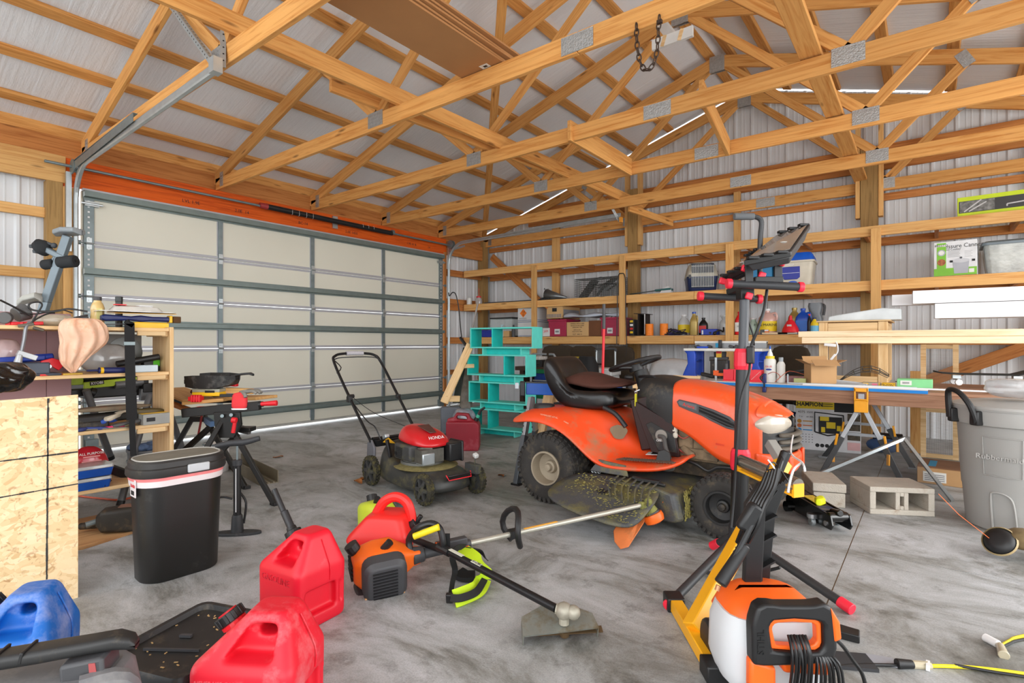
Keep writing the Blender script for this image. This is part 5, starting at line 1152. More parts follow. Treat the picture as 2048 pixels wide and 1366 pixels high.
# ---- second board
pc = thing('pipe_cutter', 'red pipe cutter lying on the second tool shelf', 'pipe cutter', onshelf(78,-4.15, Z2)); b = MB().prism([(-.09,.0),(.09,.035),(.10,.055),(-.085,.018)], .022, Matrix(((0,0,1,0),(1,0,0,-.05),(0,1,0,.006),(0,0,0,1)))).prism([(.0,.02),(.03,.085),(.08,.10),(.12,.085),(.13,.05),(.11,.025),(.07,.055),(.04,.05)], .024, Matrix(((0,0,1,0),(1,0,0,-.02),(0,1,0,.004),(0,0,0,1)))); b.B('jaw', M_red, pc, bevel=.003); MB().cyl((.010,.045,.055),(.016,.045,.055),.011, n=14).B('pivot_bolt', M_galv, pc)
o = MB().box((0,0,.0),(.05,.26,.03),(.05,0,0)).cyl((0,.0,.0),(0,.17,.01),.022, n=12).B('drill_handle', plain('tool_blue', (.13,.24,.62),.45), None, bevel=.006); o.location = onshelf(32,-4.22, Z2+.10); tag(o, 'blue handled tool lying on the grey case, second shelf left end', 'hand tool')
o = MB().box((0,0,.045),(.14,.30,.07)).box((.0,0,.008),(.18,.40,.016)).B('sander', plain('tool_bluegrey', (.28,.31,.36),.5), None, bevel=.01); o.location = onshelf(28,-4.20, Z2); tag(o, 'blue-grey power sander with black base on the second shelf', 'power tool')
o = MB().cyl((0,-.09,.022),(0,-.02,.022),.006, n=10).cyl((0,-.03,.022),(0,.14,.018),.0185, n=16).B('screwdriver', M_navy, None, bevel=.003); o.location = onshelf(208,-4.14, Z2); tag(o, 'navy screwdriver with yellow bands on the second tool shelf', 'screwdriver')
for yy in (-.02,.135): MB().cyl((0, yy, .021),(0, yy+.016,.021),.0198, n=16).B('band', plain('tool_yellow', (.95,.76,.1)), o)
o = MB().cyl((0,-.12,.02),(.0,.13,.065),.021, n=18).B('torch', M_black, None, bevel=.005); o.location = onshelf(275,-4.22, Z2+.035); tag(o, 'black cylindrical tool handle resting above the boxes, second shelf', 'hand tool')
o = MB().box((0,0,.024),(.09,.15,.048)).B('parts_tray', plain('tray_clear', (.60,.66,.70),.2,0,.1,12, coat=.5), None, bevel=.004); o.location = onshelf(286,-4.17, Z2); tag(o, 'pale clear parts tray at the end of second tool shelf', 'tray')
bx = thing('fastener_box', 'small black and green box at the end of the second shelf', 'box', onshelf(303,-4.30, Z2)); MB().box((0,0,.045),(.06,.11,.09)).B('carton', M_black, bx); MB().box((.031,.02,.055),(.002,.04,.04)).B('green_panel', plain('print_green', (.35,.80,.10)), bx); MB().box((.031,-.03,.075),(.002,.03,.012)).B('red_panel', M_red, bx)
wp = thing('blade_pack', 'grey circular saw blade pack standing at the back of second shelf', 'packet', onshelf(232,-4.42, Z2)); MB().box((0,0,.13),(.012,.30,.25)).B('card', plain('pack_grey', (.45,.44,.42),.5,0,.15,12), wp); MB().lathe([(.02,.0),(.10,.0),(.105,.003),(.02,.004)], (.008,.05,.13),(1,0,0),36).B('blade', plain('dark_blade', (.30,.30,.29),.35,.6), wp); MB().box((.008,-.06,.17),(.003,.10,.03)).B('label_plate', M_ink, wp); text('RYOBI', .03, wp, frame((.0105,-.06,.17),(0,1,0),(0,0,1)), M_white)
for i, (px, l, c, lab) in enumerate(((110,.15,(.85,.2,.2), 'red marker pencil flat on the second shelf'),(145,.10,(.85,.70,.25), 'yellow scraper flat on the second shelf'))):
    o = MB().box((0,0,.006),(.02, l, .010),(0,0,.2)).B('marker', plain('mk%d' % i, c), None, bevel=.002); o.location = onshelf(px, -4.13, Z2); tag(o, lab, 'marker')
# ---- third board
M_dirty = plain('dirty_tool_black', (.13,.12,.11),.6,0,.2,14, dust=(.4,.35,.28), dust_amt=.2)
o = MB().box((0,0,.06),(.16,.42,.05),(.02,0,0)).box((.03,-.10,.025),(.12,.30,.05)).B('tool_pouch', M_dirty, None, bevel=.012); o.location = onshelf(192,-4.26, Z3); tag(o, 'long black leather tool pouch on the third shelf', 'tool pouch')
o = MB().loft([[V((x, y, z)) for x, z in rrect(w, h, h*.4)] for y, w, h, in ((-.22,.05,.01),(-.1,.12,.03),(.05,.14,.035),(.18,.10,.025),(.26,.03,.01))]).B('dust_mask', plain('tan_dusty', (.48,.42,.34),.85,0,.2,16, dust=(.62,.2,.15), dust_amt=.2), None, sub=1); o.location = onshelf(215,-4.28, Z3+.115); tag(o, 'dusty tan bag of offcuts heaped on the tool pouch', 'bag')
for i, (px, x, dz, L, w, h, rz, c, lab) in enumerate(((236,-4.14,.0,.20,.035,.018,.1,(.82,.16,.38), 'pink handled scraper on the third shelf front'),(193,-4.13,.0,.12,.04,.02,-.15,(.18,.25,.50), 'blue handled pliers on the third shelf front'),(160,-4.12,.0,.08,.03,.025,.15,(.15,.2,.42), 'navy handle by the particle board, third shelf'),(235,-4.2,.06,.17,.05,.03,.5,(.78,.74,.66), 'pale plastic box slanting on the third shelf heap'),(280,-4.17,.02,.22,.04,.012,.35,(.55,.5,.36), 'wooden folding rule on the third shelf'),(293,-4.24,.05,.22,.10,.05,-.1,(.32,.27,.14), 'black and yellow work gloves on the third shelf'),(222,-4.19,.03,.12,.03,.03,.2,(.12,.28,.62), 'blue tool handle in the third shelf heap'),(212,-4.12,.0,.30,.03,.008,-.08,(.50,.47,.40), 'steel rule on the third shelf front edge'),(262,-4.15,.015,.22,.05,.02,.2,(.33,.33,.33), 'grey pliers on the third shelf by the strap'))):
    b = MB(); rings = [[V((px_, y*L, z+h/2)) for px_, z in rrect(w*k, h*k, h*k*.3)] for y, k in ((-.5,.55),(-.42,.95),(-.1,.85),(.1,1.0),(.4,.7),(.5,.35))]
    o = b.loft(rings).B('hand_tool', plain('ht%d' % i, c, .55,0,.12,15), None, smooth=1, auto=50); o.location = onshelf(px, x, Z3+dz); o.rotation_euler = (rz*.5,0, rz); tag(o, lab, 'hand tool')
gb = thing('screw_box', 'grey cardboard screw box at the end of the third tool shelf', 'box', onshelf(308,-4.17, Z3)); MB().box((0,0,.035),(.13,.17,.07)).B('carton', plain('box_grey', (.60,.60,.58),.6), gb, bevel=.002); MB().box((.066,-.04,.035),(.002,.05,.025)).B('print', M_ink, gb); MB().box((0,0,.0705),(.05,.16,.002)).B('yellow_print', plain('tool_yellow', (.95,.76,.1)), gb)
# ---- fourth board
rb = thing('soil_bag', 'red and clear plastic bag on the lowest tool shelf', 'bag', onshelf(176,-4.40, Z4)); b = MB(); rnd = random.Random(31); rings = []
for z, w in ((.0,.9),(.03,1.05),(.10,1.0),(.16,.85),(.20,.6),(.23,.25)): rings.append([V((.07*w*sin(2*PI*j/20)*(1+rnd.uniform(-.1,.1)),.12*w*cos(2*PI*j/20)*(1+rnd.uniform(-.06,.06)), z+rnd.uniform(-.008,.008))) for j in range(20)])
b.loft(rings).B('sack', plain('bag_red', (.76,.13,.20),.25,0,.1,8, coat=.5), rb, sub=1)
for k in range(5): MB().box((.078,0,.05+k*.03),(.003,.15-.015*k, .007)).B('print_line', plain('print_pink', (.92,.62,.62)), rb)
text('ALL PURPOSE', .022, rb, frame((.078,0,.19),(0,1,0),(-.3,0,1)), M_white)
M_blu = plain('organizer_blue', (.06,.30,.66),.4)
for k, (z, w) in enumerate(((.0,.92),(.075,1.0))):
    og = thing('organizer_case', ('lower' if k == 0 else 'upper')+' blue parts organizer case with clear lid, lowest tool shelf', 'organizer', onshelf(174,-4.19, Z4+z), group='blue organizer cases')
    MB().loft([rsec(.15*w, .22*w, .0,.015), rsec(.165*w, .24*w, .05,.015)]).B('tray', M_blu, og, bevel=.003); MB().loft([rsec(.17*w, .245*w, .051,.015), rsec(.165*w, .24*w, .071,.015)]).B('lid', plain('cloudy_lid', (.66,.67,.67),.25,0,.08,12, coat=.4), og, bevel=.003)
bk = thing('bucket', 'grey plastic bucket of rags below the third tool shelf', 'bucket', (-4.74, PX(300,870,-4.74).y, .0)); 
MB().lathe([(.001,.0),(.12,.0),(.145,.33),(.152,.335),(.152,.35),(.14,.35),(.138,.33)], n=28, caps=False).B('pail', plain('bucket_grey', (.50,.52,.54),.5), bk, smooth=1, auto=50)
b = MB().tube([(.15*cos(a),.15*sin(a),.30+.04*sin(a)) for a in [i*PI/8 for i in range(17)]], .004,6); b.B('bail_wire', M_galvd, bk)
rnd = random.Random(12); b = MB()
for i in range(14): b.ball((rnd.uniform(-.09,.09), rnd.uniform(-.09,.09),.35+rnd.uniform(0,.03)),(.045,.05,.03),8,5)
b.B('rag_heap', plain('rag_blue', (.42,.52,.68),.8,0,.3,20), bk)
# ---- on the floor below: plywood, drill, cord
o = MB().prism([(0,0),(-.12,.42),(-.62,.30),(-.60,-.30),(-.12,-.35)], .018).B('plywood_sheet', wood('plywood_face', (.80,.62,.43),(.70,.51,.34), knots=.1, axis='Y', gscale=.5), None, bevel=.001); o.location = (-3.74,.92,.009); tag(o, 'sheet of plywood lying on the floor under the tool shelf', 'plywood')
dr = thing('power_drill', 'dirty brown corded power drill lying on the plywood, left of the bin', 'power drill', tuple(PZ(235,1062,.018)), rad(60)); M_dr = plain('dirty_drill', (.17,.15,.12),.6,0,.2,14, dust=(.40,.32,.22), dust_amt=.25)
b = MB(); b.loft([[V((x, y, z+.075)) for y, z in rrect(w, h, .025)] for x, w, h in ((-.10,.07,.07),(-.07,.12,.13),(.05,.14,.145),(.14,.14,.145),(.18,.12,.12))]).B('motor_housing', M_dr, dr, bevel=.008)
MB().cyl((-.08,-.0,.05),(-.20,.06,.035),.023,.02, n=16).B('side_handle', M_dr, dr, bevel=.004); MB().box((.06,.0,.149),(.10,.07,.003)).B('name_label', plain('drill_label', (.50,.36,.30),.6), dr); MB().cyl((-.1,0,.07),(-.15,-.02,.06),.018, n=12).B('chuck', M_galvd, dr)
cp = [PZ(150,993), PZ(200,999), PZ(245,1001), PZ(300,985), PZ(340,960)]
tag(MB().tube([V((p.x, p.y, .008)) for p in cp], .007,8, sub=6).B('extension_cord', plain('cord_orange', (.90,.38,.22)), None, smooth=1), 'orange extension cord crossing the floor under the tool shelf', 'cord')
o = MB().tube([onshelf(222,-4.2, Z4+.02), onshelf(212,-4.17, Z4+.012), onshelf(209,-4.12, Z4+.01)], .006,6).B('hex_key', M_black, None); tag(o, 'black hex key on the lowest tool shelf by the organizers', 'hex key')
# ---- folding workbench
wm = thing('folding_workbench', 'black folding workbench with red clamps and wooden jaws, in front of the garage door', 'workbench', (-4.1,2.0,0)); wo = V((-4.1,2.0,0))
def wp_(px, py, d): return O_+_ray(px, py)*d-wo
M_wm = plain('bench_black', (.12,.115,.11),.45,.2,.12,8)
for nm, a, c, dd, da in (('leg', (453,838),(550,1010),3.86,3.80),('leg', (447,838),(322,1052),3.40,3.80),('leg', (408,832),(492,977),4.29,4.28),('leg', (386,834),(300,985),4.05,4.28)):
    p = wp_(*a, da); q = PZ(*c)-wo
    MB().bar(p, q, .032,.055, up=(.8,-.6,0)).B('leg', M_wm, wm, bevel=.004)
    MB().box((q.x, q.y, .012),(.06,.05,.024)).B('foot', M_black, wm, bevel=.003)
MB().bar(wp_(366,826,3.80), wp_(520,811,3.80),.045,.062).B('front_beam', M_wm, wm, bevel=.004)
MB().bar(wp_(350,800,4.28), wp_(480,797,4.28),.045,.062).B('rear_beam', M_wm, wm, bevel=.004)
MB().bar(wp_(386,838,4.25), wp_(412,838,4.25),.04,.04).B('leg_bridge', M_wm, wm)
MB().prism([(-.09,.05),(.09,.05),(.10,-.04),(.05,-.13),(-.05,-.13),(-.085,-.04)], .03, frame(wp_(455,838,3.78), R_, (0,0,1))).B('pivot_plate', M_wm, wm, bevel=.004)
for px, py in ((444,832),(462,830)): MB().cyl(wp_(px, py, 3.77), wp_(px, py, 3.74),.012, n=10).B('bolt', M_galvd, wm)
MB().bar(wp_(445,850,3.95), wp_(500,862,3.9),.03,.05).B('step_arm', plain('bench_grey', (.34,.33,.32),.5), wm, bevel=.003); MB().bar(wp_(478,858,3.92), wp_(506,858,3.92),.10,.03).B('step_plate', M_wm, wm, bevel=.003)
MB().bar(wp_(412,840,4.0), wp_(425,848,3.9),.03,.04).B('blue_link', plain('link_blue', (.35,.47,.62)), wm); MB().bar(wp_(423,852,3.95), wp_(370,900,4.0),.03,.035).B('brace', M_wm, wm); MB().bar(wp_(475,868,3.86), wp_(440,905,3.86),.03,.035).B('brace', M_wm, wm)
b = MB().cyl(wp_(470,842,3.72), wp_(466,866,3.72),.012,.014, n=10).cyl(wp_(464,840,3.72), wp_(473,841,3.72),.02, n=12); b.B('lock_lever', M_red, wm, bevel=.003)
b = MB().cyl(wp_(522,808,3.78), wp_(554,806,3.78),.014,.02, n=12); b.B('crank_handle', M_red, wm, bevel=.004); MB().cyl(wp_(518,809,3.79), wp_(526,808,3.79),.02, n=12).B('crank_hub', M_black, wm)
b = MB().box(wp_(392,797,3.86),(.08,.06,.03),(0,0,.64)).bar(wp_(395,815,3.83), wp_(425,814,3.83),.03,.012)
for k in range(4): b.box(wp_(385+k*5,783+14,3.84),(.012,.03,.05),(0,0,.64))
b.B('clamp_dog', M_red, wm, bevel=.002)
MB().tube([wp_(404,823,4.0), wp_(402,842,4.0), wp_(396,873,4.0)], .008,8).B('red_strap', plain('strap_red', (.62,.16,.15)), wm)
for px0, px1, y0_, y1_ in ((345,372,808,825),): MB().bar(wp_(340,806,4.1), wp_(378,820,3.9),.05,.022).B('wood_batten', M_girt, wm)
zw = wp_(440,803,3.85).z
M_ply = wood('bench_top', (.72,.55,.38),(.62,.45,.30), knots=.1, gscale=.6); M_plye = wood('bench_board', (.84,.66,.42),(.76,.56,.33), knots=.1)
beam('jaw_board', V(wp_(388,803,4.0))+wo, V(wp_(468,796,4.0))+wo, .30,.022, M_plye, wm)
beam('jaw_board', V(wp_(440,796,4.25))+wo, V(wp_(534,795,4.1))+wo, .22,.022, M_plye, wm)
beam('jaw_board', V(wp_(340,778,4.45))+wo, V(wp_(398,800,4.0))+wo, .22,.02, M_plye, wm)
ZW = zw+.03
def wtop(px, d, dz=.0): v = O_+_ray(px, 790)*d; return V((v.x, v.y, ZW+dz))
so_ = thing('socket_set', 'yellow socket set case with clear lid on the folding workbench', 'tool case', wtop(419,3.98), YAW); MB().box((0,0,.014),(.20,.10,.028)).B('tray', plain('tool_yellow', (.95,.76,.1)), so_, bevel=.003); MB().box((0,0,.040),(.20,.10,.024)).B('lid', plain('cloudy_lid2', (.62,.62,.55),.2,0,.12,30, coat=.5), so_, bevel=.003)
MB().box((.03,-.0505,.033),(.07,.003,.016)).B('latch', M_ink, so_)
dp = thing('dustpan', 'black dustpan with handle lying on top of the workbench clutter', 'dustpan', wtop(430,4.02,.055), YAW)
b = MB(); rings = []
for x, w, z0, z1 in ((-.17,.20,.01,.09),(-.10,.24,.0,.095),(.05,.24,.0,.095),(.14,.16,.025,.09),(.17,.08,.06,.09)):
    rings.append([V((x, -w/2, z1)), V((x, -w/2*.85, z0)), V((x, w/2*.85, z0)), V((x, w/2, z1+.01))])
o = b.loft(rings, caps=False, closed_ring=False).B('pan', plain('dustpan_black', (.15,.15,.15),.55,0,.12,8, dust=(.45,.44,.42), dust_amt=.25), dp); k = o.modifiers.new('t', 'SOLIDIFY'); k.thickness = .005
MB().loft([[V((x, y, z)) for y, z in [(a, c+zz) for a, c in rrect(w, .016,.006)]] for x, w, zz in ((.13,.06,.085),(.20,.05,.10),(.26,.045,.105),(.285,.03,.095))]).B('pan_handle', M_black, dp, smooth=1)
MB().box((-.19,.0,.045),(.05,.05,.03)).B('hanger', M_black, dp)
gl = thing('work_glove', 'red and grey work glove hanging off the workbench edge', 'glove', wtop(488,3.84,.0), YAW)
b = MB(); b.loft([[V((x, y-.02, z+zz)) for y, z in rrect(w, .03,.012)] for x, w, zz in ((-.02,.08,.035),(.03,.10,.045),(.06,.09,.045))]); b.B('palm', plain('glove_grey', (.50,.49,.46),.8), gl, sub=1)
for k, (yy, L_) in enumerate(((-.055,.07),(-.03,.085),(-.005,.085),(.02,.07))): MB().tube([(.05, yy, .045),(.05+L_*.6, yy-.01,.05),(.05+L_, yy-.012,.035)], .011,8, sub=3).B('finger', MATS['glove_grey'], gl, smooth=1)
MB().tube([(.02,-.06,.04),(.05,-.09,.03),(.06,-.10,.01)], .012,8, sub=3).B('thumb', MATS['glove_grey'], gl, smooth=1)
b = MB(); b.loft([[V((x, y-.06, z)) for x, y in rrect(w, .05,.02)] for z, w in ((.045,.09),(.0,.10),(-.05,.11),(-.075,.10))]); b.B('cuff', plain('glove_red', (.88,.22,.24),.8), gl, sub=1); b = MB().loft([[V((x, y-.06, z)) for x, y in rrect(.105,.055,.02)] for z in (-.068,-.078)]); b.B('cuff_hem', M_white, gl)
o = MB().loft([rsec(.09,.05,0,.01), rsec(.085,.045,.02,.01), rsec(.05,.03,.045,.01)]).B('putty_pot', M_red, None, bevel=.003); o.location = wtop(463,4.12,.06); o.rotation_euler = (0,.1, YAW); tag(o, 'small red plastic piece behind the dustpan on the workbench', 'tool part')
o = MB().box((0,0,.025),(.20,.05,.04),(0,.06,0)).B('wood_offcut', M_plye, None, bevel=.003); o.location = wtop(478,4.05,.004); o.rotation_euler = (0,0, YAW+.1); tag(o, 'pale wood offcut on the workbench beside the glove', 'wood offcut')
o = MB().box((0,0,.01),(.12,.025,.02)).box((.09,0,.008),(.08,.015,.004)).B('chisel', M_black, None, bevel=.004); o.location = wtop(458,3.88,.0); o.rotation_euler = (0,0, YAW+.1); tag(o, 'black handled chisel lying beside the yellow socket set', 'chisel')
o = MB().tube([(-.02,0,.02),(0,0,.035),(.02,.01,.02),(.03,.0,.0)], .012,8, sub=4).B('sanding_sheet', plain('brown_sheet', (.36,.22,.15),.8), None); o.location = wtop(386,4.0,.0); tag(o, 'curled brown sandpaper on the workbench left board', 'sandpaper')
# aluminium channel lying under the workbench, white can
ac = thing('gutter_piece', 'length of dirty grey metal channel on the floor under the workbench', 'metal channel', (0,0,0)); p, q = PZ(466,930), PZ(538,968)
d_ = (q-p).normalized(); s_ = V((-d_.y, d_.x, 0)); b = MB(); sec = [(-.075,.10),(-.075,.0),(.075,.0),(.075,.10),(.069,.10),(.069,.006),(-.069,.006),(-.069,.10)]
b.loft([[c+s_*a+V((0,0, z)) for a, z in sec] for c in (p, q)]); b.B('channel', plain('dirty_channel', (.50,.46,.38),.55,.3,.15,10), ac)
b = MB()
for a in (-.04,0,.04): b.bar(p+s_*a+V((0,0,.008)), q+s_*a+V((0,0,.008)),.012,.008)
b.B('flutes', plain('channel_rib', (.58,.55,.47),.5,.3), ac)
wc = PZ(430,955); wcn = thing('paint_can', 'white metal pail partly hidden behind the bin, under the workbench', 'pail', (wc.x-.25, wc.y+.12,0)); MB().lathe([(.001,0),(.10,0),(.105,.24),(.108,.25),(.09,.25),(.001,.24)], n=26, caps=False).B('pail_body', M_white, wcn, smooth=1, auto=40); MB().lathe([(.106,.24),(.112,.245),(.112,.255),(.100,.257)], n=26, caps=False).B('pail_rim', M_galvd, wcn, smooth=1)
# ================================================================== WALL SHELVES
SY = 7.47; ZL, ZM, ZU = 1.262,1.876,2.504     # tops of the three long shelves
sh = thing('wall_shelving', 'three tier pine shelving fixed along the whole ribbed wall', 'shelving', (-2.0, SY, 0))
for z in (ZL, ZM, ZU):
    zc = z-.058; xa = -6.93
    for x0, x1 in ((xa, -2.6),(-2.595,2.7)):
        beam('front_board', (x0, SY+.019, zc),(x1, SY+.019, zc),.038,.116, M_shelfw, sh)
    beam('back_board', (-6.9,8.21, zc-.02),(2.7,8.21, zc-.02),.038,.10, M_girt, sh)
    beam('return_board', (-6.985,7.05, zc),(-6.985,8.02, zc),.038,.116, M_girt, sh)
    for k in range(15):
        x = -6.55+k*.66; beam('joist', (x, SY+.04, zc),(x, 8.19, zc),.038,.09, M_girt, sh)
    for k in range(4): MB().span((-6.94+k*2.42, SY+.03, z-.004),(-6.94+k*2.42+2.41,8.19, z+.006)).B('deck_sheet', wood('shelf_deck', (.72,.52,.32),(.60,.38,.20), knots=.1, gscale=.5), sh)
for x, zb in ((-5.295,.0),(-3.67,1.135),(-2.115,.0),(-.50,.0),(1.2,.0)):
    beam('upright', (x, SY-.02, zb),(x, SY-.02,2.47),.038,.098, M_shelfw, sh, up=(1,0,0))
beam('brace', (-5.1,7.52,1.80),(-4.75,8.1,1.33),.04,.10, M_girt, sh)
def SP(px, yv, z): p = PY(px, 687, yv); return V((p.x, yv, z+.006))
def wpx(a, b, yv): return abs(PY(b, 687, yv).x-PY(a, 687, yv).x)
def zpx(px, py, yv): return PY(px, py, yv).z
def boxthing(name, label, cat, px0, px1, pyt, yv, z, d, mat, rz=.0, parts=(), group=None, bev=.004):
    """carton on a shelf: front face spans px0..px1 at depth plane yv, top at row pyt"""
    w = wpx(px0, px1, yv); h = max(.03, zpx((px0+px1)/2, pyt, yv)-z-.006); c = SP((px0+px1)/2, yv, z)
    t = thing(name, label, cat, (c.x, yv+d/2, c.z), rz, group)
    MB().box((0,0, h/2),(w, d, h)).B('body', mat, t, bevel=bev); t['_w'] = 0; return t, w, h
def front_text(t, s, size, x, z, d, mat=None, sx=1.0): text(s, size, t, frame((x, -d/2-.0012, z),(1,0,0),(0,0,1)), mat or M_ink, sx=sx)
M_whbox = plain('white_carton', (.82,.82,.82),.7,0,.05,5); M_tan = plain('tan_carton', (.78,.63,.43),.8,0,.05,5); M_mar = plain('maroon_plastic', (.62,.09,.25),.4,0,.05,5)
# low shelf, left to right
jb = thing('fish_tank', 'empty glass aquarium with dark rim on the low shelf, left end', 'aquarium', SP(1012,7.75, ZL),0)
for s in (-1,1): MB().box((s*.25,0,.17),(.006,.28,.33)).B('glass_pane', clear('tank_glass', (.9,.95,.95),.02,.18), jb); MB().box((0, s*.14,.17),(.50,.006,.33)).B('glass_pane', clear('tank_glass'), jb)
for z in (.01,.34): MB().prism(rrect(.52,.30,.01),.02, Matrix.Translation((0,0, z))).B('tank_rim', M_black, jb) if z < .1 else [MB().box((0, s*.145, z),(.52,.012,.025)).B('tank_rim', M_black, jb) for s in (-1,1)]+[MB().box((s*.255,0, z),(.012,.29,.025)).B('tank_rim', M_black, jb) for s in (-1,1)]
o = MB().lathe([(.001,0),(.04,0),(.042,.10),(.02,.13),(.013,.15)], n=16).cyl((0,0,.15),(0,0,.2),.012, n=10).box((.015,0,.205),(.05,.02,.025)).B('spray_bottle', plain('pale_blue_bottle', (.68,.78,.82),.3), None, bevel=.003); o.location = SP(1003,7.52, ZL); tag(o, 'pale spray bottle in front of the aquarium on the low shelf', 'bottle')
t, w, h = boxthing('plastic_bin', 'small blue plastic bin behind the top tier of the teal bookshelf', 'bin', 963,984,660,7.55, ZL, .16, plain('bin_blue', (.08,.18,.60),.4))
t, w, h = boxthing('carton', 'small tan carton in front of the aquarium on the low shelf', 'carton', 1004,1018,662,7.52, ZL, .14, M_tan)
t, w, h = boxthing('plastic_bin', 'blue box on the low shelf corner beside the door track', 'bin', 893,898,660,7.6, ZL, .2, plain('bin_blue', (.08,.18,.60),.4))
bsp = thing('spray_can', 'dark spray can on the low shelf beside the stacked white cartons', 'can', SP(1027,7.53, ZL)); MB().lathe([(.001,0),(.033,0),(.033,.15),(.025,.17),(.012,.175)], n=18).B('can_body', M_tgr, bsp, smooth=1, auto=40); MB().cyl((0,0,.175),(0,0,.21),.015, n=12).B('nozzle_cap', M_black, bsp)
for k, (za, zb, nm) in enumerate(((.0,.265, 'lower'),(.268,.53, 'upper'))):
    c = SP(1055,7.55, ZL); t = thing('carton', nm+' white carton of the stack behind the first shelf upright', 'carton', (c.x, 7.72, c.z+za),0, 'stacked white cartons')
    MB().box((0,0,(zb-za)/2),(.42,.34, zb-za)).B('body', M_whbox, t, bevel=.004)
    for zz in (.018,(zb-za)-.012): MB().box((0,-.1705, zz),(.41,.002,.008)).B('blue_stripe', plain('print_blue', (.35,.42,.60)), t); MB().box((.2105,0, zz),(.002,.33,.008)).B('blue_stripe', plain('print_blue'), t)
    if k == 1:
        MB().box((-.09,-.1715,.14),(.105,.002,.105),(0, PI/4,0)).B('hazard_diamond', plain('hazard_orange', (.92,.48,.12)), t); text('1.4', .05, t, frame((-.09,-.173,.16),(1,0,0),(0,0,1)), M_ink); text('G', .05, t, frame((-.09,-.173,.11),(1,0,0),(0,0,1)), M_ink)
        for zz in (.03,.045): MB().box((-.1,-.1715, zz+.01),(.16,.002,.006)).B('print_line', plain('print_grey', (.5,.5,.52)), t)
t, w, h = boxthing('carton', 'white bag with red print on the low shelf beside the maroon tub', 'bag', 1085,1099,656,7.49, ZL, .10, M_whbox); front_text(t, 'JAM', .05,0, h*.6,.10, M_red)
for px0, px1, tp, yv, lab in ((1097,1132,641,7.50, 'maroon lidded file tub on the low shelf, left of the tan carton'),(1202,1238,637,7.50, 'maroon lidded file tub beside the red pole on the low shelf')):
    t, w, h = boxthing('storage_tub', lab, 'tub', px0, px1, tp, yv, ZL, .42, M_mar); MB().box((0,0, h+.005),(w+.03,.45,.03)).B('lid', M_mar, t, bevel=.005); MB().box((0,-.214, h*.62),(w*.95,.006,.012)).B('rib', M_mar, t); MB().box((.0,-.212, h*.3),(w*.30,.004,.085)).B('label', M_whbox, t); MB().box((0,-.2145, h*.3),(w*.2,.003,.03)).B('label_print', plain('print_grey'), t); MB().tube([(-.05,-.1, h+.02),(0,-.1, h+.045),(.05,-.1, h+.02)], .006,6, sub=3).B('lid_handle', M_black, t)
t, w, h = boxthing('carton', 'long tan carton with printed end on top of the left maroon tub', 'carton', 1093,1125,613,7.53, zpx(1112,636,7.53)-.012,.55, M_tan)
for k in range(9): MB().box((-w*.42+k*w*.1,-.2765, h*.22),(w*.06,.002, h*.3)).B('barcode_bar', plain('print_grey'), t)
MB().box((0,-.2765, h*.72),(w*.28,.002, h*.3)).B('hand_hole', M_ink, t); MB().box((w/2+.001,0, h*.5),(.002,.5, h*.5)).B('side_print', plain('print_grey'), t)
t, w, h = boxthing('carton', 'tan printed carton between the two maroon tubs', 'carton', 1133,1176,644,7.50, ZL, .40, M_tan)
for s, q, zf in (('HANDLE WITH CARE', .030,.88),('USE NO HOOKS WHEN', .026,.74),('HANDLING THIS', .026,.62),('KEEP IN A DRY', .022,.44),('PLACE AT ALL TIMES', .022,.32),('13.5"  .0051 V', .034,.12)): front_text(t, s, q, 0, h*zf, .40, sx=.9)
t, w, h = boxthing('carton', 'dark brown open carton behind the tan one', 'carton', 1177,1203,641,7.52, ZL, .36, plain('dark_carton', (.42,.26,.15),.8))
ps = MB(); rings = []
for k in range(9):
    tt = k/8; c = SP(1130+tt*110,7.62, zpx(1180,637,7.6)-ZL+ZL+.01*sin(k*1.3)); ww = .22*sin(PI*(.1+.85*tt))**.5
    rings.append([c+V((0, ww*cos(2*PI*j/12),.03+(.045+.03*sin(k*1.7))*max(-.4, sin(2*PI*j/12)))) for j in range(12)])
tag(ps.loft(rings).B('plastic_wrap', plain('bluish_film', (.72,.76,.82),.25,0,.05,5, coat=.4), None, sub=1), 'folded bluish plastic sheeting on top of the tan carton', 'plastic sheet')
t, w, h = boxthing('tool_rack', 'small open box of yellow and black tools behind the shelf upright', 'box', 1258,1268,639,7.55, ZL, .22, M_black)
for k, c in enumerate(((.9,.75,.1),(.8,.15,.15),(.9,.9,.9),(.9,.75,.1))): MB().box((.0,-.112,.05+k*.055),(w*.6,.004,.03)).B('tool_print', plain('tr%d' % k, c), t)
bx_ = thing('open_carton', 'black open carton lying on its side, low shelf right of the upright', 'carton', SP(1276,7.55, ZL)); MB().box((0,.10,.16),(.010,.2,.32)).box((.10,.10,.16),(.010,.2,.32)).box((.05,.2,.16),(.10,.008,.32)).box((.05,.1,.005),(.10,.2,.01)).box((.04,.10,.325),(.22,.2,.008),(0,.06,0)).B('body', plain('dark_carton2', (.16,.12,.10),.8), bx_); MB().box((.107,.0,.17),(.004,.02,.30)).B('pale_edge', M_white, bx_)
M_spool = plain('twine_orange', (.93,.50,.10),.6,0,.12,60)
for px, lab in ((1299, 'orange twine spool beside the black open carton'),(1328, 'orange twine spool beside the heap of cables')):
    t = thing('twine_spool', lab, 'spool', SP(px, 7.56, ZL),0, 'orange twine spools'); MB().lathe([(.001,0),(.058,0),(.058,.006)]+[(.056+.003*(i % 2),.01+i*.009) for i in range(17)]+[(.058,.17),(.001,.17)], n=22).B('twine', M_spool, t, smooth=1, auto=80)
cb = thing('cable_heap', 'tangled heap of dark cables on the low shelf between spool and bottles', 'cables', SP(1352,7.6, ZL)); rnd = random.Random(44)
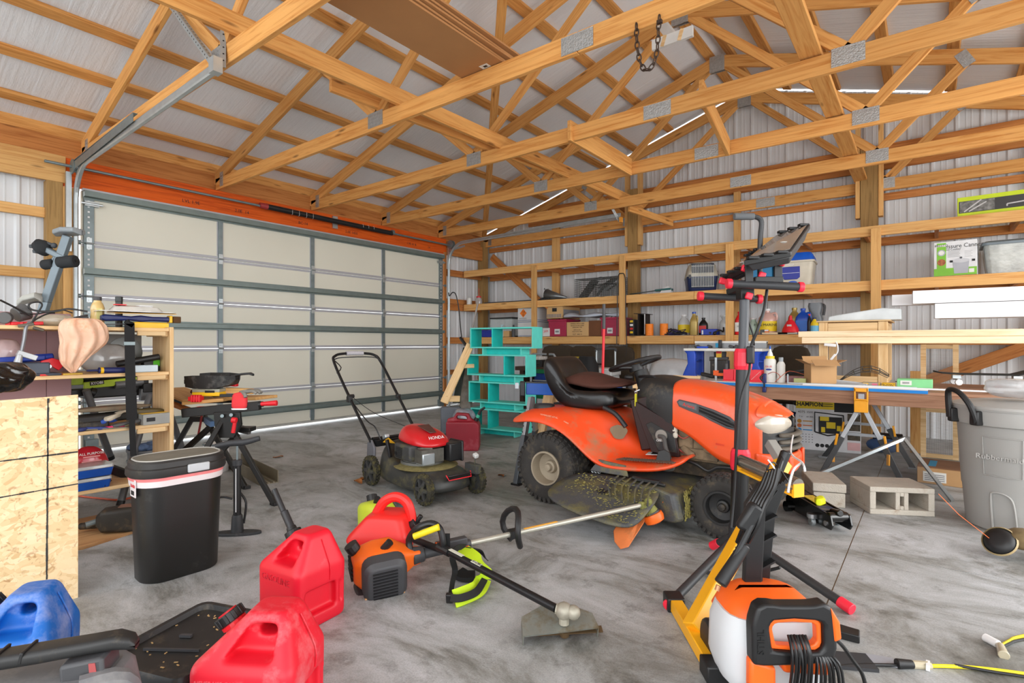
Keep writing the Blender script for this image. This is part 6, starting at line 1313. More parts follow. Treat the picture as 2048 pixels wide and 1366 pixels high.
for k, c in enumerate(((.12,.12,.14),(.2,.17,.35),(.10,.10,.10),(.30,.25,.25))):
    pts = [V((rnd.uniform(-.16,.16), rnd.uniform(-.10,.10),.008+rnd.random()*.11*(1-abs(i-7)/9))) for i in range(15)]; MB().tube(pts, .006,6, sub=4).B('cable', plain('cab%d' % k, c, .5), cb, smooth=1)
def bottle(label, px, yv, z, H, r, mat, capm, neck=.35, kind='bottle', lab=None, labm=None, sq=False, handle=False):
    t = thing(kind, label, 'bottle' if kind != 'jug' else 'jug', SP(px, yv, z)); pr = [(.001,0),(r*.95,0),(r, H*.03),(r, H*.55),(r*.92, H*.66),(r*.55, H*.80),(r*neck, H*.86),(r*neck, H*.93)]
    if sq: MB().loft([[V((x, y, zz)) for x, y in rrect(2*rr, 1.4*rr, rr*.4)] for rr, zz in pr[1:]]).B('body', mat, t, smooth=1, auto=50)
    else: MB().lathe(pr, n=24).B('body', mat, t, smooth=1, auto=50)
    MB().cyl((0,0, H*.92),(0,0, H), r*neck*1.25, n=16).B('cap', capm, t, bevel=.002)
    if labm is not None:
        if sq: MB().box((0,-.7*r-.001, H*.33),(1.7*r, .002, H*.40)).B('label', labm, t)
        else: MB().lathe([(r*1.006, H*.12),(r*1.012, H*.13),(r*1.012, H*.50),(r*1.006, H*.51)], n=24, caps=False).B('label', labm, t, smooth=1, auto=50)
    if lab: text(lab, r*.42, t, frame((0,-(.7*r if sq else r)-.006, H*.36),(1,0,0),(0,0,1)), M_ink)
    if handle: MB().tube([(r*.4,0, H*.80),(r*.85,0, H*.82),(r*1.0,0, H*.68),(r*.93,0, H*.55)], r*.14,8, sub=4).B('handle', mat, t, smooth=1)
    return t
M_milk = plain('cloudy_clear', (.78,.79,.79),.25,0,.06,8, coat=.3); M_gold = plain('gold_bottle', (.66,.56,.30),.3,.3,.08,6); M_oilblk = plain('oil_black', (.06,.06,.065),.35)
M_yel = plain('label_yellow', (.92,.80,.12),.5); M_bluj = plain('jug_blue', (.06,.28,.68),.35); M_whl = plain('white_label', (.88,.88,.86),.5)
bottle('cloudy empty gallon jug with yellow tag on the low shelf', 1368,7.72, ZL, .30,.085, M_milk, M_white, kind='jug', labm=M_yel)
bottle('tall gold oil bottle with blue cap, low shelf beside the cloudy jug', 1388,7.56, ZL, .325,.052, M_gold, M_bluj, neck=.4, sq=True, handle=True)
bottle('black motor oil bottle with red label behind the blue box', 1407,7.66, ZL, .245,.058, M_oilblk, M_oilblk, sq=True, labm=plain('label_red', (.8,.2,.2)))
t, w, h = boxthing('tin_box', 'blue rectangular box with knob on the low shelf', 'box', 1401,1434,658,7.53, ZL, .12, plain('box_blue', (.07,.20,.66),.4), bev=.008); MB().cyl((.02,-.06, h*.35),(.02,-.075, h*.35),.014, n=12).B('knob', M_black, t); MB().box((-w*.38,-.061, h*.45),(.02,.003, h*.7)).B('label', M_whl, t)
o = MB().tube([(-.05,0,.01),(-.02,-.03,.05),(.02,0,.06),(.05,.02,.04),(.06,0,.10)], .011,8, sub=4).ball((-.05,-.02,.02),.025).B('pipe_valve', plain('bronze_dark', (.22,.19,.16),.4,.5), None, smooth=1); o.location = SP(1438,7.5, ZL); tag(o, 'dark bronze valve fitting hanging over the low shelf edge', 'valve')
bottle('clear plastic pitcher behind the shelf upright, low shelf', 1452,7.7, ZL, .27,.09, M_milk, M_milk, neck=.7, kind='pitcher')
bottle('red detergent bottle with white label right of the upright', 1479,7.55, ZL, .305,.055, plain('bottle_red', (.85,.08,.10),.3), MATS['bottle_red'] if 'bottle_red' in MATS else M_red, sq=True, lab='OIL', labm=M_whl)
bottle('clear bottle with green tint behind the lamp pole, low shelf', 1507,7.7, ZL, .22,.06, plain('green_clear', (.66,.76,.70),.25), M_white, neck=.5)
bottle('pink antifreeze jug with yellow label on the low shelf', 1535,7.64, ZL, .335,.112, plain('jug_pink', (.82,.66,.62),.25,0,.05,6, coat=.3), M_white, neck=.25, kind='jug', labm=M_yel, lab='RV & MARINE', handle=True)
t, w, h = boxthing('wire_basket', 'small black wire basket in front of the pink jug', 'basket', 1520,1530,659,7.52, ZL, .10, plain('grey_mesh', (.35,.35,.35),.6))
t, w, h = boxthing('small_box', 'small orange and white box in front of the pink jug', 'box', 1529,1537,659,7.50, ZL, .08, plain('box_orange', (.85,.45,.20))); MB().box((0,-.041, h*.8),(w, .002, h*.3)).B('white_band', M_white, t)
fn = thing('funnel', 'red funnel upside down on the low shelf', 'funnel', SP(1581,7.56, ZL+.02)); MB().lathe([(.095,.0),(.10,.008),(.092,.05),(.045,.14),(.024,.16),(.016,.215)], n=28, caps=False).B('cone', M_red, fn, smooth=1); MB().box((-.0,-.075,.085),(.05,.012,.03),(.6,0,0)).B('label', M_whl, fn)
bottle('gold oil bottle standing behind the red funnel', 1589,7.80, ZL, .345,.075, M_gold, M_gold, neck=.35, sq=True)
bottle('blue ribbed oil jug on the low shelf', 1606,7.66, ZL, .325,.085, M_bluj, M_bluj, neck=.28, sq=True, handle=True, labm=plain('label_blue', (.15,.40,.75)))
bottle('yellow squeeze bottle with blue label by the pine bench', 1629,7.56, ZL, .20,.045, M_yel, plain('navy_cap', (.12,.16,.38)), labm=plain('label_lblue', (.45,.75,.90)))
fl = thing('oil_filter_jug', 'grey drain jug with handle behind the yellow squeeze bottle', 'jug', SP(1631,7.85, ZL)); MB().loft([[V((x, y, z)) for x, y in rrect(w, .12,.04)] for z, w in ((0,.17),(.20,.17),(.26,.13),(.36,.17),(.40,.15))]).B('body', plain('jug_grey', (.42,.44,.46),.3), fl, smooth=1, auto=60); MB().tube([(.04,0,.38),(.10,0,.36),(.09,0,.24)], .016,8, sub=4).B('handle', M_tgr, fl, smooth=1)
bottle('slim red and black bottle beside the blue oil jug', 1619,7.60, ZL, .25,.026, M_oilblk, M_red)
for i, (px, L_, c, lab) in enumerate(((1575,.22,(.75,.74,.70), 'grey file lying at the low shelf edge under the funnel'),(1550,.30,(.88,.78,.62), 'short pale pine strip on the low shelf'))):
    o = MB().box((0,0,.012),(L_, .05,.022)).B('strip', plain('st%d' % i, c), None, bevel=.002); o.location = SP(px, 7.52, ZL); tag(o, lab, 'tool' if i == 0 else 'wood strip')
# middle shelf
o = MB().lathe([(.001,0),(.05,0),(.05,.12),(.04,.13)], n=18).B('jar', plain('jar_cloudy', (.82,.82,.80),.3), None, smooth=1, auto=40); o.location = (-6.86,7.55, ZM+.006); tag(o, 'white lidded tub on the middle shelf in the corner', 'tub')
fd = thing('bird_feeder', 'glass jar bird feeder with red top on the middle shelf corner', 'bird feeder', (-6.72,7.66, ZM+.006)); MB().lathe([(.001,0),(.06,0),(.065,.05),(.06,.10),(.035,.13)], n=20).B('jar', plain('feeder_glass', (.72,.70,.68),.1,0,.1,12, coat=.6), fd, smooth=1); MB().cyl((0,0,.13),(0,0,.155),.045, n=18).B('red_cap', M_red, fd); MB().cyl((0,0,.155),(0,0,.30),.009, n=8).B('stem', plain('stem_red', (.7,.35,.3)), fd)
o = MB().span((-.55,0,0),(.55,.12,.02)).B('metal_bar', plain('dark_bar', (.25,.25,.26),.5), None); o.location = SP(1015,7.56, ZM); tag(o, 'dark flat bar lying on the middle shelf, left section', 'bar')
af = thing('auger_spout', 'galvanised sheet metal cone with toothed end on the middle shelf', 'sheet metal', SP(1105,7.66, ZM)); b = MB(); b.cyl((-.12,0,.10),(.28,0,.03),.10,.015, n=20, caps=False); o = b.B('cone', plain('grey_sheet', (.48,.50,.51),.3,.7,.1,6), af, smooth=1); k = o.modifiers.new('t', 'SOLIDIFY'); k.thickness = .003
MB().prism([(-.30,0),(-.05,0),(-.02,.05),(-.1,.085),(-.14,.055),(-.2,.04)], .12, M_pr).B('bracket', plain('dark_sheet', (.24,.25,.26),.4,.5), af, bevel=.004)
for k in range(6): a = 2*PI*k/6; MB().prism([(-.02,0),(.02,0),(0,.03)], .004, Matrix.Translation((-.125,.098*cos(a),.10+.098*sin(a))) @ Matrix.Rotation(a-PI/2,4, 'X') @ Matrix.Rotation(PI/2,4, 'X')).B('tooth', MATS['grey_sheet'], af)
M_wire = plain('cage_wire', (.42,.43,.43),.45,.5)
def cage(label, px0, px1, yv, d, h, rz=.0):
    w = wpx(px0, px1, yv); c = SP((px0+px1)/2, yv, ZM); t = thing('live_trap', label, 'animal trap', (c.x, yv+d/2, c.z), rz)
    def grid(P, U, V, nu, nv, nm):
        b = MB()
        for i in range(nu+1): b.bar(P+U*(i/nu), P+U*(i/nu)+V, .004,.004)
        for j in range(nv+1): b.bar(P+V*(j/nv), P+V*(j/nv)+U, .004,.004)
        o = b.B(nm, M_wire, t); o['kind'] = 'stuff'
    X, Yv, Z_ = V((w, 0,0)), V((0, d, 0)), V((0,0, h)); P = V((-w/2,-d/2,.004)); n = max(4, int(w/.03)); m = max(4, int(h/.03)); q = max(3, int(d/.04))
    grid(P, X, Z_, n, m, 'side_mesh'); grid(P+Yv, X, Z_, n, m, 'side_mesh'); grid(P, Yv, Z_, q, m, 'end_mesh'); grid(P+X, Yv, Z_, q, m, 'end_mesh'); grid(P+Z_, X, Yv, n, q, 'top_mesh')
    MB().bar((-w*.42,0,.02),(-w*.12,0, h*.95), d*.9,.004, up=(1,0,0)).B('trap_door', plain('trap_plate', (.45,.46,.45),.5,.4), t); MB().bar((.0,0, h*.5),(w*.35,0, h*.98), d*.7,.004, up=(1,0,0)).B('trap_plate', MATS['trap_plate'], t)
    MB().tube([(-.1,0, h),(0,0, h+.03),(.1,0, h)], .005,6, sub=3).B('carry_handle', M_wire, t); return t
cage('large wire live trap on the middle shelf', 1148,1236,7.62,.30,.31); cage('smaller wire live trap in front of the large one', 1186,1237,7.50,.11,.185)
for i, (px, L_, z, rz, lab) in enumerate(((1300,.55,.02,.10, 'green and black hedge shears lying on the middle shelf'),)):
    t = thing('hedge_shears', lab, 'shears', SP(px, 7.62, ZM)); MB().bar((-.32,0,.02),(.10,.02,.05),.03,.01).bar((-.30,.03,.02),(.10,0,.05),.03,.01).B('blades', plain('dark_green_blade', (.16,.24,.24),.4,.3), t); MB().bar((.08,.0,.05),(.33,-.02,.06),.035,.03).bar((.08,.02,.05),(.33,.06,.055),.035,.03).B('grips', plain('shear_green', (.15,.36,.36),.5), t, bevel=.006)
o = MB().prism([(-.09,0),(.10,0),(.09,.07),(.05,.10),(-.02,.08)], .01, M_pr).B('paper_folder', M_whbox, None); o.location = SP(1330,7.60, ZM); tag(o, 'white bent card standing on the middle shelf by the pet carrier', 'card')
# pet carrier
pcx = SP(1405,7.56, ZM); pc_ = thing('pet_carrier', 'plastic pet carrier with pale top, navy base and wire door', 'pet carrier', (pcx.x, 7.56, pcx.z), rad(24))
M_navyb = plain('carrier_navy', (.08,.15,.32),.4); M_stone = plain('carrier_stone', (.70,.68,.62),.5)
def csec(z, w, d, dx=0): return [V((x+dx, y+.25, z)) for x, y in rrect(w, d, .06)]
MB().loft([csec(0,.36,.48), csec(.02,.37,.50), csec(.20,.41,.55)]).B('base', M_navyb, pc_, smooth=1, auto=50); MB().loft([csec(.20,.42,.56), csec(.22,.42,.56), csec(.36,.36,.48), csec(.40,.28,.40), csec(.41,.2,.3)]).B('top', M_stone, pc_, smooth=1, auto=50)
MB().box((0,-.012,.21),(.30,.02,.34)).B('door_recess', plain('carrier_dark', (.22,.25,.30),.7), pc_, bevel=.02)
b = MB()
for k in range(14): x = -.14+k*.0215; b.cyl((x, -.03,.05),(x, -.03,.37-.3*abs(x)**1.5),.0035, n=6)
for z in (.06,.2,.34): b.cyl((-.15,-.032, z),(.15,-.032, z),.0035, n=6)
b.B('wire_door', plain('door_wire', (.78,.78,.76),.35,.5), pc_); MB().box((-.17,-.03,.20),(.03,.03,.05)).B('door_latch', M_tgr, pc_)
b = MB()
for i in range(5):
    for j in range(4): b.cyl((.197-.02*j, .08+i*.085+.04*(j % 2),.27+j*.026),(.206-.02*j, .08+i*.085+.04*(j % 2),.275+j*.026),.012, n=8)
b.B('vent_holes', plain('carrier_dark', (.22,.25,.30)), pc_)
for y in (.05,.45): MB().box((.21, y, .205),(.02,.05,.05)).B('side_clip', M_tgr, pc_)
# cooler box
kc = SP(1588,7.52, ZM); kb = thing('litter_box', 'cream and blue hooded plastic box on the middle shelf behind the work lamp', 'plastic box', (kc.x, 7.55, kc.z), rad(4)); M_cream = plain('cream_plastic', (.80,.77,.70),.45); M_cblue = plain('cooler_blue', (.05,.33,.74),.4)
def ksec(z, w, d): return [V((x, y+.2, z)) for x, y in rrect(w, d, .05)]
MB().loft([ksec(0,.36,.36), ksec(.02,.37,.37), ksec(.29,.42,.42)]).B('tub', M_cream, kb, smooth=1, auto=50); MB().loft([ksec(.285,.45,.45), ksec(.31,.45,.45)]).B('rim', M_cream, kb, bevel=.005); MB().loft([ksec(.31,.43,.43), ksec(.37,.41,.41), ksec(.41,.36,.36)]).B('lid', M_cblue, kb, smooth=1, auto=50)
MB().prism([(-.16,.235),(-.14,.10),(-.11,.075),(.03,.075),(.06,.10),(.06,.235)], .012, Matrix.Translation((0,-.003,0)) @ M_pr).B('entry_flap', plain('deep_blue', (.04,.13,.58),.4), kb, bevel=.004); MB().box((-.05,-.010,.155),(.21,.004,.004)).B('flap_line', M_white, kb)
MB().prism([(.05*cos(a),.022*sin(a)) for a in [i*PI/8 for i in range(16)]], .004, Matrix.Translation((-.02,.0,.035)) @ M_pr).B('oval_badge', M_cblue, kb)
MB().box((-.09,-.012,.26),(.17,.01,.03)).B('front_window', clear('clear_front'), kb)
t, w, h = boxthing('storage_bin', 'teal blue lidded bin between carrier and cream box, middle shelf', 'bin', 1506,1544,533,7.60, ZM, .4, plain('teal_bin', (.05,.46,.66),.4)); MB().box((0,0, h),(w+.03,.43,.035)).B('lid', plain('teal_bin'), t, bevel=.006); MB().box((-.04,-.202,.05),(.07,.004,.05)).B('label', M_whl, t)
# pressure canner carton
pn = SP(1910,7.50, ZM); pk_w = wpx(1867,1953,7.50); pk_h = zpx(1910,483,7.50)-ZM; pk = thing('canner_carton', 'white and green pressure canner carton on the middle shelf', 'carton', (pn.x, 7.50, pn.z), rad(-5))
MB().span((-pk_w/2,0,0),(pk_w/2,.34, pk_h)).B('body', plain('canner_white', (.86,.87,.88),.5), pk, bevel=.002)
M_grn = plain('canner_green', (.48,.74,.20),.5)
MB().span((-pk_w/2,-.002,0),(pk_w/2,0, pk_h*.22)).B('green_band', M_grn, pk); MB().span((-pk_w*.43,-.0022, pk_h*.2),(-pk_w*.21,-.0002, pk_h*.97)).B('green_panel', M_grn, pk)
MB().span((-pk_w*.43,-.003, pk_h*.86),(-pk_w*.21,-.0024, pk_h*.92)).B('brand_bar', M_whl, pk); text('PRESTO', .032, pk, frame((-pk_w*.32,-.0036, pk_h*.89),(1,0,0),(0,0,1)), M_ink)
text('Pressure Canner', .062, pk, frame((pk_w*.14,-.0012, pk_h*.85),(1,0,0),(0,0,1)), M_ink, sx=.86); text('and Cooker', .028, pk, frame((-pk_w*.05,-.0012, pk_h*.76),(1,0,0),(0,0,1)), M_ink)
for k in range(5): MB().span((-pk_w*.17,-.001, pk_h*(.70-.04*k)),(pk_w*(.12-.02*(k % 2)),.0, pk_h*(.715-.04*k))).B('print_line', plain('print_lgrey', (.65,.66,.67)), pk); MB().span((pk_w*.22,-.001, pk_h*(.68-.04*k)),(pk_w*(.4-.03*(k % 2)),.0, pk_h*(.69-.04*k))).B('print_line', plain('print_lgrey', (.65,.66,.67)), pk)
def disc(par, x, z, r, y, mat, nm, sx=1.0, sz=1.0): return MB().prism([(x+r*sx*cos(a), z+r*sz*sin(a)) for a in [i*PI/14 for i in range(28)]], .0008, Matrix.Translation((0, y, 0)) @ M_pr).B(nm, mat, par)
M_pot = plain('pot_print', (.66,.67,.70),.4); M_potd = plain('pot_print_dark', (.30,.31,.33),.5)
disc(pk, -pk_w*.32, pk_h*.68, pk_w*.095,-.003, M_pot, 'gauge_print'); disc(pk, -pk_w*.32, pk_h*.68, pk_w*.065,-.0036, M_whl, 'gauge_print'); disc(pk, -pk_w*.32, pk_h*.40, pk_w*.10,-.003, plain('food_print', (.62,.36,.22),.6,0,.5,60), 'food_print')
MB().prism([(-pk_w*.02, pk_h*.05),(pk_w*.30, pk_h*.05),(pk_w*.33, pk_h*.42),(-pk_w*.05, pk_h*.42)], .001, Matrix.Translation((0,-.0032,0)) @ M_pr).B('pot_print', M_pot, pk); disc(pk, pk_w*.14, pk_h*.42, pk_w*.20,-.004, plain('pot_lid', (.76,.77,.79)), 'pot_lid_print', 1,.32); disc(pk, pk_w*.14, pk_h*.50, pk_w*.03,-.0046, M_potd, 'pot_knob_print')
for s in (-.12,.39): MB().span((pk_w*s, -.0045, pk_h*.38),(pk_w*(s+.07),-.004, pk_h*.44)).B('pot_handle_print', M_ink, pk)
MB().span((pk_w*.32,-.003, pk_h*.06),(pk_w*.44,-.0024, pk_h*.17)).B('barcode', M_whl, pk)
tb_ = SP(2022,7.56, ZM); tb2 = thing('storage_tote', 'clear plastic tote of crumpled wrap at the right end of the middle shelf', 'tote', (tb_.x+.1,7.76, tb_.z)); MB().loft([rsec(.56,.34,0,.04), rsec(.62,.40,.30,.05)]).B('tub', plain('tote_clear', (.66,.67,.65),.15,0,.22,9, coat=.7, bump=.5, bscale=14), tb2, smooth=1, auto=50); MB().loft([rsec(.66,.44,.30,.05), rsec(.66,.44,.325,.05), rsec(.60,.38,.345,.05)]).B('lid', plain('tote_lid', (.42,.47,.50),.3), tb2, smooth=1, auto=50)
# top shelf: lime tool carton
lc = PY(1925,420,7.50); lw = .95; lh_ = zpx(1960,390,7.5)-ZU; ln = thing('jack_carton', 'lime and black tool carton on the top shelf', 'carton', (PY(1915,420,7.50).x+lw/2,7.52, ZU+.006), rad(-3)); MB().span((-lw/2,0,0),(lw/2,.30, lh_)).B('body', plain('carton_lime', (.74,.82,.10),.5), ln, bevel=.002)
MB().span((-lw/2+.012,-.002, lh_*.17),(lw/2,0, lh_*.78)).B('black_panel', plain('panel_charcoal', (.20,.20,.20),.5), ln); MB().span((-lw/2-.002,.0,.0),(-lw/2,.30, lh_)).B('grey_end', plain('end_grey', (.36,.36,.35),.6,0,.2,12), ln); MB().box((-lw/2-.003,.24, lh_*.72),(.002,.07,.03)).B('red_mark', M_red, ln)
MB().span((-lw/2+.02,-.003, lh_*.2),(-lw/2+.30,-.002, lh_*.76)).B('photo_print', plain('photo_grey', (.42,.42,.41),.5,0,.6,25), ln)
for a, c in (((-.42,.05),(-.28,.17)),((-.38,.05),(-.24,.14)),((-.08,.085),(.12,.10)),((.12,.10),(.07,.19)),((.12,.10),(.095,.18)),((-.08,.085),(-.08,.06))): MB().bar((a[0], -.004, a[1]*lh_/.22),(c[0], -.004, c[1]*lh_/.22),.003,.012, up=(0,0,1)).B('jack_print', plain('print_silver', (.72,.72,.72)), ln)
for k in range(3): MB().span((.25,-.003, lh_*(.72-.07*k)),(.40,-.002, lh_*(.74-.07*k))).B('print_line', MATS['carton_lime'], ln)
# hooks, cord on upright, red pole
tag(MB().tube([V((-3.75, SY-.05,1.14)), V((-3.74, SY-.05,1.6)), V((-3.73, SY-.05,2.12)), V((-3.67, SY-.06,2.20)), V((-3.61, SY-.05,2.12)), V((-3.60, SY-.05,1.6)), V((-3.58, SY-.06,1.05)), V((-3.63, SY-.06,.93))], .007,6, sub=6).B('looped_cable', M_black, None, smooth=1), 'black cord looped over the shelf upright and hanging down', 'cord')
rp = thing('red_pole', 'red pole with grey grip standing behind the mower seat', 'pole', (-2.485,4.65,.0)); MB().cyl((-.03,-.01,.0),(0,0,1.30),.013, n=12).B('pole_tube', M_red, rp, smooth=1); MB().cyl((0,0,1.29),(.0,.002,1.53),.016, n=12).B('grip', M_tgr, rp, bevel=.003)
# brown upholstered chair backs under the shelf
M_brn = plain('brown_upholstery', (.22,.18,.13),.9,0,.12,14, bump=.2, bscale=90)
for i, (px, w_, h_, lab) in enumerate(((1112,.60,1.12, 'dark brown fabric chair back under the low shelf, left of the white cooler'),(1165,.50,1.11, 'dark brown fabric chair back behind the riding mower seat'),(1232,.50,1.11, 'dark brown fabric chair back right of the red pole'),(1580,.44,1.12, 'dark brown fabric chair back behind the glue bottles on the bench'))):
    c = PY(px, 687,7.36+.05*(i % 2)); t = thing('upholstered_chair', lab, 'chair', (c.x, 7.44,0), rad(4*(-1)**i))
    MB().loft([[V((x, y, z)) for x, y in rrect(w, .09,.03)] for z, w in ((.42, w_*.92),(.7, w_*.98),(h_-.10, w_),(h_-.03, w_*.86),(h_, w_*.55))]).B('backrest', M_brn, t, bevel=.01); MB().box((0,.24,.44),(w_*.95,.44,.10)).B('seat', M_brn, t, bevel=.02)
    for sx, sy in ((-1,.02),(1,.02),(-1,.42),(1,.42)): MB().box((sx*w_*.42, sy, .20),(.04,.04,.40)).B('leg', plain('dark_leg', (.16,.11,.07),.5), t)
# white cooler with pull handle
co = thing('ice_chest', 'white wheeled cooler with telescopic handle behind the mower seat', 'cooler', (PY(1190,760,6.7).x, 6.7,0), rad(6)); MB().box((0,.18,.42),(.46,.36,.55)).B('body', plain('cooler_white', (.84,.85,.85),.4), co, bevel=.015); MB().box((0,.18,.75),(.49,.39,.11)).B('lid', plain('cooler_white'), co, bevel=.015); b = MB()
for s in (-.13,.16): MB().cyl((s, .36,.75),(s, .36,1.05),.014, n=10).B('handle_tube', M_galv, co, smooth=1)
pass; MB().tube([(-.13,.36,1.03),(-.12,.36,1.065),(.15,.36,1.075),(.16,.36,1.04)], .018,8, sub=3).B('handle_grip', M_tgr, co, smooth=1); MB().tube([(-.06,.05,.80),(-.055,.05,.86),(.09,.05,.86),(.095,.05,.80)], .014,8).B('lid_handle', M_black, co); MB().box((0,.18,.09),(.42,.34,.14)).B('wheel_base', M_tgr, co, bevel=.01); MB().box((.09,-.006,.62),(.08,.02,.12)).B('latch', M_whbox, co, bevel=.004)
# ================================================================== WORK BENCH ZONE (right)
BY = 5.50; BZ = .755
M_benchw = wood('bench_plank', (.66,.50,.40),(.54,.39,.30), knots=.15)
wb_ = thing('work_table', 'long makeshift work table of plywood on sawhorses along the shelves', 'table', (-.3,6.1,0))
MB().span((-1.95, BY, BZ-.022),(1.75,6.86, BZ)).B('table_top', M_benchw, wb_).matrix_local = Matrix.Translation((.3,-6.1,0))
beam('front_rail', (-1.95, BY+.02, BZ-.075),(1.75, BY+.02, BZ-.075),.038,.105, M_benchw, wb_); beam('back_rail', (-1.95,6.83, BZ-.075),(1.75,6.83, BZ-.075),.038,.105, M_girt, wb_)
fb = thing('foam_board', 'blue and white insulation board lying on the work table', 'board', (0,0,0)); MB().span((-1.85, BY-.012, BZ-.012),(-.02, BY-.0005, BZ+.013)).span((-1.85, BY, BZ+.001),(-.02,6.45, BZ+.013)).B('blue_core', plain('foam_blue', (.05,.50,.82),.6), fb); MB().span((-1.85, BY-.012, BZ+.0135),(-.02,6.45, BZ+.022)).B('white_face', plain('foam_white', (.80,.79,.77),.6,0,.06,5), fb)
ZB = BZ+.022
o = MB().span((0,-.01,0),(1.35,.012,.012)).B('white_strip', M_white, None); o.location = (-.92, BY+.0, ZB); tag(o, 'long white trim strip along the front edge of the work table', 'trim strip')
def OT(px, y, z=None): p = PY(px, 687, y); return V((p.x, y, ZB if z is None else z))
def sawhorse(x0, y0, y1, zt, fl, fr, rl, rr, label):
    t = thing('sawhorse', label, 'sawhorse', (x0, y0,0)); o = V((x0, y0,0)); M_y = plain('horse_yellow', (.94,.64,.06),.4); M_d = plain('horse_dark', (.20,.21,.22),.45,.2); M_g = plain('horse_silver', (.64,.66,.68),.35,.6)
    MB().bar((0,-.02, zt-.06),(0, y1-y0+.02, zt-.06),.05,.10).B('cross_beam', M_g, t, bevel=.004)
    for dy in (.0, y1-y0):
        b = MB().box((0, dy-.03, zt-.12),(.10,.035,.10)).box((-.045, dy-.03, zt-.02),(.012,.035,.12)).box((.045, dy-.03, zt-.02),(.012,.035,.12)).box((0, dy-.03, zt+.02),(.10,.035,.03)).box((0, dy-.03, zt-.062),(.10,.04,.012)); b.B('head_bracket', M_y, t, bevel=.003)
    for f, dy in ((fl, .0),(fr, .0),(rl, y1-y0),(rr, y1-y0)):
        q = V(f)-o; q.z = 0; p = V((.03*(1 if q.x > 0 else -1), dy, zt-.16)); m = p+(q-p)*.46
        lg = thing('leg', None, None, (0,0,0)); lg.parent = t
        MB().bar(p, m, .035,.040, up=(0,1,0)).B('upper_tube', M_g, lg, bevel=.003); MB().bar(m-(q-p)*.06, q, .042,.05, up=(0,1,0)).B('lower_tube', M_d, lg, bevel=.003)
        MB().box(q+V((0,0,.008)),(.09,.06,.016)).B('foot_plate', M_g, lg, bevel=.003)
        s = 1 if q.x > 0 else -1; MB().bar(m+V((s*.015,-.03,.07)), m+V((s*.03,-.03,-.03)),.02,.018).bar(m+V((s*.03,-.035,-.05))+(q-p)*.05, m+V((s*.01,-.035,-.10))+(q-p)*.12,.022,.016).B('lock_lever', M_y, lg, bevel=.003)
    for dy in (.0, y1-y0):
        a = V((-.16, dy+.01, zt*.50)); c = V((.16, dy+.01, zt*.50)); MB().bar(a, c, .02,.025).B('spreader', M_g, t)
    return t
sx0 = PY(1723,790, BY).x
sawhorse(sx0, BY, 6.25, BZ-.022, PZ(1638,957), PZ(1806,968), PZ(1647,915), PZ(1828,938), 'yellow and grey folding sawhorse under the work table, in front of the generator carton')
sawhorse(-1.55, BY+.05,6.3, BZ-.022,(-1.85,5.5,0),(-1.28,5.5,0),(-1.85,6.3,0),(-1.28,6.3,0), 'second folding sawhorse under the left end of the work table, behind the mower')
sawhorse(1.45, BY+.05,6.3, BZ-.022,(1.2,5.5,0),(1.7,5.5,0),(1.2,6.3,0),(1.7,6.3,0), 'third folding sawhorse under the far right end of the work table')
# router table
rt = thing('router_table', 'bench router table with blue legs, white top and grey fence', 'router table', OT(1440,6.15)); r0 = rt.location.copy(); X0, X1 = PY(1378,720,6.15).x-r0.x, PY(1520,720,6.15).x-r0.x
ztop = zpx(1450,697,6.15)-ZB; M_rb = plain('router_blue', (.04,.27,.74),.4)
MB().span((X0-.06,-.02, ztop-.03),(X1+.02,.36, ztop)).B('table_top', M_whl, rt, bevel=.006)
for x, s in ((X0,1),(X1-.04,-1)):
    for y in (.03,.30): MB().loft([[V((x+s*dx+a, y+c, z)) for a, c in rrect(w, .05,.012)] for z, w, dx in ((0,.16,.0),(.03,.14,.0),(ztop*.45,.09,.025),(ztop*.8,.10,.02),(ztop-.03,.12,.0))]).B('leg', M_rb, rt, smooth=1, auto=50)
    MB().span((x-.02,.02, ztop*.55),(x+.06,.32, ztop*.59)).span((x-.03,.30,.03),(x+.07,.315, ztop-.03)).B('leg_web', M_rb, rt)
MB().span((X0,.20, ztop),(X1+.02,.26, ztop+.075)).B('fence', plain('fence_grey', (.55,.56,.57),.4,.4), rt, bevel=.003); MB().span((X0,.195, ztop+.06),(X1+.02,.265, ztop+.082)).B('fence_cap', M_whl, rt)
for x in (.03,.16,.26,.38,.44): MB().box((X0+x*1.1,.17, ztop+.02),(.05,.04,.03),(0,.4*(-1)**int(x*100),0)).B('fence_knob', M_tgr, rt, bevel=.006)
MB().box((X0+.30,.16, ztop+.05),(.03,.05,.09)).B('bit_guard', M_black, rt, bevel=.004); MB().box((X0+.27,.15, ztop+.035),(.03,.03,.05)).B('guard_blue', plain('guard_teal', (.05,.5,.66)), rt); MB().box((X0+.12,.1, ztop+.012),(.12,.05,.022)).B('push_block', M_rb, rt, bevel=.005)
b = MB().cyl((X0+.30,.16, ztop-.04),(X0+.30,.16, ztop-.20),.07,.055, n=18).box((X0+.30,.12, ztop-.12),(.20,.06,.05)); b.B('router_body', M_tgr, rt, bevel=.005); MB().box((X0+.31,.08, ztop-.065),(.06,.004,.07)).B('warning_decal', plain('warn_yellow', (.92,.72,.15)), rt); MB().box((X0+.31,.079, ztop-.045),(.055,.004,.025)).B('warning_red', M_red, rt)
o = MB().box((0,0,.10),(.18,.10,.20)).box((.06,-.05,.05),(.10,.04,.06)).box((-.12,-.03,.03),(.14,.06,.04),(0,.2,0)).B('jigsaw', plain('dusty_tool', (.13,.12,.11),.5,0,.2,14, dust=(.5,.46,.4), dust_amt=.2), None, bevel=.01); o.location = OT(1440,5.95); tag(o, 'dusty black power tool under the router table top', 'power tool')
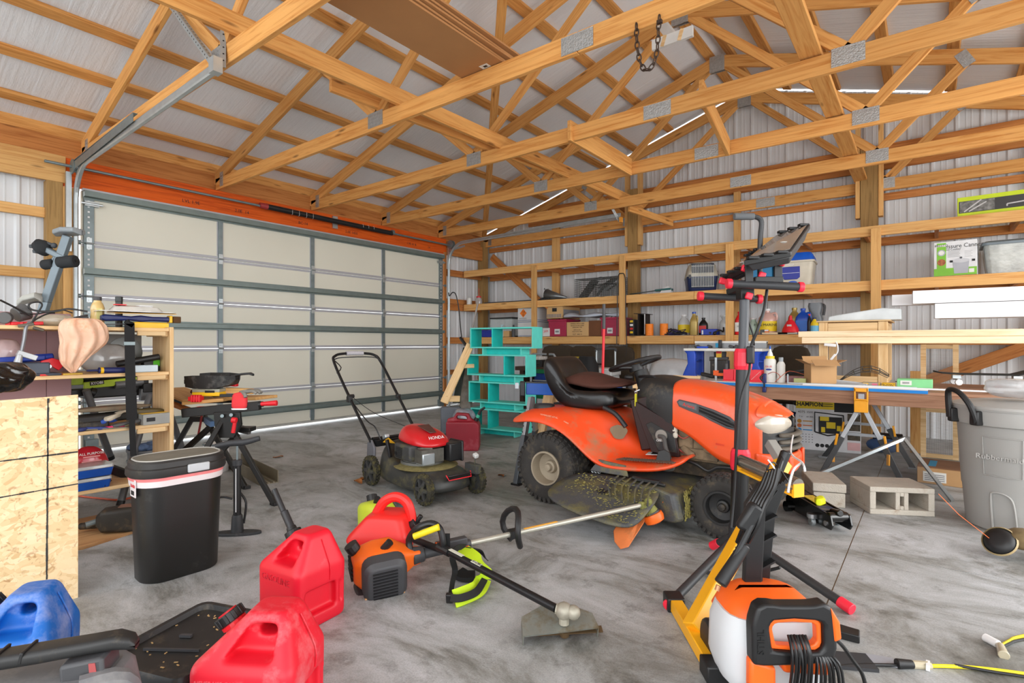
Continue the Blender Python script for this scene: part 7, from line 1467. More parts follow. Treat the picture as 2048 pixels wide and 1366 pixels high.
# clamps standing
oc = thing('bar_clamp', 'orange and steel bar clamp standing at the front of the bench', 'clamp', OT(1432,5.62)); MB().box((0,0,.06),(.02,.012,.34)).B('steel_bar', M_galv, oc); MB().box((.055,0,.06),(.12,.025,.03)).box((.0,0,.075),(.05,.03,.05)).B('jaw', plain('clamp_orange', (.92,.38,.12),.45), oc, bevel=.004); MB().cyl((.10,0,.0),(.10,0,.06),.008, n=8).cyl((.10,0,.07),(.10,0,.17),.019, n=12).B('screw_handle', M_tgr, oc)
mb = thing('mitre_box', 'red plastic mitre box on the front of the work table', 'mitre box', OT(1487,5.64)); mw = wpx(1449,1526,5.60); M_rd2 = plain('mitre_red', (.92,.22,.27),.45)
MB().span((-mw/2,-.06,.0),(mw/2,.06,.012)).B('base', M_rd2, mb, bevel=.002)
for y in (-.055,.055):
    xs_ = [-mw/2,-mw*.22,-mw*.03, mw*.20, mw/2]
    for k in range(4): MB().span((xs_[k]+.003, y-.006,.012),(xs_[k+1]-.003, y+.006,.115)).B('side_wall', M_rd2, mb, bevel=.002)
MB().bar((mw*.24,-.0615,.02),(mw*.46,-.0615,.10),.002,.004, up=(0,1,0)).B('guide_line', M_whl, mb); MB().span((-mw/2,-.075,.0),(mw/2,-.06,.01)).B('front_lip', M_rd2, mb)
bc = thing('spring_clamp', 'navy hand clamp gripping the work table edge', 'clamp', OT(1529, BY-.02)); MB().box((0,0,.045),(.03,.04,.09)).box((0,-.005,-.06),(.03,.035,.05)).B('jaw', M_navy, bc, bevel=.005); MB().box((0,-.012,.0),(.012,.01,.16)).B('bar', M_black, bc); MB().tube([(-.01,-.02,.02),(-.03,-.03,.05),(-.01,-.02,.08)], .008,8, sub=3).B('trigger', M_black, bc)
gb_ = thing('glue_bottle', 'white glue bottle with yellow collar and blue tip on the work table', 'bottle', OT(1540,5.68)); gb_.scale = (1.12,1.12,1.12); MB().lathe([(.001,0),(.046,0),(.048,.01),(.048,.185),(.040,.20),(.034,.203)], n=22).B('body', M_whl, gb_, smooth=1, auto=45); MB().cyl((0,0,.2),(0,0,.225),.036, n=20).B('collar', M_yel, gb_, bevel=.002); MB().lathe([(.026,.222),(.020,.25),(.011,.268),(.010,.285)], n=16).B('nozzle', M_whl, gb_, smooth=1); MB().cyl((0,0,.283),(0,0,.31),.008,.005, n=10).B('tip', plain('tip_blue', (.05,.35,.75)), gb_); text('GLUE', .022, gb_, frame((0,-.0492,.135),(1,0,0),(0,0,1)), M_red); MB().prism([(.024*cos(a),.008*sin(a)) for a in [i*PI/8 for i in range(16)]], .001, Matrix.Translation((0,-.0487,.11)) @ M_pr).B('blue_oval', plain('oval_blue', (.1,.2,.6)), gb_)
sc_ = thing('spray_can', 'white aerosol can beside the glue bottle on the work table', 'can', OT(1562,5.68)); MB().lathe([(.001,0),(.036,0),(.037,.006),(.037,.17),(.028,.19),(.02,.20)], n=20).B('can_body', M_whl, sc_, smooth=1, auto=45); MB().cyl((0,0,.198),(0,0,.24),.020, n=16).B('cap', plain('cap_grey', (.62,.65,.67)), sc_, bevel=.003)
tag(MB().tube([OT(1520,5.7)+V((0,0,.02)), OT(1545,5.6)+V((0,0,.10)), OT(1560,5.62)+V((0,0,.06)), OT(1550,5.56)+V((0,0,.01)), OT(1572,5.6)+V((0,0,.10)), OT(1585,5.66)+V((0,0,.11)), OT(1610,5.7)+V((0,0,.08))], .003,6, sub=8).B('copper_wire', plain('wire_copper', (.72,.36,.26)), None), 'thin copper coloured wire tangled round the white bottles', 'wire')
cl_ = thing('clamp_pair', 'black clamps with red tips lying behind the clear tray on the table', 'clamp', OT(1603,5.95)); MB().bar((-.22,0,.06),(.10,0,.13),.03,.022).bar((-.18,.04,.05),(.10,.04,.11),.03,.022).B('bars', M_black, cl_, bevel=.003); MB().box((.12,.0,.135),(.06,.04,.03)).B('red_tip', M_red, cl_, bevel=.004)
o = MB().loft([rsec(.22,.12,0,.03), rsec(.23,.13,.055,.03), rsec(.21,.11,.06,.03)]).B('wire_coil_tray', plain('coil_tray', (.58,.42,.42),.5,0,.25,50), None, bevel=.003); o.location = OT(1592,5.78); tag(o, 'clear round tub of reddish wire beside the open carton', 'tub')
pg = thing('picture_glass', 'glass sheet in thin aluminium channel lying on the work table', 'glass sheet', (0,0,0)); gx0, gx1 = PY(1576,760,5.52).x, PY(1760,770,5.52).x
MB().span((gx0,5.52, ZB+.004),(gx1,5.95, ZB+.009)).B('sheet', plain('grey_glass', (.50,.51,.50),.08,0,.08,6, coat=.7), pg); MB().span((gx0,5.505, ZB+.002),(gx1+.25,5.522, ZB+.016)).span((gx0-.006,5.51, ZB+.002),(gx0+.006,5.52, ZB+.09)).B('channel', M_galv, pg)
o = MB().box((0,0,.02),(.10,.04,.04)).B('level', plain('lime_grey', (.66,.68,.45),.4), None, bevel=.003); o.location = OT(1600,5.58, ZB+.012); tag(o, 'small grey-yellow level lying on the glass sheet', 'level')
# open cardboard box
ob_ = thing('open_carton', 'brown open cardboard box with raised flaps on the work table', 'carton', OT(1640,5.66, ZB+.01), rad(28)); bw, bd, bh = .21,.17,.175
b = MB(); b.box((0,-bd/2, bh/2),(bw, .004, bh)).box((0, bd/2, bh/2),(bw, .004, bh)).box((-bw/2,0, bh/2),(.004, bd, bh)).box((bw/2,0, bh/2),(.004, bd, bh)).box((0,0,.002),(bw, bd, .004)); b.B('box_walls', M_card, ob_)
for c, d, r in (((0,-bd/2-.045, bh+.015),(bw, .11,.003),(.45,0,0)),((0, bd/2+.035, bh+.035),(bw, .09,.003),(.8,0,0)),((-bw/2-.04,0, bh+.02),(.09, bd, .003),(0,.5,0)),((bw/2+.04,0, bh+.02),(.10, bd, .003),(0,-.35,0))): MB().box(c, d, r).B('flap', M_card, ob_)
for k in range(5):
    o = MB().cyl((-.16,0,.012),(.17,-.02*k, .012+.006*k),.0085, n=10).B('conduit_piece', plain('pvc_grey', (.72,.73,.74),.4), None, smooth=1); o.location = OT(1690+3*k, 5.60+.035*k, ZB+.008*(k % 2)); o.rotation_euler = (0,.05*k, -.5+.22*k); tag(o, 'grey plastic conduit piece in the loose pile right of the open carton', 'pipe', 'conduit pieces on the bench')
t, w, h = boxthing('screw_carton', 'yellow deck screw carton on the work table', 'carton', 1763,1790,769,5.58, ZB, .10, plain('deck_yellow', (.93,.72,.08),.5)); front_text(t, 'DECKMATE', .020,0, h*.62,.10); front_text(t, 'DECK SCREWS', .011,0, h*.28,.10)
t, w, h = boxthing('screw_carton', 'low yellow and red screw carton left of the deck screw carton', 'carton', 1724,1760,772,5.60, ZB, .08, plain('blister_grey', (.62,.58,.50),.4)); MB().box((-w*.3,-.041, h*.6),(w*.3,.002, h*.4)).B('yellow_patch', plain('deck_yellow'), t); MB().box((w*.2,-.041, h*.5),(w*.3,.002, h*.5)).B('pink_patch', plain('patch_pink', (.85,.4,.5)), t); MB().box((w*.45,-.041, h*.5),(w*.06,.003, h)).B('yellow_band', plain('deck_yellow'), t)
t, w, h = boxthing('green_carton', 'light green carton with white label on the work table', 'carton', 1793,1865,759,5.60, ZB, .18, plain('carton_green', (.50,.80,.55),.6)); MB().box((-w*.24,-.091, h*.55),(w*.32,.002, h*.55)).B('label', M_whl, t)
for k in range(9): MB().box((-w*.33+k*w*.022,-.0925, h*.56),(w*.011,.002, h*.25)).B('barcode_bar', plain('print_grey'), t)
b = MB(); rings = []
for k in range(7): rings.append([OT(1668+k*18,5.72, ZB+.002)+V((0, y, .001+max(0,.17*sin(PI*min(1, k/6.0)*.8)*(1-abs(y-.1)*3)))) for y in (.0,.05,.10,.15,.20)])
o = b.loft(rings, caps=False, closed_ring=False).B('wire_mesh', plain('mesh_dark', (.30,.29,.27),.5,.3,.2,60), None); k = o.modifiers.new('w', 'WIREFRAME'); k.thickness = .006; tag(o, 'crumpled dark wire mesh behind the green carton', 'wire mesh')
# pine bench frames with panel, white beams, pale boards
def pineframe(x0, x1, y0, y1, label, top=1.372):
    t = thing('bench_stand', label, 'bench frame', (x0, y0, ZB)); h = top-ZB; w, d = x1-x0, y1-y0; L = lambda n, p, q, a, c: beam(n, V(p)+V((x0, y0, ZB)), V(q)+V((x0, y0, ZB)), a, c, M_pale, t, up=(0,1,0) if abs(p[0]-q[0]) < 1e-6 and abs(p[1]-q[1]) < 1e-6 else (0,0,1))
    for x in (.04, w-.04):
        for y in (.02, d-.02): L('leg', (x, y, 0),(x, y, h-.014),.075,.038)
    for y in (.0, d): L('top_rail', (.08, y+.02 if y == 0 else y-.02, h-.065),(w-.08, y+.02 if y == 0 else y-.02, h-.065),.03,.085)
    for x in (.02, w-.02): L('side_rail', (x, .04, h-.065),(x, d-.04, h-.065),.03,.085); L('side_rail', (x, .04,.03),(x, d-.04,.03),.03,.06)
    L('bottom_rail', (.08,.02,.03),(w-.08,.02,.03),.03,.06)
    MB().span((-.02,-.02, h-.012),(w+.02, d+.02, h)).B('top_panel', M_pale, t)
    return t
fx0, fx1 = PY(1637,650,6.12).x, PY(1776,650,6.12).x
pineframe(fx0, fx1,6.12,6.80, 'raw pine bench frame standing on the work table under the white panel')
pineframe(.98,1.55,6.12,6.80, 'raw pine bench frame at the far right end of the table, under white beams')
wp1 = thing('basin_insert', 'white rounded plastic panel resting on the pine bench frame', 'panel', (PY(1655,630,6.2).x, 6.2,1.373)); pw = PY(1803,630,6.2).x-wp1.location.x
MB().prism([(.0,.0),(pw, .0),(pw, .10),(pw*.75,.115),(.06,.055),(.01,.045)], .30, Matrix.Translation((0,.15,0)) @ M_pr).B('body', plain('panel_white', (.80,.83,.84),.35), wp1, bevel=.008)
M_vin = plain('white_vinyl', (.90,.90,.91),.4,0,.02,2)
def vbeam(label, px, y, z0, h, d, xe=2.9):
    x = PY(px, 620, y).x; t = thing('vinyl_post', label, 'post', (x, y, z0), rad(4)); L = xe-x; s = .006
    b = MB(); 
    for (c0, c1) in (((0,0,0),(L, d, s)),((0,0, h-s),(L, d, h)),((0,0, s),(L, s, h-s)),((0, d-s, s),(L, d, h-s))): b.span(c0, c1)
    b.B('sleeve', M_vin, t); return t
vbeam('hollow white vinyl post resting low, its open end right of the white panel', 1870,6.10,1.374,.13,.13)
vbeam('hollow white vinyl post on top of the stack, foremost', 1826,6.06,1.508,.115,.13)
vbeam('hollow white vinyl post behind the top one, its end farthest left', 1784,6.24,1.508,.10,.12); vbeam('hollow white vinyl post at the back under the other posts', 1880,6.28,1.374,.13,.13)
for k, (px, z0, z1, lab) in enumerate(((1597,1.213,1.272, 'pale pine board along the front of the pine frame, upper of two'),(1604,1.150,1.212, 'pale pine board along the front of the pine frame, lower of two'))):
    x = PY(px, 670,6.08).x; tag(beam('pine_board', (x, 6.075,(z0+z1)/2),(2.6,6.075,(z0+z1)/2),.022, z1-z0-.002, wood('white_pine', (.93,.84,.70),(.86,.74,.57), knots=.25)), lab, 'board')
cc = thing('usb_cable', 'short white plug cable hanging from the pale pine board', 'cable', PY(1672,690,6.05)); MB().box((-.05,0,.0),(.10,.03,.028),(0,.1,0)).B('plug', M_white, cc, bevel=.004); MB().tube([(0,0,.03),(.012,0,.0),(.015,0,-.06),(-.005,0,-.10)], .006,8, sub=4).B('cord', M_white, cc); MB().bar((-.005,0,-.09),(-.045,0,-.145),.02,.02).B('connector', M_white, cc, bevel=.003)
# hardware cloth frames
def screenframe(label, px0, px1, y_, ztop, lean, w_, h_, loc, rz, nm='wire_screen_frame'):
    t = thing(nm, label, 'screen frame', loc, rot=(lean, 0, rz)); m_ = .045
    for a, c in (((m_/2,0,0),(m_/2,0, h_)),((w_-m_/2,0,0),(w_-m_/2,0, h_))): MB().bar(a, c, m_, .022, up=(0,1,0)).B('stile', M_pale, t)
    for z in (m_/2, h_-m_/2, h_*.42): MB().bar((m_, 0, z),(w_-m_, 0, z),.022, m_*.9).B('rail', M_pale, t)
    b = MB(); n = int(w_/.014); m = int(h_/.014)
    for i in range(n+1): b.bar((i*w_/n, .013,0),(i*w_/n, .013, h_),.0016,.0016)
    for j in range(m+1): b.bar((0,.0135, j*h_/m),(w_, .0135, j*h_/m),.0016,.0016)
    o = b.B('wire_cloth', plain('cloth_wire', (.42,.42,.41),.45,.4), t); o['kind'] = 'stuff'; return t
screenframe('tall pine frame with wire mesh leaning behind the work table', 0,0,0,0,-.02,.30,1.14,(-.085,6.895,.0),.0)
tag(beam('lumber_piece', (-.13,7.10,0),(-.13,7.10,.86),.09,.038, M_shelfw, up=(0,1,0)), 'upright lumber piece beside the wire mesh frame, behind the table', 'lumber')
sk_ = thing('skateboard', 'skateboard with dark grip top lying on the right end of the table', 'skateboard', OT(1975,6.35)); sl = .75; rings = [[V((x, y, z+.095+q)) for y, q in ((-w/2,.0),(-w/2,.012),(w/2,.012),(w/2,.0))] for x, z, w in ((-.38,.02,.10),(-.34,.008,.17),(-.2,0,.2),(.18,0,.2),(.33,.05,.19),(.42,.085,.12))]; sk_.rotation_euler = (0,0, rad(12))
MB().loft(rings).B('deck', plain('grip_tape', (.15,.15,.14),.9,0,.1,30), sk_, bevel=.003)
for x in (-.22,.2):
    MB().box((x, 0,.075),(.06,.05,.03)).cyl((x, -.07,.05),(x, .07,.05),.008, n=8).B('truck', M_galv, sk_)
    for s in (-1,1): MB().cyl((x, s*.06,.028),(x, s*.09,.028),.027, n=16).B('wheel', M_white, sk_, bevel=.003)
o = MB().box((0,0,.012),(.5,.08,.02)).B('white_trim', M_white, None); o.location = OT(2055,5.75); o.rotation_euler = (0,0,.2); tag(o, 'short white trim board at the right end of the table', 'trim board')
o = MB().box((0,0,.006),(.06,.03,.012)).box((.01,0,.02),(.03,.02,.02)).B('black_bracket', M_black, None); o.location = OT(1792,6.4, BZ+.001); tag(o, 'small black bracket inside the pine frame', 'bracket')
# generator carton and neighbours under the table
gp0, gp1 = PZ(1592,897), PZ(1722,908); gd_ = (gp1-gp0); gw = gd_.length; ga = math.atan2(gd_.y, gd_.x)
gc_ = thing('generator_carton', 'white and yellow generator carton under the work table', 'carton', gp0, ga); gh = .555; MB().span((0,0,0),(gw, .45, gh)).B('body', plain('gen_white', (.84,.84,.85),.6), gc_, bevel=.003)
MB().span((.0,-.002, gh*.80),(gw*.60,-.0002, gh)).B('yellow_band', plain('gen_yellow', (.90,.78,.06),.5), gc_); MB().span((gw*.60,-.002, gh*.76),(gw, -.0002, gh)).B('black_band', M_ink, gc_); text('CHAMPION', .062, gc_, frame((gw*.19,-.0028, gh*.885),(1,0,0),(0,0,1)), M_ink, bold=.0015, sx=.88)
for z in (.91,.87): MB().span((gw*.38,-.003, gh*(z-.012)),(gw*.58,-.0024, gh*z)).B('print_line', M_ink, gc_)
text('4375', .035, gc_, frame((gw*.09,-.0012, gh*.73),(1,0,0),(0,0,1)), M_ink); text('3500', .03, gc_, frame((gw*.22,-.0012, gh*.73),(1,0,0),(0,0,1)), M_ink); text('7 hr', .022, gc_, frame((gw*.08,-.0012, gh*.64),(1,0,0),(0,0,1)), M_ink); text('68 dBA', .022, gc_, frame((gw*.22,-.0012, gh*.64),(1,0,0),(0,0,1)), M_ink)
for k, c in enumerate(((.75,.52,.12),(.82,.42,.16),(.10,.52,.76))): MB().prism([(gw*.055+.022*cos(a), gh*(.55-.085*k)+.022*sin(a)) for a in [i*PI/8 for i in range(16)]], .002, M_pr).B('icon', plain('icon%d' % k, c), gc_); MB().span((gw*.11,-.002, gh*(.545-.085*k)),(gw*.26,-.0002, gh*(.565-.085*k))).B('print_line', plain('icon%d' % k, c), gc_)
for j in range(4):
    for i in range(5): MB().span((gw*(.05+.05*i),-.002, gh*(.14+.05*j)),(gw*(.07+.05*i),-.0002, gh*(.155+.05*j))).B('table_mark', plain('print_grey'), gc_)
for k in range(3): MB().prism([(gw*(.34+.075*k)+.02*cos(a), gh*.10+.02*sin(a)) for a in [i*PI/8 for i in range(16)]], .002, M_pr).B('round_mark', M_ink, gc_)
MB().span((gw*.80,-.002, gh*.05),(gw*.99,-.0002, gh*.20)).B('pink_note', plain('note_pink', (.86,.68,.68)), gc_)
for z0 in (.24,.42,.60): MB().span((gw*.80,-.002, gh*z0),(gw*.99,-.0002, gh*(z0+.14))).B('photo_print', plain('photo_mix', (.30,.26,.20),.5,0,.6,40), gc_)
b = MB().tube([(gw*.30,-.006, gh*.36),(gw*.30,-.006, gh*.74),(gw*.74,-.006, gh*.70),(gw*.76,-.006, gh*.36),(gw*.50,-.006, gh*.30),(gw*.30,-.006, gh*.36)], .007,6); b.B('printed_frame', M_ink, gc_); MB().span((gw*.36,-.004, gh*.34),(gw*.72,-.0002, gh*.66)).B('printed_engine', M_ink, gc_)
for x0, x1, z0, z1 in ((.38,.52,.58,.66),(.40,.46,.36,.46),(.48,.62,.44,.56),(.64,.70,.40,.5)): MB().span((gw*x0,-.0048, gh*z0),(gw*x1,-.004, gh*z1)).B('printed_yellow', plain('gen_yellow'), gc_)
o = MB().tube([V((0,0,.0)), V((-.03,0,.14)), V((-.06,-.01,.30)), V((-.065,0,.36))], .022,8, sub=4).B('curved_wood_strip', M_girt, None, smooth=1); o.location = PZ(1603,893)+V((-.03,-.03,.02)); tag(o, 'curved brown wood strip leaning left of the generator carton', 'wood strip')
lb = thing('blue_bucket', 'blue hardware store bucket behind the mower nose, under the table', 'bucket', (PY(1555,870,6.55).x, 6.7,0)); MB().lathe([(.001,0),(.13,0),(.15,.36),(.155,.365),(.155,.38),(.14,.38)], n=28, caps=False).B('pail', plain('bucket_blue', (.03,.20,.55),.4), lb, smooth=1, auto=45); text("LOWE'S", .075, lb, frame((.02,-.146,.19),(1,.25,0),(0,0,1)), M_whl)
o = MB().box((0,0,.02),(.30,.2,.04)).box((.05,0,.05),(.2,.15,.03),(0,0,.4)).B('folded_tarp', plain('tarp_dark_red', (.35,.14,.12),.8,0,.3,12), None, bevel=.01); o.location = (gp0+gd_*.5)+V((0,.2, gh)); tag(o, 'dark red folded cloth on top of the generator carton', 'cloth')
fv = thing('folded_carton', 'flat brown carton with blue tape on the floor below the mesh frame', 'carton', PZ(1840,965)+V((0,0,0)), rad(-3)); MB().span((-.02,0,0),(.62,.40,.13)).B('body', M_card, fv, bevel=.004); MB().span((-.02,.002,.13),(.62,.40,.138)).B('open_flap', plain('inner_cardboard', (.50,.35,.24),.8), fv); M_tape = plain('tape_blue', (.20,.52,.66),.6)
MB().span((.05,.05,.1385),(.10,.32,.140)).B('tape_strip', M_tape, fv); MB().span((.32,.02,.1385),(.38,.18,.140)).B('tape_strip', M_tape, fv); MB().span((-.022,.16,.02),(-.02,.24,.12)).B('tape_strip', M_tape, fv); MB().span((.02,-.002,.02),(.17,0,.10)).B('label', M_whl, fv)
for k in range(4): MB().span((.03,-.003,.03+.015*k),(.16,-.0022,.036+.015*k)).B('print_line', plain('print_grey'), fv)
af_ = thing('tool_on_floor', 'dark grinder and blue cloth on the floor under the table', 'tool', (.0,7.3,0)); MB().ball((0,0,.08),(.16,.1,.08)).B('cloth', plain('cloth_blue', (.20,.30,.45),.9), af_, smooth=1); MB().cyl((-.1,0,.17),(.16,.02,.17),.04, n=12).B('grinder_body', M_black, af_, bevel=.006)
for o_ in (af_,): o_.location = (PY(1768,880,6.9).x, 6.9,0)
# bent window screen
ws = thing('window_screen', 'bent aluminium window screen propped before the sawhorse', 'window screen', (0,0,0)); a_, b_, c_ = PZ(1808,877,.40), PZ(1905,1002,.012), PZ(1560,980,.012)
MB().bar(a_, b_, .022,.028, up=(.4,-.9,0)).B('frame_bar', M_galv, ws); MB().bar(a_, c_, .022,.028, up=(.4,-.9,0)).B('frame_bar', M_galv, ws)
mm = clear('insect_mesh', (.25,.25,.25),.9,.35); MB().add([tuple(a_), tuple(b_), tuple(c_)], [(0,1,2)]).B('mesh', mm, ws)
# concrete blocks
def cmu():
    m = plain('concrete_block', (.74,.71,.66),.95,0,.08,10, bump=.5, bscale=120, dust=(.60,.52,.44), dust_amt=.2); return m
p0, p1 = PZ(1740,1028), PZ(1870,1034); d_ = p1-p0; L = d_.length
ck = thing('concrete_block', 'two hole concrete block lying with its holes toward the camera', 'concrete block', p0, math.atan2(d_.y, d_.x)); Hb, Db = .185,.30
b = MB()
for c0, c1 in (((0,0,0),(L, Db, .035)),((0,0, Hb-.035),(L, Db, Hb)),((0,0,.035),(.038, Db, Hb-.035)),((L-.038,0,.035),(L, Db, Hb-.035)),((L/2-.04,0,.035),(L/2-.012, Db, Hb-.035)),((L/2+.012,0,.035),(L/2+.04, Db, Hb-.035)),((L/2-.012,0,.035),(L/2+.012, Db, .06)),((L/2-.012,0, Hb-.06),(L/2+.012, Db, Hb-.035))): b.span(c0, c1)
b.B('block', cmu(), ck, bevel=.004)
p0, p1 = PZ(1622,1008), PZ(1690,1020)
hk = thing('concrete_block', 'solid pale concrete block beside the black floor jack', 'concrete block', (-.66,4.34,0), rad(20)); MB().span((0,0,0),(.20,.38,.10)).span((-.005,-.006,.105),(.205,.386,.165)).B('block', cmu(), hk, bevel=.006)
# trash can
tcx = thing('trash_can', 'large grey plastic trash can with black handle at right edge', 'trash can', (.43,4.62,0)); tcx.scale = (1.03,1.03,.97); M_can = plain('can_grey', (.64,.635,.62),.5,0,.04,3)
MB().lathe([(.001,.0),(.235,.0),(.245,.01),(.262,.25),(.266,.26),(.288,.66),(.292,.668),(.300,.70),(.302,.715)], n=56).B('barrel', M_can, tcx, smooth=1, auto=30); MB().lathe([(.300,.665),(.312,.672),(.318,.70),(.322,.765),(.318,.772),(.30,.772)], n=56, caps=False).B('rim', M_can, tcx, smooth=1, auto=30); MB().lathe([(.326,.762),(.330,.775),(.326,.79),(.29,.80),(.20,.815),(.001,.82)], n=56, caps=False).B('lid', M_can, tcx, smooth=1, auto=30)
dirs = V((PZ(1925,1060).x-.43, PZ(1925,1060).y-4.62,0)).normalized()
def onrim(ang, r, z): a = math.atan2(dirs.y, dirs.x)+ang; return V((r*cos(a), r*sin(a), z))
MB().tube([onrim(-.42,.345,.70), onrim(-.42,.352,.76), onrim(-.40,.36,.86), onrim(-.29,.365,.885), onrim(-.10,.365,.868), onrim(.06,.36,.80), onrim(.12,.345,.72), onrim(.12,.338,.69)], lambda t: .021-.005*sin(PI*t),10, sub=4).B('handle', M_black, tcx, smooth=1)
for a in (-.41,.11): MB().box(onrim(a, .33,.715),(.05,.05,.09),(0,0, math.atan2(dirs.y, dirs.x)+a)).B('handle_lug', M_black, tcx, bevel=.008)
b = MB(); 
for z, r in ((.36,.276),(.60,.289)): b.tube([onrim(.12+.08*i, r, z) for i in range(9)], .0025,5)
b.tube([onrim(.12,.276,.36), onrim(.12,.289,.60)], .0025,5).tube([onrim(.76,.276,.36), onrim(.76,.289,.60)], .0025,5); b.B('panel_outline', M_can, tcx); text('Rubbermaid', .045, tcx, frame(onrim(.40,.2838,.475), V((-sin(math.atan2(dirs.y, dirs.x)+.4), cos(math.atan2(dirs.y, dirs.x)+.4),0)),(0,0,1)), plain('can_mark', (.72,.715,.70)), depth=.003)
MB().tube([onrim(.25,.257,.02), onrim(.23,.266,.22), onrim(.29,.27,.255), onrim(.50,.27,.25), onrim(.62,.268,.20), onrim(.68,.256,.02)], .006,6, sub=4).B('moulded_ridge', M_can, tcx, smooth=1)
b = MB(); rnd = random.Random(9); rings = []
for i in range(7):
    t = i/6; k = sin(PI*(.12+.6*t))**.5; rings.append([V((.0+.17*k*cos(2*PI*j/22)*(1+rnd.uniform(-.12,.12)),-.07+.12*k*sin(2*PI*j/22)*(1+rnd.uniform(-.12,.12)),.80+.12*t+rnd.uniform(-.008,.008))) for j in range(22)])
o = b.loft(rings).B('plastic_bag', plain('film_clear', (.74,.74,.74),.12,0,.1,14, coat=.7), None, sub=1); o.data.materials[0].node_tree.nodes['Principled BSDF'].inputs['Alpha'].default_value = .6; o.location = (.43,4.62,.012); tag(o, 'crumpled clear plastic bag on the grey trash can lid', 'bag')
# floor jack
fj = thing('floor_jack', 'black trolley floor jack with yellow label beside the concrete blocks', 'floor jack', PZ(1640,1045), math.atan2((PZ(1700,1052)-PZ(1605,1005)).y, (PZ(1700,1052)-PZ(1605,1005)).x)); M_jk = plain('jack_black', (.03,.03,.032),.25,0,.1,6, coat=.5)
for y in (-.06,.06): MB().prism([(-.28,.02),(.20,.02),(.22,.05),(.20,.11),(.05,.12),(-.28,.14)], .012, Matrix.Translation((0, y, 0)) @ M_pr).B('side_plate', M_jk, fj, bevel=.003)
MB().box((-.08,0,.10),(.36,.10,.05),(0,.08,0)).B('lift_arm', M_jk, fj, bevel=.006); MB().box((-.06,-.0,.132),(.14,.07,.003),(0,.08,0)).B('label', plain('jack_label', (.80,.68,.22),.5,0,.3,50), fj); MB().cyl((.17,-.06,.09),(.17,.06,.09),.03, n=14).cyl((.12,0,.11),(.2,0,.12),.02, n=12).B('handle_socket', M_jk, fj, bevel=.004)
for y in (-.085,.085): MB().cyl((.05, y, .05),(.05, y, .075),.03, n=12).box((.05, y, .04),(.03,.03,.03)).B('caster_fork', M_chrome, fj); MB().cyl((.05, y-.012,.026),(.05, y+.012,.026),.026, n=18).B('caster_wheel', M_galv, fj, bevel=.003)
MB().cyl((.16,-.072,.05),(.16,-.066,.05),.016, n=12).B('bolt', M_chrome, fj)
for y in (-.07,.07): MB().cyl((-.24, y-.02,.035),(-.24, y+.02,.035),.035, n=16).B('front_wheel', M_jk, fj)
o = MB().loft([[V((x, y, z)) for x, z in rrect(w, .04,.012)] for y, w in ((-.05,.03),(0,.06),(.05,.03))]).B('yellow_piece', plain('neon_yellow', (.86,.90,.08),.5), None, bevel=.004); o.location = PZ(1640,1000,.19); o.location.z = .187; tag(o, 'small neon yellow plastic piece on the pale concrete block', 'plastic piece')
# trimmer head lying at right edge
ed = thing('trimmer_head', 'dirty trimmer head with black line spool lying at the right edge', 'string trimmer', PZ(2000,1115), rad(25)); M_mud = plain('muddy_cover', (.42,.35,.23),.9,0,.25,25); 
MB().lathe([(.001,-.03),(.058,-.028),(.070,-.012),(.074,.0),(.070,.012),(.05,.03),(.03,.034)], (0,0,.085),(-.55,-.45,.45),28).B('spool', M_black, ed, smooth=1, auto=40); MB().lathe([(.074,-.008),(.080,.0),(.074,.008)], (-.004,-.003,.088),(-.55,-.45,.45),28, caps=False).B('line_rim', plain('rim_tan', (.66,.58,.42)), ed, smooth=1)
MB().loft([[V((x, y, z+zz)) for y, z in rrect(w, h, .03)] for x, w, h, zz in ((.02,.08,.07,.10),(.08,.12,.11,.11),(.16,.11,.10,.105),(.22,.07,.06,.10),(.9,.035,.035,.12))]).B('gear_housing', M_mud, ed, sub=1); MB().tube([(.15,0,.10),(.9,.15,.12)], .014,10).B('shaft', M_mud, ed); MB().prism([(.0,-.05),(.12,-.09),(.20,-.02),(.16,.06),(.05,.05)], .012, Matrix.Translation((.10,-.17,.05)) @ Matrix.Rotation(.5,4, 'X')).B('guard', plain('guard_rust', (.66,.24,.10),.6,0,.15,12, dust=(.4,.32,.2), dust_amt=.3), ed, bevel=.006)
MB().tube([(-.05,.0,.10),(-.16,.06,.20),(-.24,.10,.30)], .0018,5).B('cut_line', plain('line_orange'), ed)
# ================================================================== RIGHT FOREGROUND
def PD(px, py, d): return O_+_ray(px, py)*d
# ---- tripod work light
M_stand = plain('stand_grey', (.20,.205,.215),.45,.1,.08,8); M_cor = plain('coral_red', (.92,.16,.25),.4)
base = PD(1472,1085,2.86); lt = thing('work_light', 'tall black tripod work light with two tilted lamp heads and red collars', 'work light', (base.x, base.y, 0)); lo_ = V((base.x, base.y, 0))
pole0, pole1 = PD(1477,1075,2.86)-lo_, PD(1489,598,2.86)-lo_
def pl_(t): return pole0+(pole1-pole0)*t
tz = lambda py: (1075-py)/(1075-598)
MB().cyl(pl_(0), pl_(tz(920)),.044, n=20).B('lower_pole', plain('stand_black', (.07,.07,.075),.3), lt, smooth=1); MB().cyl(pl_(tz(920)), pl_(tz(720)),.034, n=20).B('middle_pole', M_stand, lt, smooth=1); MB().cyl(pl_(tz(720)), pl_(1),.025, n=18).B('upper_pole', plain('stand_light', (.30,.31,.33),.4), lt, smooth=1)
for py, r in ((920,.052),(720,.046)): MB().lathe([(r*.9,-.05),(r, -.03),(r*.95,.04),(r*.8,.06)], pl_(tz(py)),(0,0,1),14).B('collar', M_cor, lt, smooth=False)
MB().cyl(pl_(-.02), pl_(.05),.05, n=16).B('hub', M_stand, lt, bevel=.004)
hubp = pl_(.0)
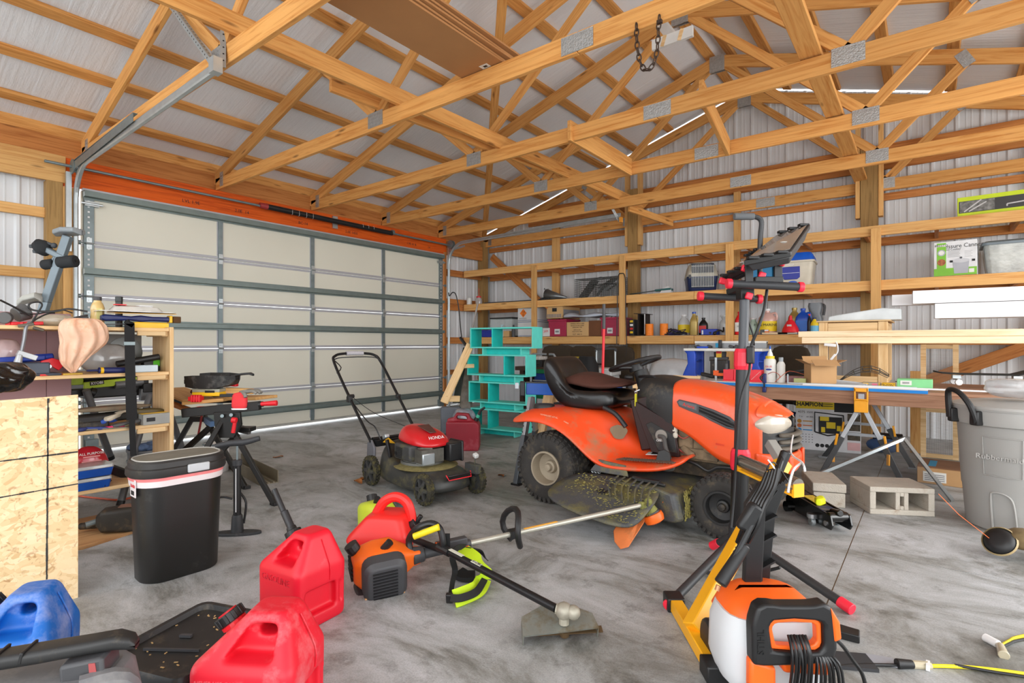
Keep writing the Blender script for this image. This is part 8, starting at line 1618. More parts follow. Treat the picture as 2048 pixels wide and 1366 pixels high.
for (px, py), nm in (((1335,1212), 'leg'),((1705,1220), 'leg'),((1424,1092), 'leg')):
    q = PZ(px, py, .022)-lo_; lg = thing('leg', None, None, (0,0,0)); lg.parent = lt; p = hubp+(q-hubp).normalized()*.03+V((0,0,.02)); d_ = (q-p).normalized()
    MB().cyl(p, q-d_*.05,.020, n=14).B('tube', M_stand, lg, smooth=1); MB().cyl(q-d_*.06, q, .024, n=14).B('end_cap', M_cor, lg, bevel=.003)
low = PD(1470,1158,2.80)-lo_
for px, py in ((1398,1140),(1560,1135)): MB().bar(low, PZ(px, py, .08)-lo_ if False else PD(px, py, 2.66)-lo_, .018,.012).B('brace', M_black, lt)
MB().box(hubp+V((.02,-.06,.0)),(.03,.03,.07)).B('knob', M_cor, lt, bevel=.008)
top = pl_(1.0)
def lq(px, py, d=2.86): return PD(px, py, d)-lo_
MB().cyl(lq(1456,567,2.78), lq(1600,574,2.74),.021, n=14).B('cross_bar', M_stand, lt, smooth=1); MB().cyl(lq(1404,592,3.0), lq(1515,598,2.98),.019, n=14).B('cross_bar', M_stand, lt, smooth=1)
for px, py, d in ((1458,567,2.78),(1601,574,2.74),(1401,592,3.0),(1518,598,2.98)): a = lq(px-5, py, d); c = lq(px+5, py+.4, d); MB().cyl(a, c, .026, n=14).B('end_cap', M_cor, lt, bevel=.004)
MB().bar(lq(1460,585,3.0), lq(1520,560,2.76),.05,.035).B('yoke', M_black, lt, bevel=.004); MB().box(lq(1490,588),(.07,.07,.06),(0,0, YAW)).B('head_clamp', M_black, lt, bevel=.004)
MB().box(lq(1535,560,2.78),(.14,.05,.03),(0,0, YAW)).B('mount_plate', M_black, lt, bevel=.003)
for px, py, d in ((1498,592,2.8),(1524,551,2.77),(1485,540,2.85),(1490,537,2.8),(1563,525,2.74),(1462,575,3.0),(1445,562,2.95)): MB().box(lq(px, py, d),(.035,.02,.035),(0,.3, YAW)).B('wing_knob', M_cor, lt, bevel=.006)
def lamphead(corners, dep, depth_back, nm):
    """corners: four px corners of the glass side with their distances"""
    P = [lq(px, py, d) for (px, py), d in zip(corners, dep)]; ctr = sum(P, V())/4; n = (P[1]-P[0]).cross(P[3]-P[0]).normalized()
    if n.z < 0 and n.dot(V((0,0,1))) < 0: n = -n
    h = thing(nm, None, None, (0,0,0)); h.parent = lt
    k = lambda s, o: [ctr+(p-ctr)*s+n*o for p in P]
    MB().loft([k(1.0,.0), k(1.0,-.03)]).B('bezel', M_black, h, bevel=.006); MB().loft([k(.93,-.03), k(.80,-depth_back)]).B('housing', plain('lamp_housing', (.17,.17,.18),.5), h, bevel=.008)
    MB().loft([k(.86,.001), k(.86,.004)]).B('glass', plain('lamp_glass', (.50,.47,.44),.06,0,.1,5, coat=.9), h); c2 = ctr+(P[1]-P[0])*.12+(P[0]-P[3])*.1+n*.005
    MB().ball(c2,(.02,.02,.004),14,6).B('glass_disc', plain('disc_white', (.86,.86,.84),.3), h, smooth=1)  # small flat white disc lying on the lamp glass
    b = MB()
    for t_ in (.2,.5,.8): b.box(P[0]+(P[1]-P[0])*t_+n*.004,(.05,.03,.014),(0,0, YAW)); b.box(P[3]+(P[2]-P[3])*t_+n*.004,(.05,.03,.014),(0,0, YAW))
    b.B('bezel_clips', M_black, h, bevel=.003); return h
lamphead([(1487,521),(1583,502),(1621,447),(1552,470)], (2.62,2.62,2.86,2.95),.075, 'lamp_head')
lamphead([(1442,556),(1490,533),(1524,497),(1492,515)], (2.98,2.78,2.95,3.10),.055, 'lamp_head')
for px, py in ((1498,545),(1556,535)): MB().box(lq(px, py, 2.76),(.04,.012,.10),(0,0, YAW)).B('bracket', M_black, lt, bevel=.002)
MB().tube([lq(1520,570), lq(1520,505), lq(1521,470), lq(1523,445), lq(1517,436), lq(1505,433)], .013,10, sub=4).B('handle_tube', M_stand, lt, smooth=1); MB().cyl(lq(1468,433), lq(1508,433),.018, n=16).B('foam_grip', plain('grip_grey2', (.36,.37,.38),.8), lt, bevel=.004)
MB().tube([lq(1534,580,2.8), lq(1528,620,2.78), lq(1515,660,2.78), lq(1503,690,2.8), lq(1501,712,2.8)], .008,8, sub=5).tube([lq(1500,728,2.8), lq(1497,750,2.78), lq(1484,790,2.77), lq(1477,830,2.77), lq(1473,900,2.78), lq(1467,1000,2.78), lq(1462,1055,2.76)], .007,8, sub=5).tube([lq(1497,640,2.9), lq(1506,670,2.9), lq(1508,690,2.85)], .005,6, sub=4).B('power_cord', M_black, lt, smooth=1)
MB().box(lq(1501,710,2.8),(.035,.035,.09)).B('plug_socket', M_black, lt, bevel=.006)
# ---- yellow roller stand
M_ty = plain('tool_stand_yellow', (.95,.68,.10),.4,0,.04,4)
f0, f1 = PZ(1348,1203,.03), PZ(1428,1338,.03); rs = thing('roller_stand', 'yellow steel roller stand leaning with a chrome roller on top', 'roller stand', ((f0.x+f1.x)/2,(f0.y+f1.y)/2,0)); ro = rs.location.copy()
MB().bar(f0-ro, f1-ro, .05,.05).B('foot_bar', M_ty, rs, bevel=.004)
d_ = (f1-f0).normalized()
for q in (f0, f1): MB().box(q-ro, (.085,.075,.06),(0,0, math.atan2(d_.y, d_.x))).B('rubber_foot', M_black, rs, bevel=.006)
m0 = PZ(1385,1258,.055)-ro; m1 = PD(1566,925,2.62)-ro
MB().bar(m0, m1,.062,.062, up=(-.3,.3,1)).B('post', M_ty, rs, bevel=.004)
dv = (m1-m0).normalized()
fr_ = frame(m0+(m1-m0)*.43, dv, V((-.75,-.30,.55))); nrm = fr_.to_3x3().col[2]
up_ = V((-.3,.3,1)); sd_ = dv.cross(up_).normalized(); un_ = sd_.cross(dv).normalized(); face = sd_ if sd_.dot(-(m0+ro-O_)) > 0 else -sd_
yy_ = face.cross(dv).normalized()
fT = Matrix((dv, yy_, face)).transposed().to_4x4(); fT.translation = m0+(m1-m0)*.47+face*.0318
text('TOUGHBUILT', .050, rs, fT @ Matrix.Translation((0,.008,0)), M_ink, bold=.0016, sx=.84); text('ROLLER STAND', .021, rs, fT @ Matrix.Translation((-.02,-.020,0)), M_ink, bold=.0005)
MB().bar(m1, PD(1540,885,2.72)-ro, .045,.045, up=(-.3,.3,1)).B('inner_post', plain('alu_post', (.62,.62,.60),.4,.4), rs, bevel=.003)
r0_, r1_ = PD(1482,922,2.80)-ro, PD(1596,972,2.46)-ro; MB().cyl(r0_, r1_, .034, n=24).B('roller', plain('chrome_roller', (.62,.60,.57),.18,.9,.15,10), rs, smooth=1)
dz = V((0,0,-.045)); MB().bar(r0_+dz, r1_+dz, .05,.012).B('roller_tray', M_ty, rs, bevel=.003)
for q in (r0_, r1_): MB().box(q+V((0,0,-.02)),(.012,.06,.06),(0,0, math.atan2((r1_-r0_).y, (r1_-r0_).x))).B('roller_bracket', M_ty, rs)
MB().cyl(PD(1548,945,2.60)-ro, PD(1556,950,2.56)-ro, .02, n=12).B('lock_knob', M_black, rs, bevel=.004)
# ---- pressure washer, nearest right
M_pwo = plain('washer_orange', (.97,.40,.10),.38,0,.03,4); M_pwb = plain('washer_black', (.095,.095,.10),.42,0,.1,7); M_pww = plain('washer_white', (.82,.83,.84),.45,0,.03,4)
wd = 1.66; wc_ = PD(1580,687, wd); pw_ = thing('pressure_washer', 'orange, black and white pressure washer with coiled hose, nearest the camera on the right', 'pressure washer', (wc_.x, wc_.y, 0), YAW)
def q_(px, py, dd=.0): d = wd+dd; return V(((px-1580)/FOC*d-((0)), dd, CAM_H-(py-CY)/FOC*d))
b = MB(); rings = []
for z, w, dp_ in ((.05,.31,.24),(.10,.345,.26),(.22,.34,.25),(.27,.31,.23)): rings.append([V((x+.0, y+.16, z)) for x, y in rrect(w, dp_, .09)])
b.loft(rings).B('tank_body', M_pww, pw_, smooth=1, auto=50)
b = MB(); rings = [[V((x, y+.17, z)) for x, y in rrect(w, dp_, .08)] for z, w, dp_ in ((.245,.315,.25),(.29,.28,.22),(.32,.21,.18),(.33,.16,.14))]; b.loft(rings).B('top_shell', M_pwo, pw_, smooth=1, auto=50)
for s in (-1,1): MB().cyl((s*.11,.30,.075),(s*.15,.30,.075),.075, n=28).B('wheel', M_pwb, pw_, bevel=.012)
MB().span((-.13,.03,.02),(.13,.28,.06)).B('foot', M_pwb, pw_, bevel=.01)
# D-shaped carry handle facing the camera
out = [(-.125,.175),(-.128,.30),(-.112,.352),(-.085,.366),(-.05,.358),(.06,.358),(.09,.366),(.115,.352),(.128,.30),(.130,.215),(.105,.185),(.0,.178)]
inn = [(-.066,.222),(-.076,.29),(-.065,.313),(.0,.318),(.075,.313),(.088,.30),(.090,.232),(.075,.218),(.0,.216)]
def hollow(outer, inner, t, y):
    n = 40
    def res(P):
        c = V((.0,.27)); o = []
        for i in range(n):
            a = 2*PI*i/n; d = V((cos(a), sin(a))); best = None
            for k in range(len(P)):
                p, r = V(P[k]), V(P[(k+1) % len(P)]); e = r-p; den = d.x*e.y-d.y*e.x
                if abs(den) < 1e-9: continue
                w = p-c; t_ = (w.x*e.y-w.y*e.x)/den; u = (w.x*d.y-w.y*d.x)/den
                if t_ > 0 and -1e-6 <= u <= 1+1e-6: best = t_ if best is None else max(best, t_)
            o.append(c+d*(best or .05))
        return o
    A, B_ = res(outer), res(inner); b = MB()
    b.loft([[V((p.x, y, p.y)) for p in A], [V((p.x, y+t, p.y)) for p in A], [V((p.x, y+t, p.y)) for p in B_], [V((p.x, y, p.y)) for p in B_]], closed_path=True); return b
hollow(out, inn, .055,-.03).B('carry_handle', M_pwb, pw_, bevel=.010, seg=3)
hollow([(x*1.0, z) for x, z in inn], [(-.05,.232),(-.062,.285),(-.05,.30),(.0,.303),(.065,.30),(.074,.29),(.076,.24),(.06,.23),(.0,.229)], .03,-.015).B('handle_lining', M_pwo, pw_, bevel=.004)
MB().prism([(.108,.355),(.135,.31),(.14,.26),(.118,.25),(.112,.31)], .06, Matrix.Translation((0,-.004,0)) @ M_pr).B('orange_latch', M_pwo, pw_, bevel=.006)
MB().prism([(-.13,.19),(-.05,.165),(-.05,.06),(-.13,.06)], .04, Matrix.Translation((0,.0,0)) @ M_pr).B('front_guard', M_pwo, pw_, bevel=.01); MB().prism([(-.03,.19),(.10,.18),(.13,.21),(.12,.13),(-.02,.14)], .05, Matrix.Translation((0,.02,0)) @ M_pr).B('front_shell', M_pwo, pw_, bevel=.01)
text('STIHL', .03, pw_, frame((-.102,-.0315,.25),(0,0,1),(-1,0,0)), plain('mould_black', (.04,.04,.04),.7), depth=.001)
# tall push column with ribbed side, bent grip at the top
def ql(px, py, dd): return q_(px, py, dd)
front = [(1547,1225),(1541,1010),(1575,968),(1592,962),(1610,978),(1600,1012),(1612,1225)]
front = [(1547,1228),(1552,1100),(1553,1010),(1580,968),(1597,962),(1612,972),(1611,985),(1592,1020),(1588,1100),(1580,1228)]
P0 = [ql(px, py, .20) for px, py in front]; b = MB(); b.loft([P0, [p+V((.0,.028,0)) for p in P0]]).B('column_front', M_pwb, pw_, bevel=.004)
side = [(1592,1022),(1618,990),(1640,960),(1643,975),(1622,1030),(1614,1110),(1606,1228),(1582,1228),(1588,1100)]
P1 = [ql(px, py, .24) for px, py in side]; MB().loft([P1, [p+V((0,.05,0)) for p in P1]]).B('column_side', plain('washer_black2', (.075,.075,.08),.35), pw_, bevel=.003)
for py in (1040,1078,1130,1180): MB().bar(ql(1585, py+6,.225), ql(1618-(py-1040)*.05, py-10,.225),.03,.006).B('column_rib', M_pwb, pw_)
MB().bar(ql(1588,1020,.22), ql(1582,1225,.22),.03,.008, up=(1,0,0)).B('column_groove', M_ink, pw_)
MB().cyl(ql(1606,976,.21), ql(1640,952,.30),.017, n=16).B('top_grip', M_pwb, pw_, bevel=.004)
for k in range(5): MB().box(ql(1612+k*6,972-k*4,.22),(.004,.05,.035),(0,.6,0)).B('grip_rib', M_black, pw_)
# hose bundle, wand, cable hanks
M_hose = plain('black_hose', (.06,.06,.065),.3,0,.1,10)
for k in range(5):
    o_ = 4.5*k; MB().tube([ql(1586+o_*.8,945-2*k, .17-.008*k), ql(1570+o_, 975,.16-.008*k), ql(1548+o_, 1010,.15-.008*k), ql(1534+o_, 1050,.15-.008*k), ql(1526+o_*.7,1085,.17-.008*k)], .0075,8, sub=5).B('hose_loop', M_hose, pw_, smooth=1)
MB().tube([ql(1632,905,.22), ql(1612,930,.18), ql(1592,965,.15), ql(1540,1050,.12), ql(1490,1130,.09), ql(1466,1165,.08)], .011,10, sub=5).B('spray_lance', M_hose, pw_, smooth=1); MB().cyl(ql(1525,1090,.11), ql(1464,1168,.075),.018,.021, n=16).B('lance_grip', M_pwb, pw_, bevel=.005); MB().cyl(ql(1461,1171,.074), ql(1457,1181,.072),.008, n=12).B('brass_nozzle', plain('brass_tip', (.72,.50,.36),.35,.6), pw_)
MB().cyl(ql(1608,960,.2), ql(1634,903,.2),.017,.015, n=14).B('lance_end', M_pwb, pw_, bevel=.004); MB().box(ql(1540,1035,.13),(.05,.04,.10),(0,.55,0)).B('spray_gun', M_pwb, pw_, bevel=.012)
for k in range(7): MB().tube([q_(1570+k*5.5,1270,-.02), q_(1568+k*6,1300,-.045-.004*(k % 3)), q_(1567+k*6.5,1340,-.05-.004*(k % 2)), q_(1566+k*7,1400,-.03)], .0048,6, sub=4).B('cable_strand', M_hose, pw_, smooth=1)
for k in range(7): MB().tube([q_(1625+k*3,1300,-.01), q_(1622+k*7,1325,-.035), q_(1620+k*9,1365,-.035-.004*(k % 2)), q_(1622+k*9,1410,-.02)], .0048,6, sub=4).B('cable_strand', M_hose, pw_, smooth=1)
MB().tube([q_(1660,1270,.0), q_(1690,1290,.02), q_(1715,1320,.03), q_(1735,1350,.03), q_(1742,1400,.02), q_(1735,1440,.0)], .006,8, sub=6).B('loose_cable', M_hose, pw_, smooth=1)
MB().tube([q_(1617,935,.2), q_(1585,940,.17), q_(1600,925,.17), q_(1640,968,.2)], .0025,6, sub=4).B('cable_tie', M_black, pw_)
MB().tube([q_(1597,962,.16), q_(1599,940,.16), q_(1588,920,.17), q_(1600,935,.17)], .0025,6, sub=4).B('white_tie', M_white, pw_)
# white string from the mower nose to the washer hoses
tag(MB().tube([V((-.655,3.60,.60)), PD(1582,905,2.6), PD(1604,925,1.95), PD(1610,942,1.86)], .004,6, sub=6).tube([PD(1604,925,1.95), PD(1588,938,1.86), PD(1580,962,1.82), PD(1576,985,1.80)], .004,6, sub=5).B('white_string', M_white, None), 'white cord tied from the mower grille to the washer hose bundle', 'string')
# ---- cords on the floor
M_cy = plain('cord_yellow', (.93,.85,.10),.5); 
yc = thing('extension_cord', 'yellow and black extension cord plugged to a black cord, near the washer', 'cord', PZ(1850,1335)); yo = yc.location.copy(); zf = V((0,0,.008))
MB().tube([PZ(1852,1336)-yo+zf, PZ(1900,1337)-yo+zf, PZ(1960,1341)-yo+zf, PZ(2048,1352)-yo+zf, PZ(2200,1372)-yo+zf], .0065,8, sub=5).B('cord', M_cy, yc, smooth=1); MB().tube([PZ(1910,1337)-yo+zf+V((0,0,.004)), PZ(1980,1347)-yo+zf, PZ(2048,1358)-yo+zf, PZ(2200,1384)-yo+zf], .005,8, sub=5).B('black_cord', M_black, yc, smooth=1)
MB().tube([PZ(1860,1336)-yo+zf, PZ(1830,1336)-yo+V((0,0,.012)), PZ(1825,1336)-yo+V((0,0,.012))], .014,10).B('clear_plug', plain('plug_clear', (.72,.68,.58),.25,0,.1,20, coat=.4), yc, smooth=1); MB().cyl(PZ(1826,1336)-yo+V((0,0,.013)), PZ(1793,1335)-yo+V((0,0,.013)),.014,.018, n=12).B('black_plug', M_black, yc, bevel=.003); MB().tube([PZ(1795,1335)-yo+zf, PZ(1750,1334)-yo+zf, PZ(1690,1336)-yo+zf, PZ(1640,1345)-yo+zf], .0055,8, sub=4).B('black_lead', M_black, yc, smooth=1)
MB().box(PZ(1757,1322)-yo+V((0,0,.004)),(.10,.06,.003),(.0,.0,.3)).B('warning_tag', plain('tag_grey', (.62,.63,.66),.5), yc); MB().box(PZ(1856,1338)-yo+V((0,0,.012)),(.012,.04,.02)).B('white_tag', M_white, yc)
ye = thing('extension_cord', 'yellow and black cord end with white tag, at the right edge', 'cord', PZ(1990,1290)); yo2 = ye.location.copy()
MB().tube([PZ(2003,1296)-yo2+zf, PZ(2020,1286)-yo2+zf, PZ(2048,1276)-yo2+zf, PZ(2200,1250)-yo2+zf], .0065,8, sub=4).B('cord', M_cy, ye, smooth=1); MB().tube([PZ(2003,1299)-yo2+zf, PZ(2020,1291)-yo2+zf, PZ(2048,1283)-yo2+zf, PZ(2200,1262)-yo2+zf], .005,8, sub=4).B('black_cord', M_black, ye, smooth=1); MB().cyl(PZ(1970,1282)-yo2+V((0,0,.014)), PZ(1996,1296)-yo2+V((0,0,.014)),.015, n=14).B('rolled_tag', M_white, ye, smooth=1); MB().cyl(PZ(2000,1298)-yo2+V((0,0,.014)), PZ(2008,1318)-yo2+V((0,0,.012)),.013,.018, n=12).B('clear_plug', MATS['plug_clear'], ye, bevel=.003)
bb_ = thing('black_board', 'small black plastic wedge on the floor right of the washer', 'wedge', PZ(1685,1272)); MB().prism([(-.05,-.035),(.06,-.03),(.055,.03),(-.05,.035)], .03, Matrix.Translation((0,0,.016))).B('block', M_black, bb_, bevel=.004)
o = MB().span((-.08,-.05,0),(.08,.05,.012)).B('rubber_pad', plain('pad_charcoal', (.2,.2,.21),.8), None); o.location = PZ(1696,1325); o.rotation_euler = (0,0,.5); tag(o, 'flat dark rubber pad on the floor beside the washer', 'pad')
# ---- blue sawhorse behind the mower and wooden horse
bs_ = thing('sawhorse', 'blue and silver folding sawhorse behind the mower seat', 'sawhorse', PD(1150,687,4.72)-V((0,0, CAM_H))); bs0 = bs_.location.copy(); M_sb = plain('horse_blue', (.04,.35,.74),.4); M_hg = MATS['horse_silver']
e0, e1 = PD(1052,777,4.72)-bs0, PD(1250,783,4.72)-bs0
MB().bar(e0, e1,.07,.10).B('beam', M_sb, bs_, bevel=.005); MB().bar(e0+V((0,0,.054)), e1+V((0,0,.054)),.065,.01).B('top_pad', M_tgr, bs_)
for q in (PD(1045,777,4.70)-bs0, PD(1258,783,4.70)-bs0):
    MB().box(q, (.045,.10,.125),(0,0, YAW)).B('end_cap', plain('cap_dark', (.16,.16,.17),.5), bs_, bevel=.008); MB().box(q+V((-.03,-.05,.03))*.9,(.03,.03,.05),(0,0, YAW)).B('cap_plate', M_hg, bs_)
for (px, py),(qx, qy), d0, d1 in (((1062,795),(1033,930),4.66,4.40),((1064,795),(1078,905),4.76,5.0),((1244,800),(1232,930),4.66,4.40),((1246,800),(1268,905),4.76,5.0)):
    p = PD(px, py, d0)-bs0; q = PD(qx, qy, d1); q = V((q.x, q.y, 0))-bs0; m = p+(q-p)*.5; lg = thing('leg', None, None, (0,0,0)); lg.parent = bs_
    MB().bar(p, m, .032,.045, up=(0,1,0)).B('upper_tube', M_hg, lg, bevel=.003); MB().bar(m-(q-p)*.05, q, .042,.055, up=(0,1,0)).B('lower_tube', plain('horse_lower', (.36,.38,.40),.4,.4), lg, bevel=.003); MB().box(q+V((0,0,.008)),(.08,.05,.016)).B('foot', M_black, lg)
    h = MB()
    for k in range(5): h.cyl(p+(m-p)*(.25+.14*k)+V((-.012,-.024,0)), p+(m-p)*(.25+.14*k)+V((-.013,-.027,0)),.006, n=8)
    h.B('pin_holes', M_ink, lg)
ws_ = thing('wooden_sawhorse', 'raw wooden sawhorse behind the blue one', 'sawhorse', PD(1170,687,5.05)-V((0,0, CAM_H))); ws0 = ws_.location.copy()
beam('beam', PD(1085,772,5.02), PD(1292,772,5.05),.09,.038, M_pale, ws_)
for (px, py),(qx, qy), d0, d1 in (((1100,775),(1066,905),5.0,4.75),((1102,775),(1120,880),5.06,5.35),((1282,776),(1262,905),5.0,4.75),((1285,776),(1300,880),5.06,5.35)):
    q = PD(qx, qy, d1); q.z = 0; beam('leg', PD(px, py, d0), q, .038,.085, M_pale, ws_, up=(1,0,0))
# ---- corner by the door: leaning frame, board, hose, glass, jug
lf = thing('ladder_frame', 'pale pine ladder like frame leaning beside the garage door track', 'wood frame', (0,0,0)); a0, a1 = PD(888,806,6.75), PD(941,689,7.0)
beam('side_rail', a0, a1,.035,.10, M_pale, lf, up=R_); s_ = R_*.16+F_*.10
beam('rung', a0+(a1-a0)*.07, a0+(a1-a0)*.07+s_+V((0,0,-.01)),.035,.075, M_pale, lf); beam('rung', a0+(a1-a0)*.62, a0+(a1-a0)*.62+s_, .035,.05, M_pale, lf)
MB().box((a0+s_*.5)+V((0,0,-a0.z/2-.02)),(.25,.10, a0.z-.06),(0,0, YAW)).B('grey_base_box', plain('box_slate', (.36,.38,.41),.5), lf, bevel=.02)
tag(beam('leaning_board', PD(932,720,7.25), PD(957,600,7.35),.05,.02, plain('weathered_grey', (.55,.52,.50),.8), up=R_), 'weathered grey lath leaning up to the middle shelf in the corner', 'board')
gl_ = thing('glass_pane', 'dirty glass panes and dark sheet leaning in the corner behind the red can', 'glass sheet', (0,0,0)); P = [PD(917,830,6.9), PD(940,830,6.9), PD(934,700,7.2), PD(946,720,7.2)]
MB().loft([[PD(915,832,6.95), PD(942,832,6.95), PD(940,722,7.2), PD(934,712,7.2)], [p+V((.01,.02,0)) for p in (PD(915,832,6.95), PD(942,832,6.95), PD(940,722,7.2), PD(934,712,7.2))]]).B('pane', plain('dusty_pane', (.40,.38,.35),.15,0,.3,12, coat=.5), gl_)
MB().loft([[PD(905,806,7.0), PD(920,806,7.0), PD(935,700,7.25), PD(926,695,7.25)], [p+V((.005,.02,0)) for p in (PD(905,806,7.0), PD(920,806,7.0), PD(935,700,7.25), PD(926,695,7.25))]]).B('dark_sheet', plain('dark_green_sheet', (.08,.14,.12),.35), gl_)
b = MB(); rnd = random.Random(17); rings = []
for i in range(6):
    t = i/5; k = sin(PI*(.1+.75*t))**.6; c = PD(928,826,6.7); rings.append([V((c.x+.17*k*cos(2*PI*j/20)*(1+rnd.uniform(-.15,.15)), c.y+.13*k*sin(2*PI*j/20),.005+.34*t+rnd.uniform(0,.015))) for j in range(20)])
tag(b.loft(rings).B('plastic_sheeting', plain('grey_film', (.55,.56,.60),.2,0,.35,16, coat=.4), None, sub=1), 'crumpled grey plastic sheeting on the floor behind the dark red can', 'plastic sheet')
tag(MB().tube([PD(897,585,7.4), PD(899,592,7.4), PD(905,585,7.4), PD(912,590,7.4), PD(918,620,7.4), PD(921,655,7.35), PD(924,680,7.3)], .008,6, sub=5).tube([PD(921,676,7.25), PD(936,696,7.0)], .02,8).B('hooked_rod', M_black, None, smooth=1), 'thin black hooked rod leaning in the corner beside the door track', 'rod')
# clutter seen through the teal bookshelf
dk_ = thing('camp_chair', 'folding chair with grey tube frame and blue and green cloth behind the bookshelf', 'chair', (-4.25,6.25,0)); M_tubeg = plain('tube_grey', (.60,.62,.64),.4,.4)
b = MB().tube([(-.30,0,.0),(-.25,0,.5),(-.26,.02,.95),(-.15,.02,1.0),(.0,.02,1.0)], .016,8, sub=3).tube([(.25,0,.0),(.20,0,.5),(.16,.02,.95),(.05,.02,1.0)], .016,8, sub=3).tube([(-.28,.1,.62),(.24,.1,.62)], .012,8).tube([(.10,.0,.62),(.22,-.05,.0)], .014,8); b.B('tube_frame', M_tubeg, dk_, smooth=1)
MB().span((-.28,.12,.42),(.26,.15,.72)).B('blue_cloth', plain('cloth_blue2', (.06,.20,.48),.9,0,.25,12), dk_, bevel=.01); MB().span((-.28,.115,.72),(.26,.155,.78)).span((-.28,.115,.36),(.02,.155,.45)).B('green_cloth', plain('cloth_green', (.04,.42,.25),.9), dk_, bevel=.01)
cs = thing('tool_bench', 'dark cluttered bench with small machines behind the teal bookshelf', 'bench', (-4.55,6.6,0)); MB().span((-.5,0,.74),(.6,.5,.80)).B('bench_top', plain('dark_bench', (.25,.18,.13),.8), cs); MB().span((-.45,.05,0),(-.38,.4,.74)).B('leg', MATS['dark_bench'], cs); MB().span((.48,.05,0),(.55,.4,.74)).B('leg', MATS['dark_bench'], cs)
for k, (x, w, h, c, lab) in enumerate(((-.15,.22,.10,(.12,.12,.12), 'dark electric motor on the cluttered bench behind the bookshelf'),(.25,.30,.08,(.30,.27,.20), 'low brown box on the cluttered bench behind the bookshelf'),(.42,.18,.16,(.7,.62,.2), 'black and yellow tool on the cluttered bench behind the bookshelf'),(-.2,.26,.05,(.78,.77,.75), 'white flat box on the cluttered bench behind the bookshelf'))):
    z = .80+(.105 if k == 3 else 0); o = MB().box((0,0, h/2),(w, .2, h)).cyl((-w/3,-.08, h*.5),(w/3,-.08, h*.5), h*.3, n=12).B('bench_item', plain('bi%d' % k, c, .6,0,.25,20), None, bevel=.006); o.location = (-4.55+x, 6.75, z); tag(o, lab, 'tool')
bp2 = thing('backpack', 'dark red and black bag beside the teal bookshelf behind the mower', 'bag', (-3.62,6.3,0)); MB().loft([rsec(.30,.25,.0,.06), rsec(.34,.28,.3,.08), rsec(.30,.22,.85,.08), rsec(.2,.14,.98,.06)]).B('body', plain('bag_black', (.07,.065,.07),.8), bp2, smooth=1); MB().span((-.10,-.16,.40),(-.06,-.12,.9)).B('red_stripe', plain('stripe_red', (.45,.08,.1)), bp2)
wp2 = thing('wrapped_bundle', 'white plastic wrapped bundle behind the steering wheel under the low shelf', 'bundle', (PY(1335,760,6.9).x, 7.1,0)); b = MB(); rnd = random.Random(3); rings = []
for i in range(7):
    t = i/6; k = sin(PI*(.2+.62*t))**.5; rings.append([V((.38*k*cos(2*PI*j/22)*(1+rnd.uniform(-.07,.07)),.25*k*sin(2*PI*j/22)*(1+rnd.uniform(-.07,.07)),.96*t)) for j in range(22)])
b.loft(rings).B('wrap', plain('white_film', (.78,.79,.80),.25,0,.06,10, coat=.3), wp2, sub=1)
o = beam('lumber_piece', (PY(1345,750,5.62).x, 5.62, ZB+.02),(PY(1400,750,5.62).x, 5.62, ZB+.02),.05,.03, M_pale); tag(o, 'small pine offcut at the left end of the work table', 'wood offcut')
# ---- small floor litter
M_leaf = plain('dry_leaf', (.62,.38,.18),.8,0,.2,30)
for i, (px, py, lab) in enumerate(((716,966, 'dry brown leaf beside the push mower rear wheel'),(730,962, 'smaller dry leaf touching the push mower rear wheel'),(1003,952, 'dry curled leaf on the floor between push mower and riding mower'),(556,915, 'dry leaf on the floor in front of the garage door'))):
    p = PZ(px, py); b = MB(); rings = []
    for k in range(6):
        t = k/5; w = .032*sin(PI*(.05+.9*t)); rings.append([V((-.05+.10*t, s*w, .006+.020*abs(s)**2*(.5+.5*sin(3*t+i))+.006*sin(5*t))) for s in (-1,-.5,0,.5,1)])
    o = b.loft(rings, caps=False, closed_ring=False).B('leaf', M_leaf, None, smooth=1); o.location = p; o.rotation_euler = (0,0, i*1.3); tag(o, lab, 'leaf')
o = MB().bar((-.09,0,.004),(.09,0,.004),.016,.006).B('wood_sliver', plain('sliver_tan', (.82,.62,.42),.8), None); o.location = PZ(770,1192); o.rotation_euler = (0,0, rad(62)); tag(o, 'thin tan wood sliver on the floor below the orange trimmer engine', 'wood sliver')
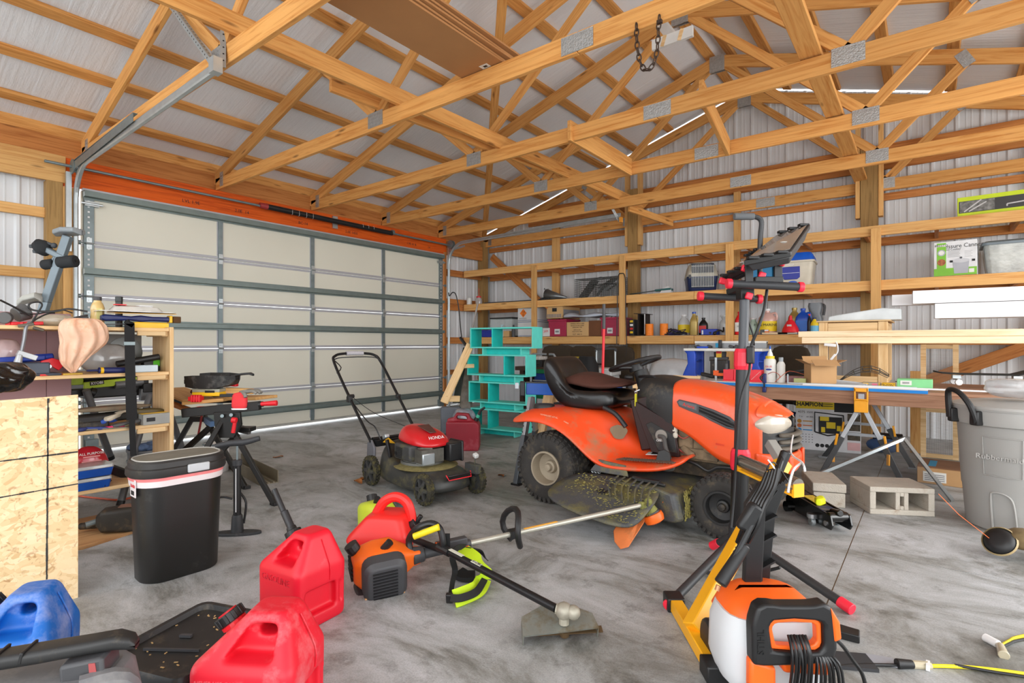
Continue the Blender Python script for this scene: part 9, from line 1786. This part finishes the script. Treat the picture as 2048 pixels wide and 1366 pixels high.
# ---- stored on the trusses
sb = thing('cardboard_sheets', 'stack of flat brown cardboard cartons lying on the truss bottom chords', 'cardboard', (-2.62,2.0,3.185)); M_cs = plain('sheet_cardboard', (.70,.50,.31),.8,0,.05,4)
for k in range(5): MB().box((.02*k-.03,.03*(k % 2)-.02,.008+.02*k),(.40-.012*k, 2.40+.02*k, .014),(0,0,.02*(k % 2))).B('flat_carton', M_cs, sb)
MB().box((.03,1.02,-.0005),(.075,.05,.002)).B('label', M_whl, sb); MB().box((.035,1.02,-.002),(.03,.02,.002)).B('label_print', M_ink, sb); text('225', .08, sb, frame((-.05,-.30,.0),(1,0,0),(0,-1,0)), plain('faint_print', (.76,.58,.40)))
wsx = thing('scrap_stick', 'white painted scrap board nailed between the trusses beside the chain', 'board', (0,0,0)); a_, c_ = PY(1305,92,4.34), PY(1386,62,4.34); MB().bar(a_, c_, .03,.085).B('board', plain('paint_white', (.84,.84,.83),.6,0,.05,8), wsx); MB().bar(PY(1318,40,4.5), PY(1345,75,4.4),.03,.085).B('cross_board', plain('paint_white'), wsx)
for t_ in (.3,.72): MB().box(a_+(c_-a_)*t_+V((.0,-.017,0)),(.03,.004,.09),(0,.3,0)).B('tan_band', M_pale, wsx)
chn = thing('hanging_chain', 'rusty chain loop hanging from the pale truss bottom chord', 'chain', (-1.33,3.03,3.04)); M_ch = plain('rusty_chain', (.28,.22,.18),.6,.5,.2,30); pts = smooth_path([V((-.07,0,.03)), V((-.066,0,-.10)), V((-.045,0,-.21)), V((-.01,0,-.27)), V((.035,0,-.25)), V((.06,0,-.17)), V((.068,0,-.05)), V((.075,0,.03))], 12)
acc = .0; last = pts[0]; idx = 0
for i in range(1, len(pts)):
    acc += (pts[i]-pts[i-1]).length
    if acc >= .034:
        d = (pts[i]-last).normalized(); c = (pts[i]+last)/2; s = d.cross(V((0,1,0))).normalized() if idx % 2 else V((0,1,0))
        MB().tube([c+d*(.025*cos(a))+s*(.013*sin(a)) for a in [k*PI/6 for k in range(12)]], .0042,6, closed=True).B('link', M_ch, chn, smooth=1); last = pts[i]; acc = .0; idx += 1
MB().box((.075,0,-.01),(.03,.02,.02)).B('shackle', M_ch, chn)
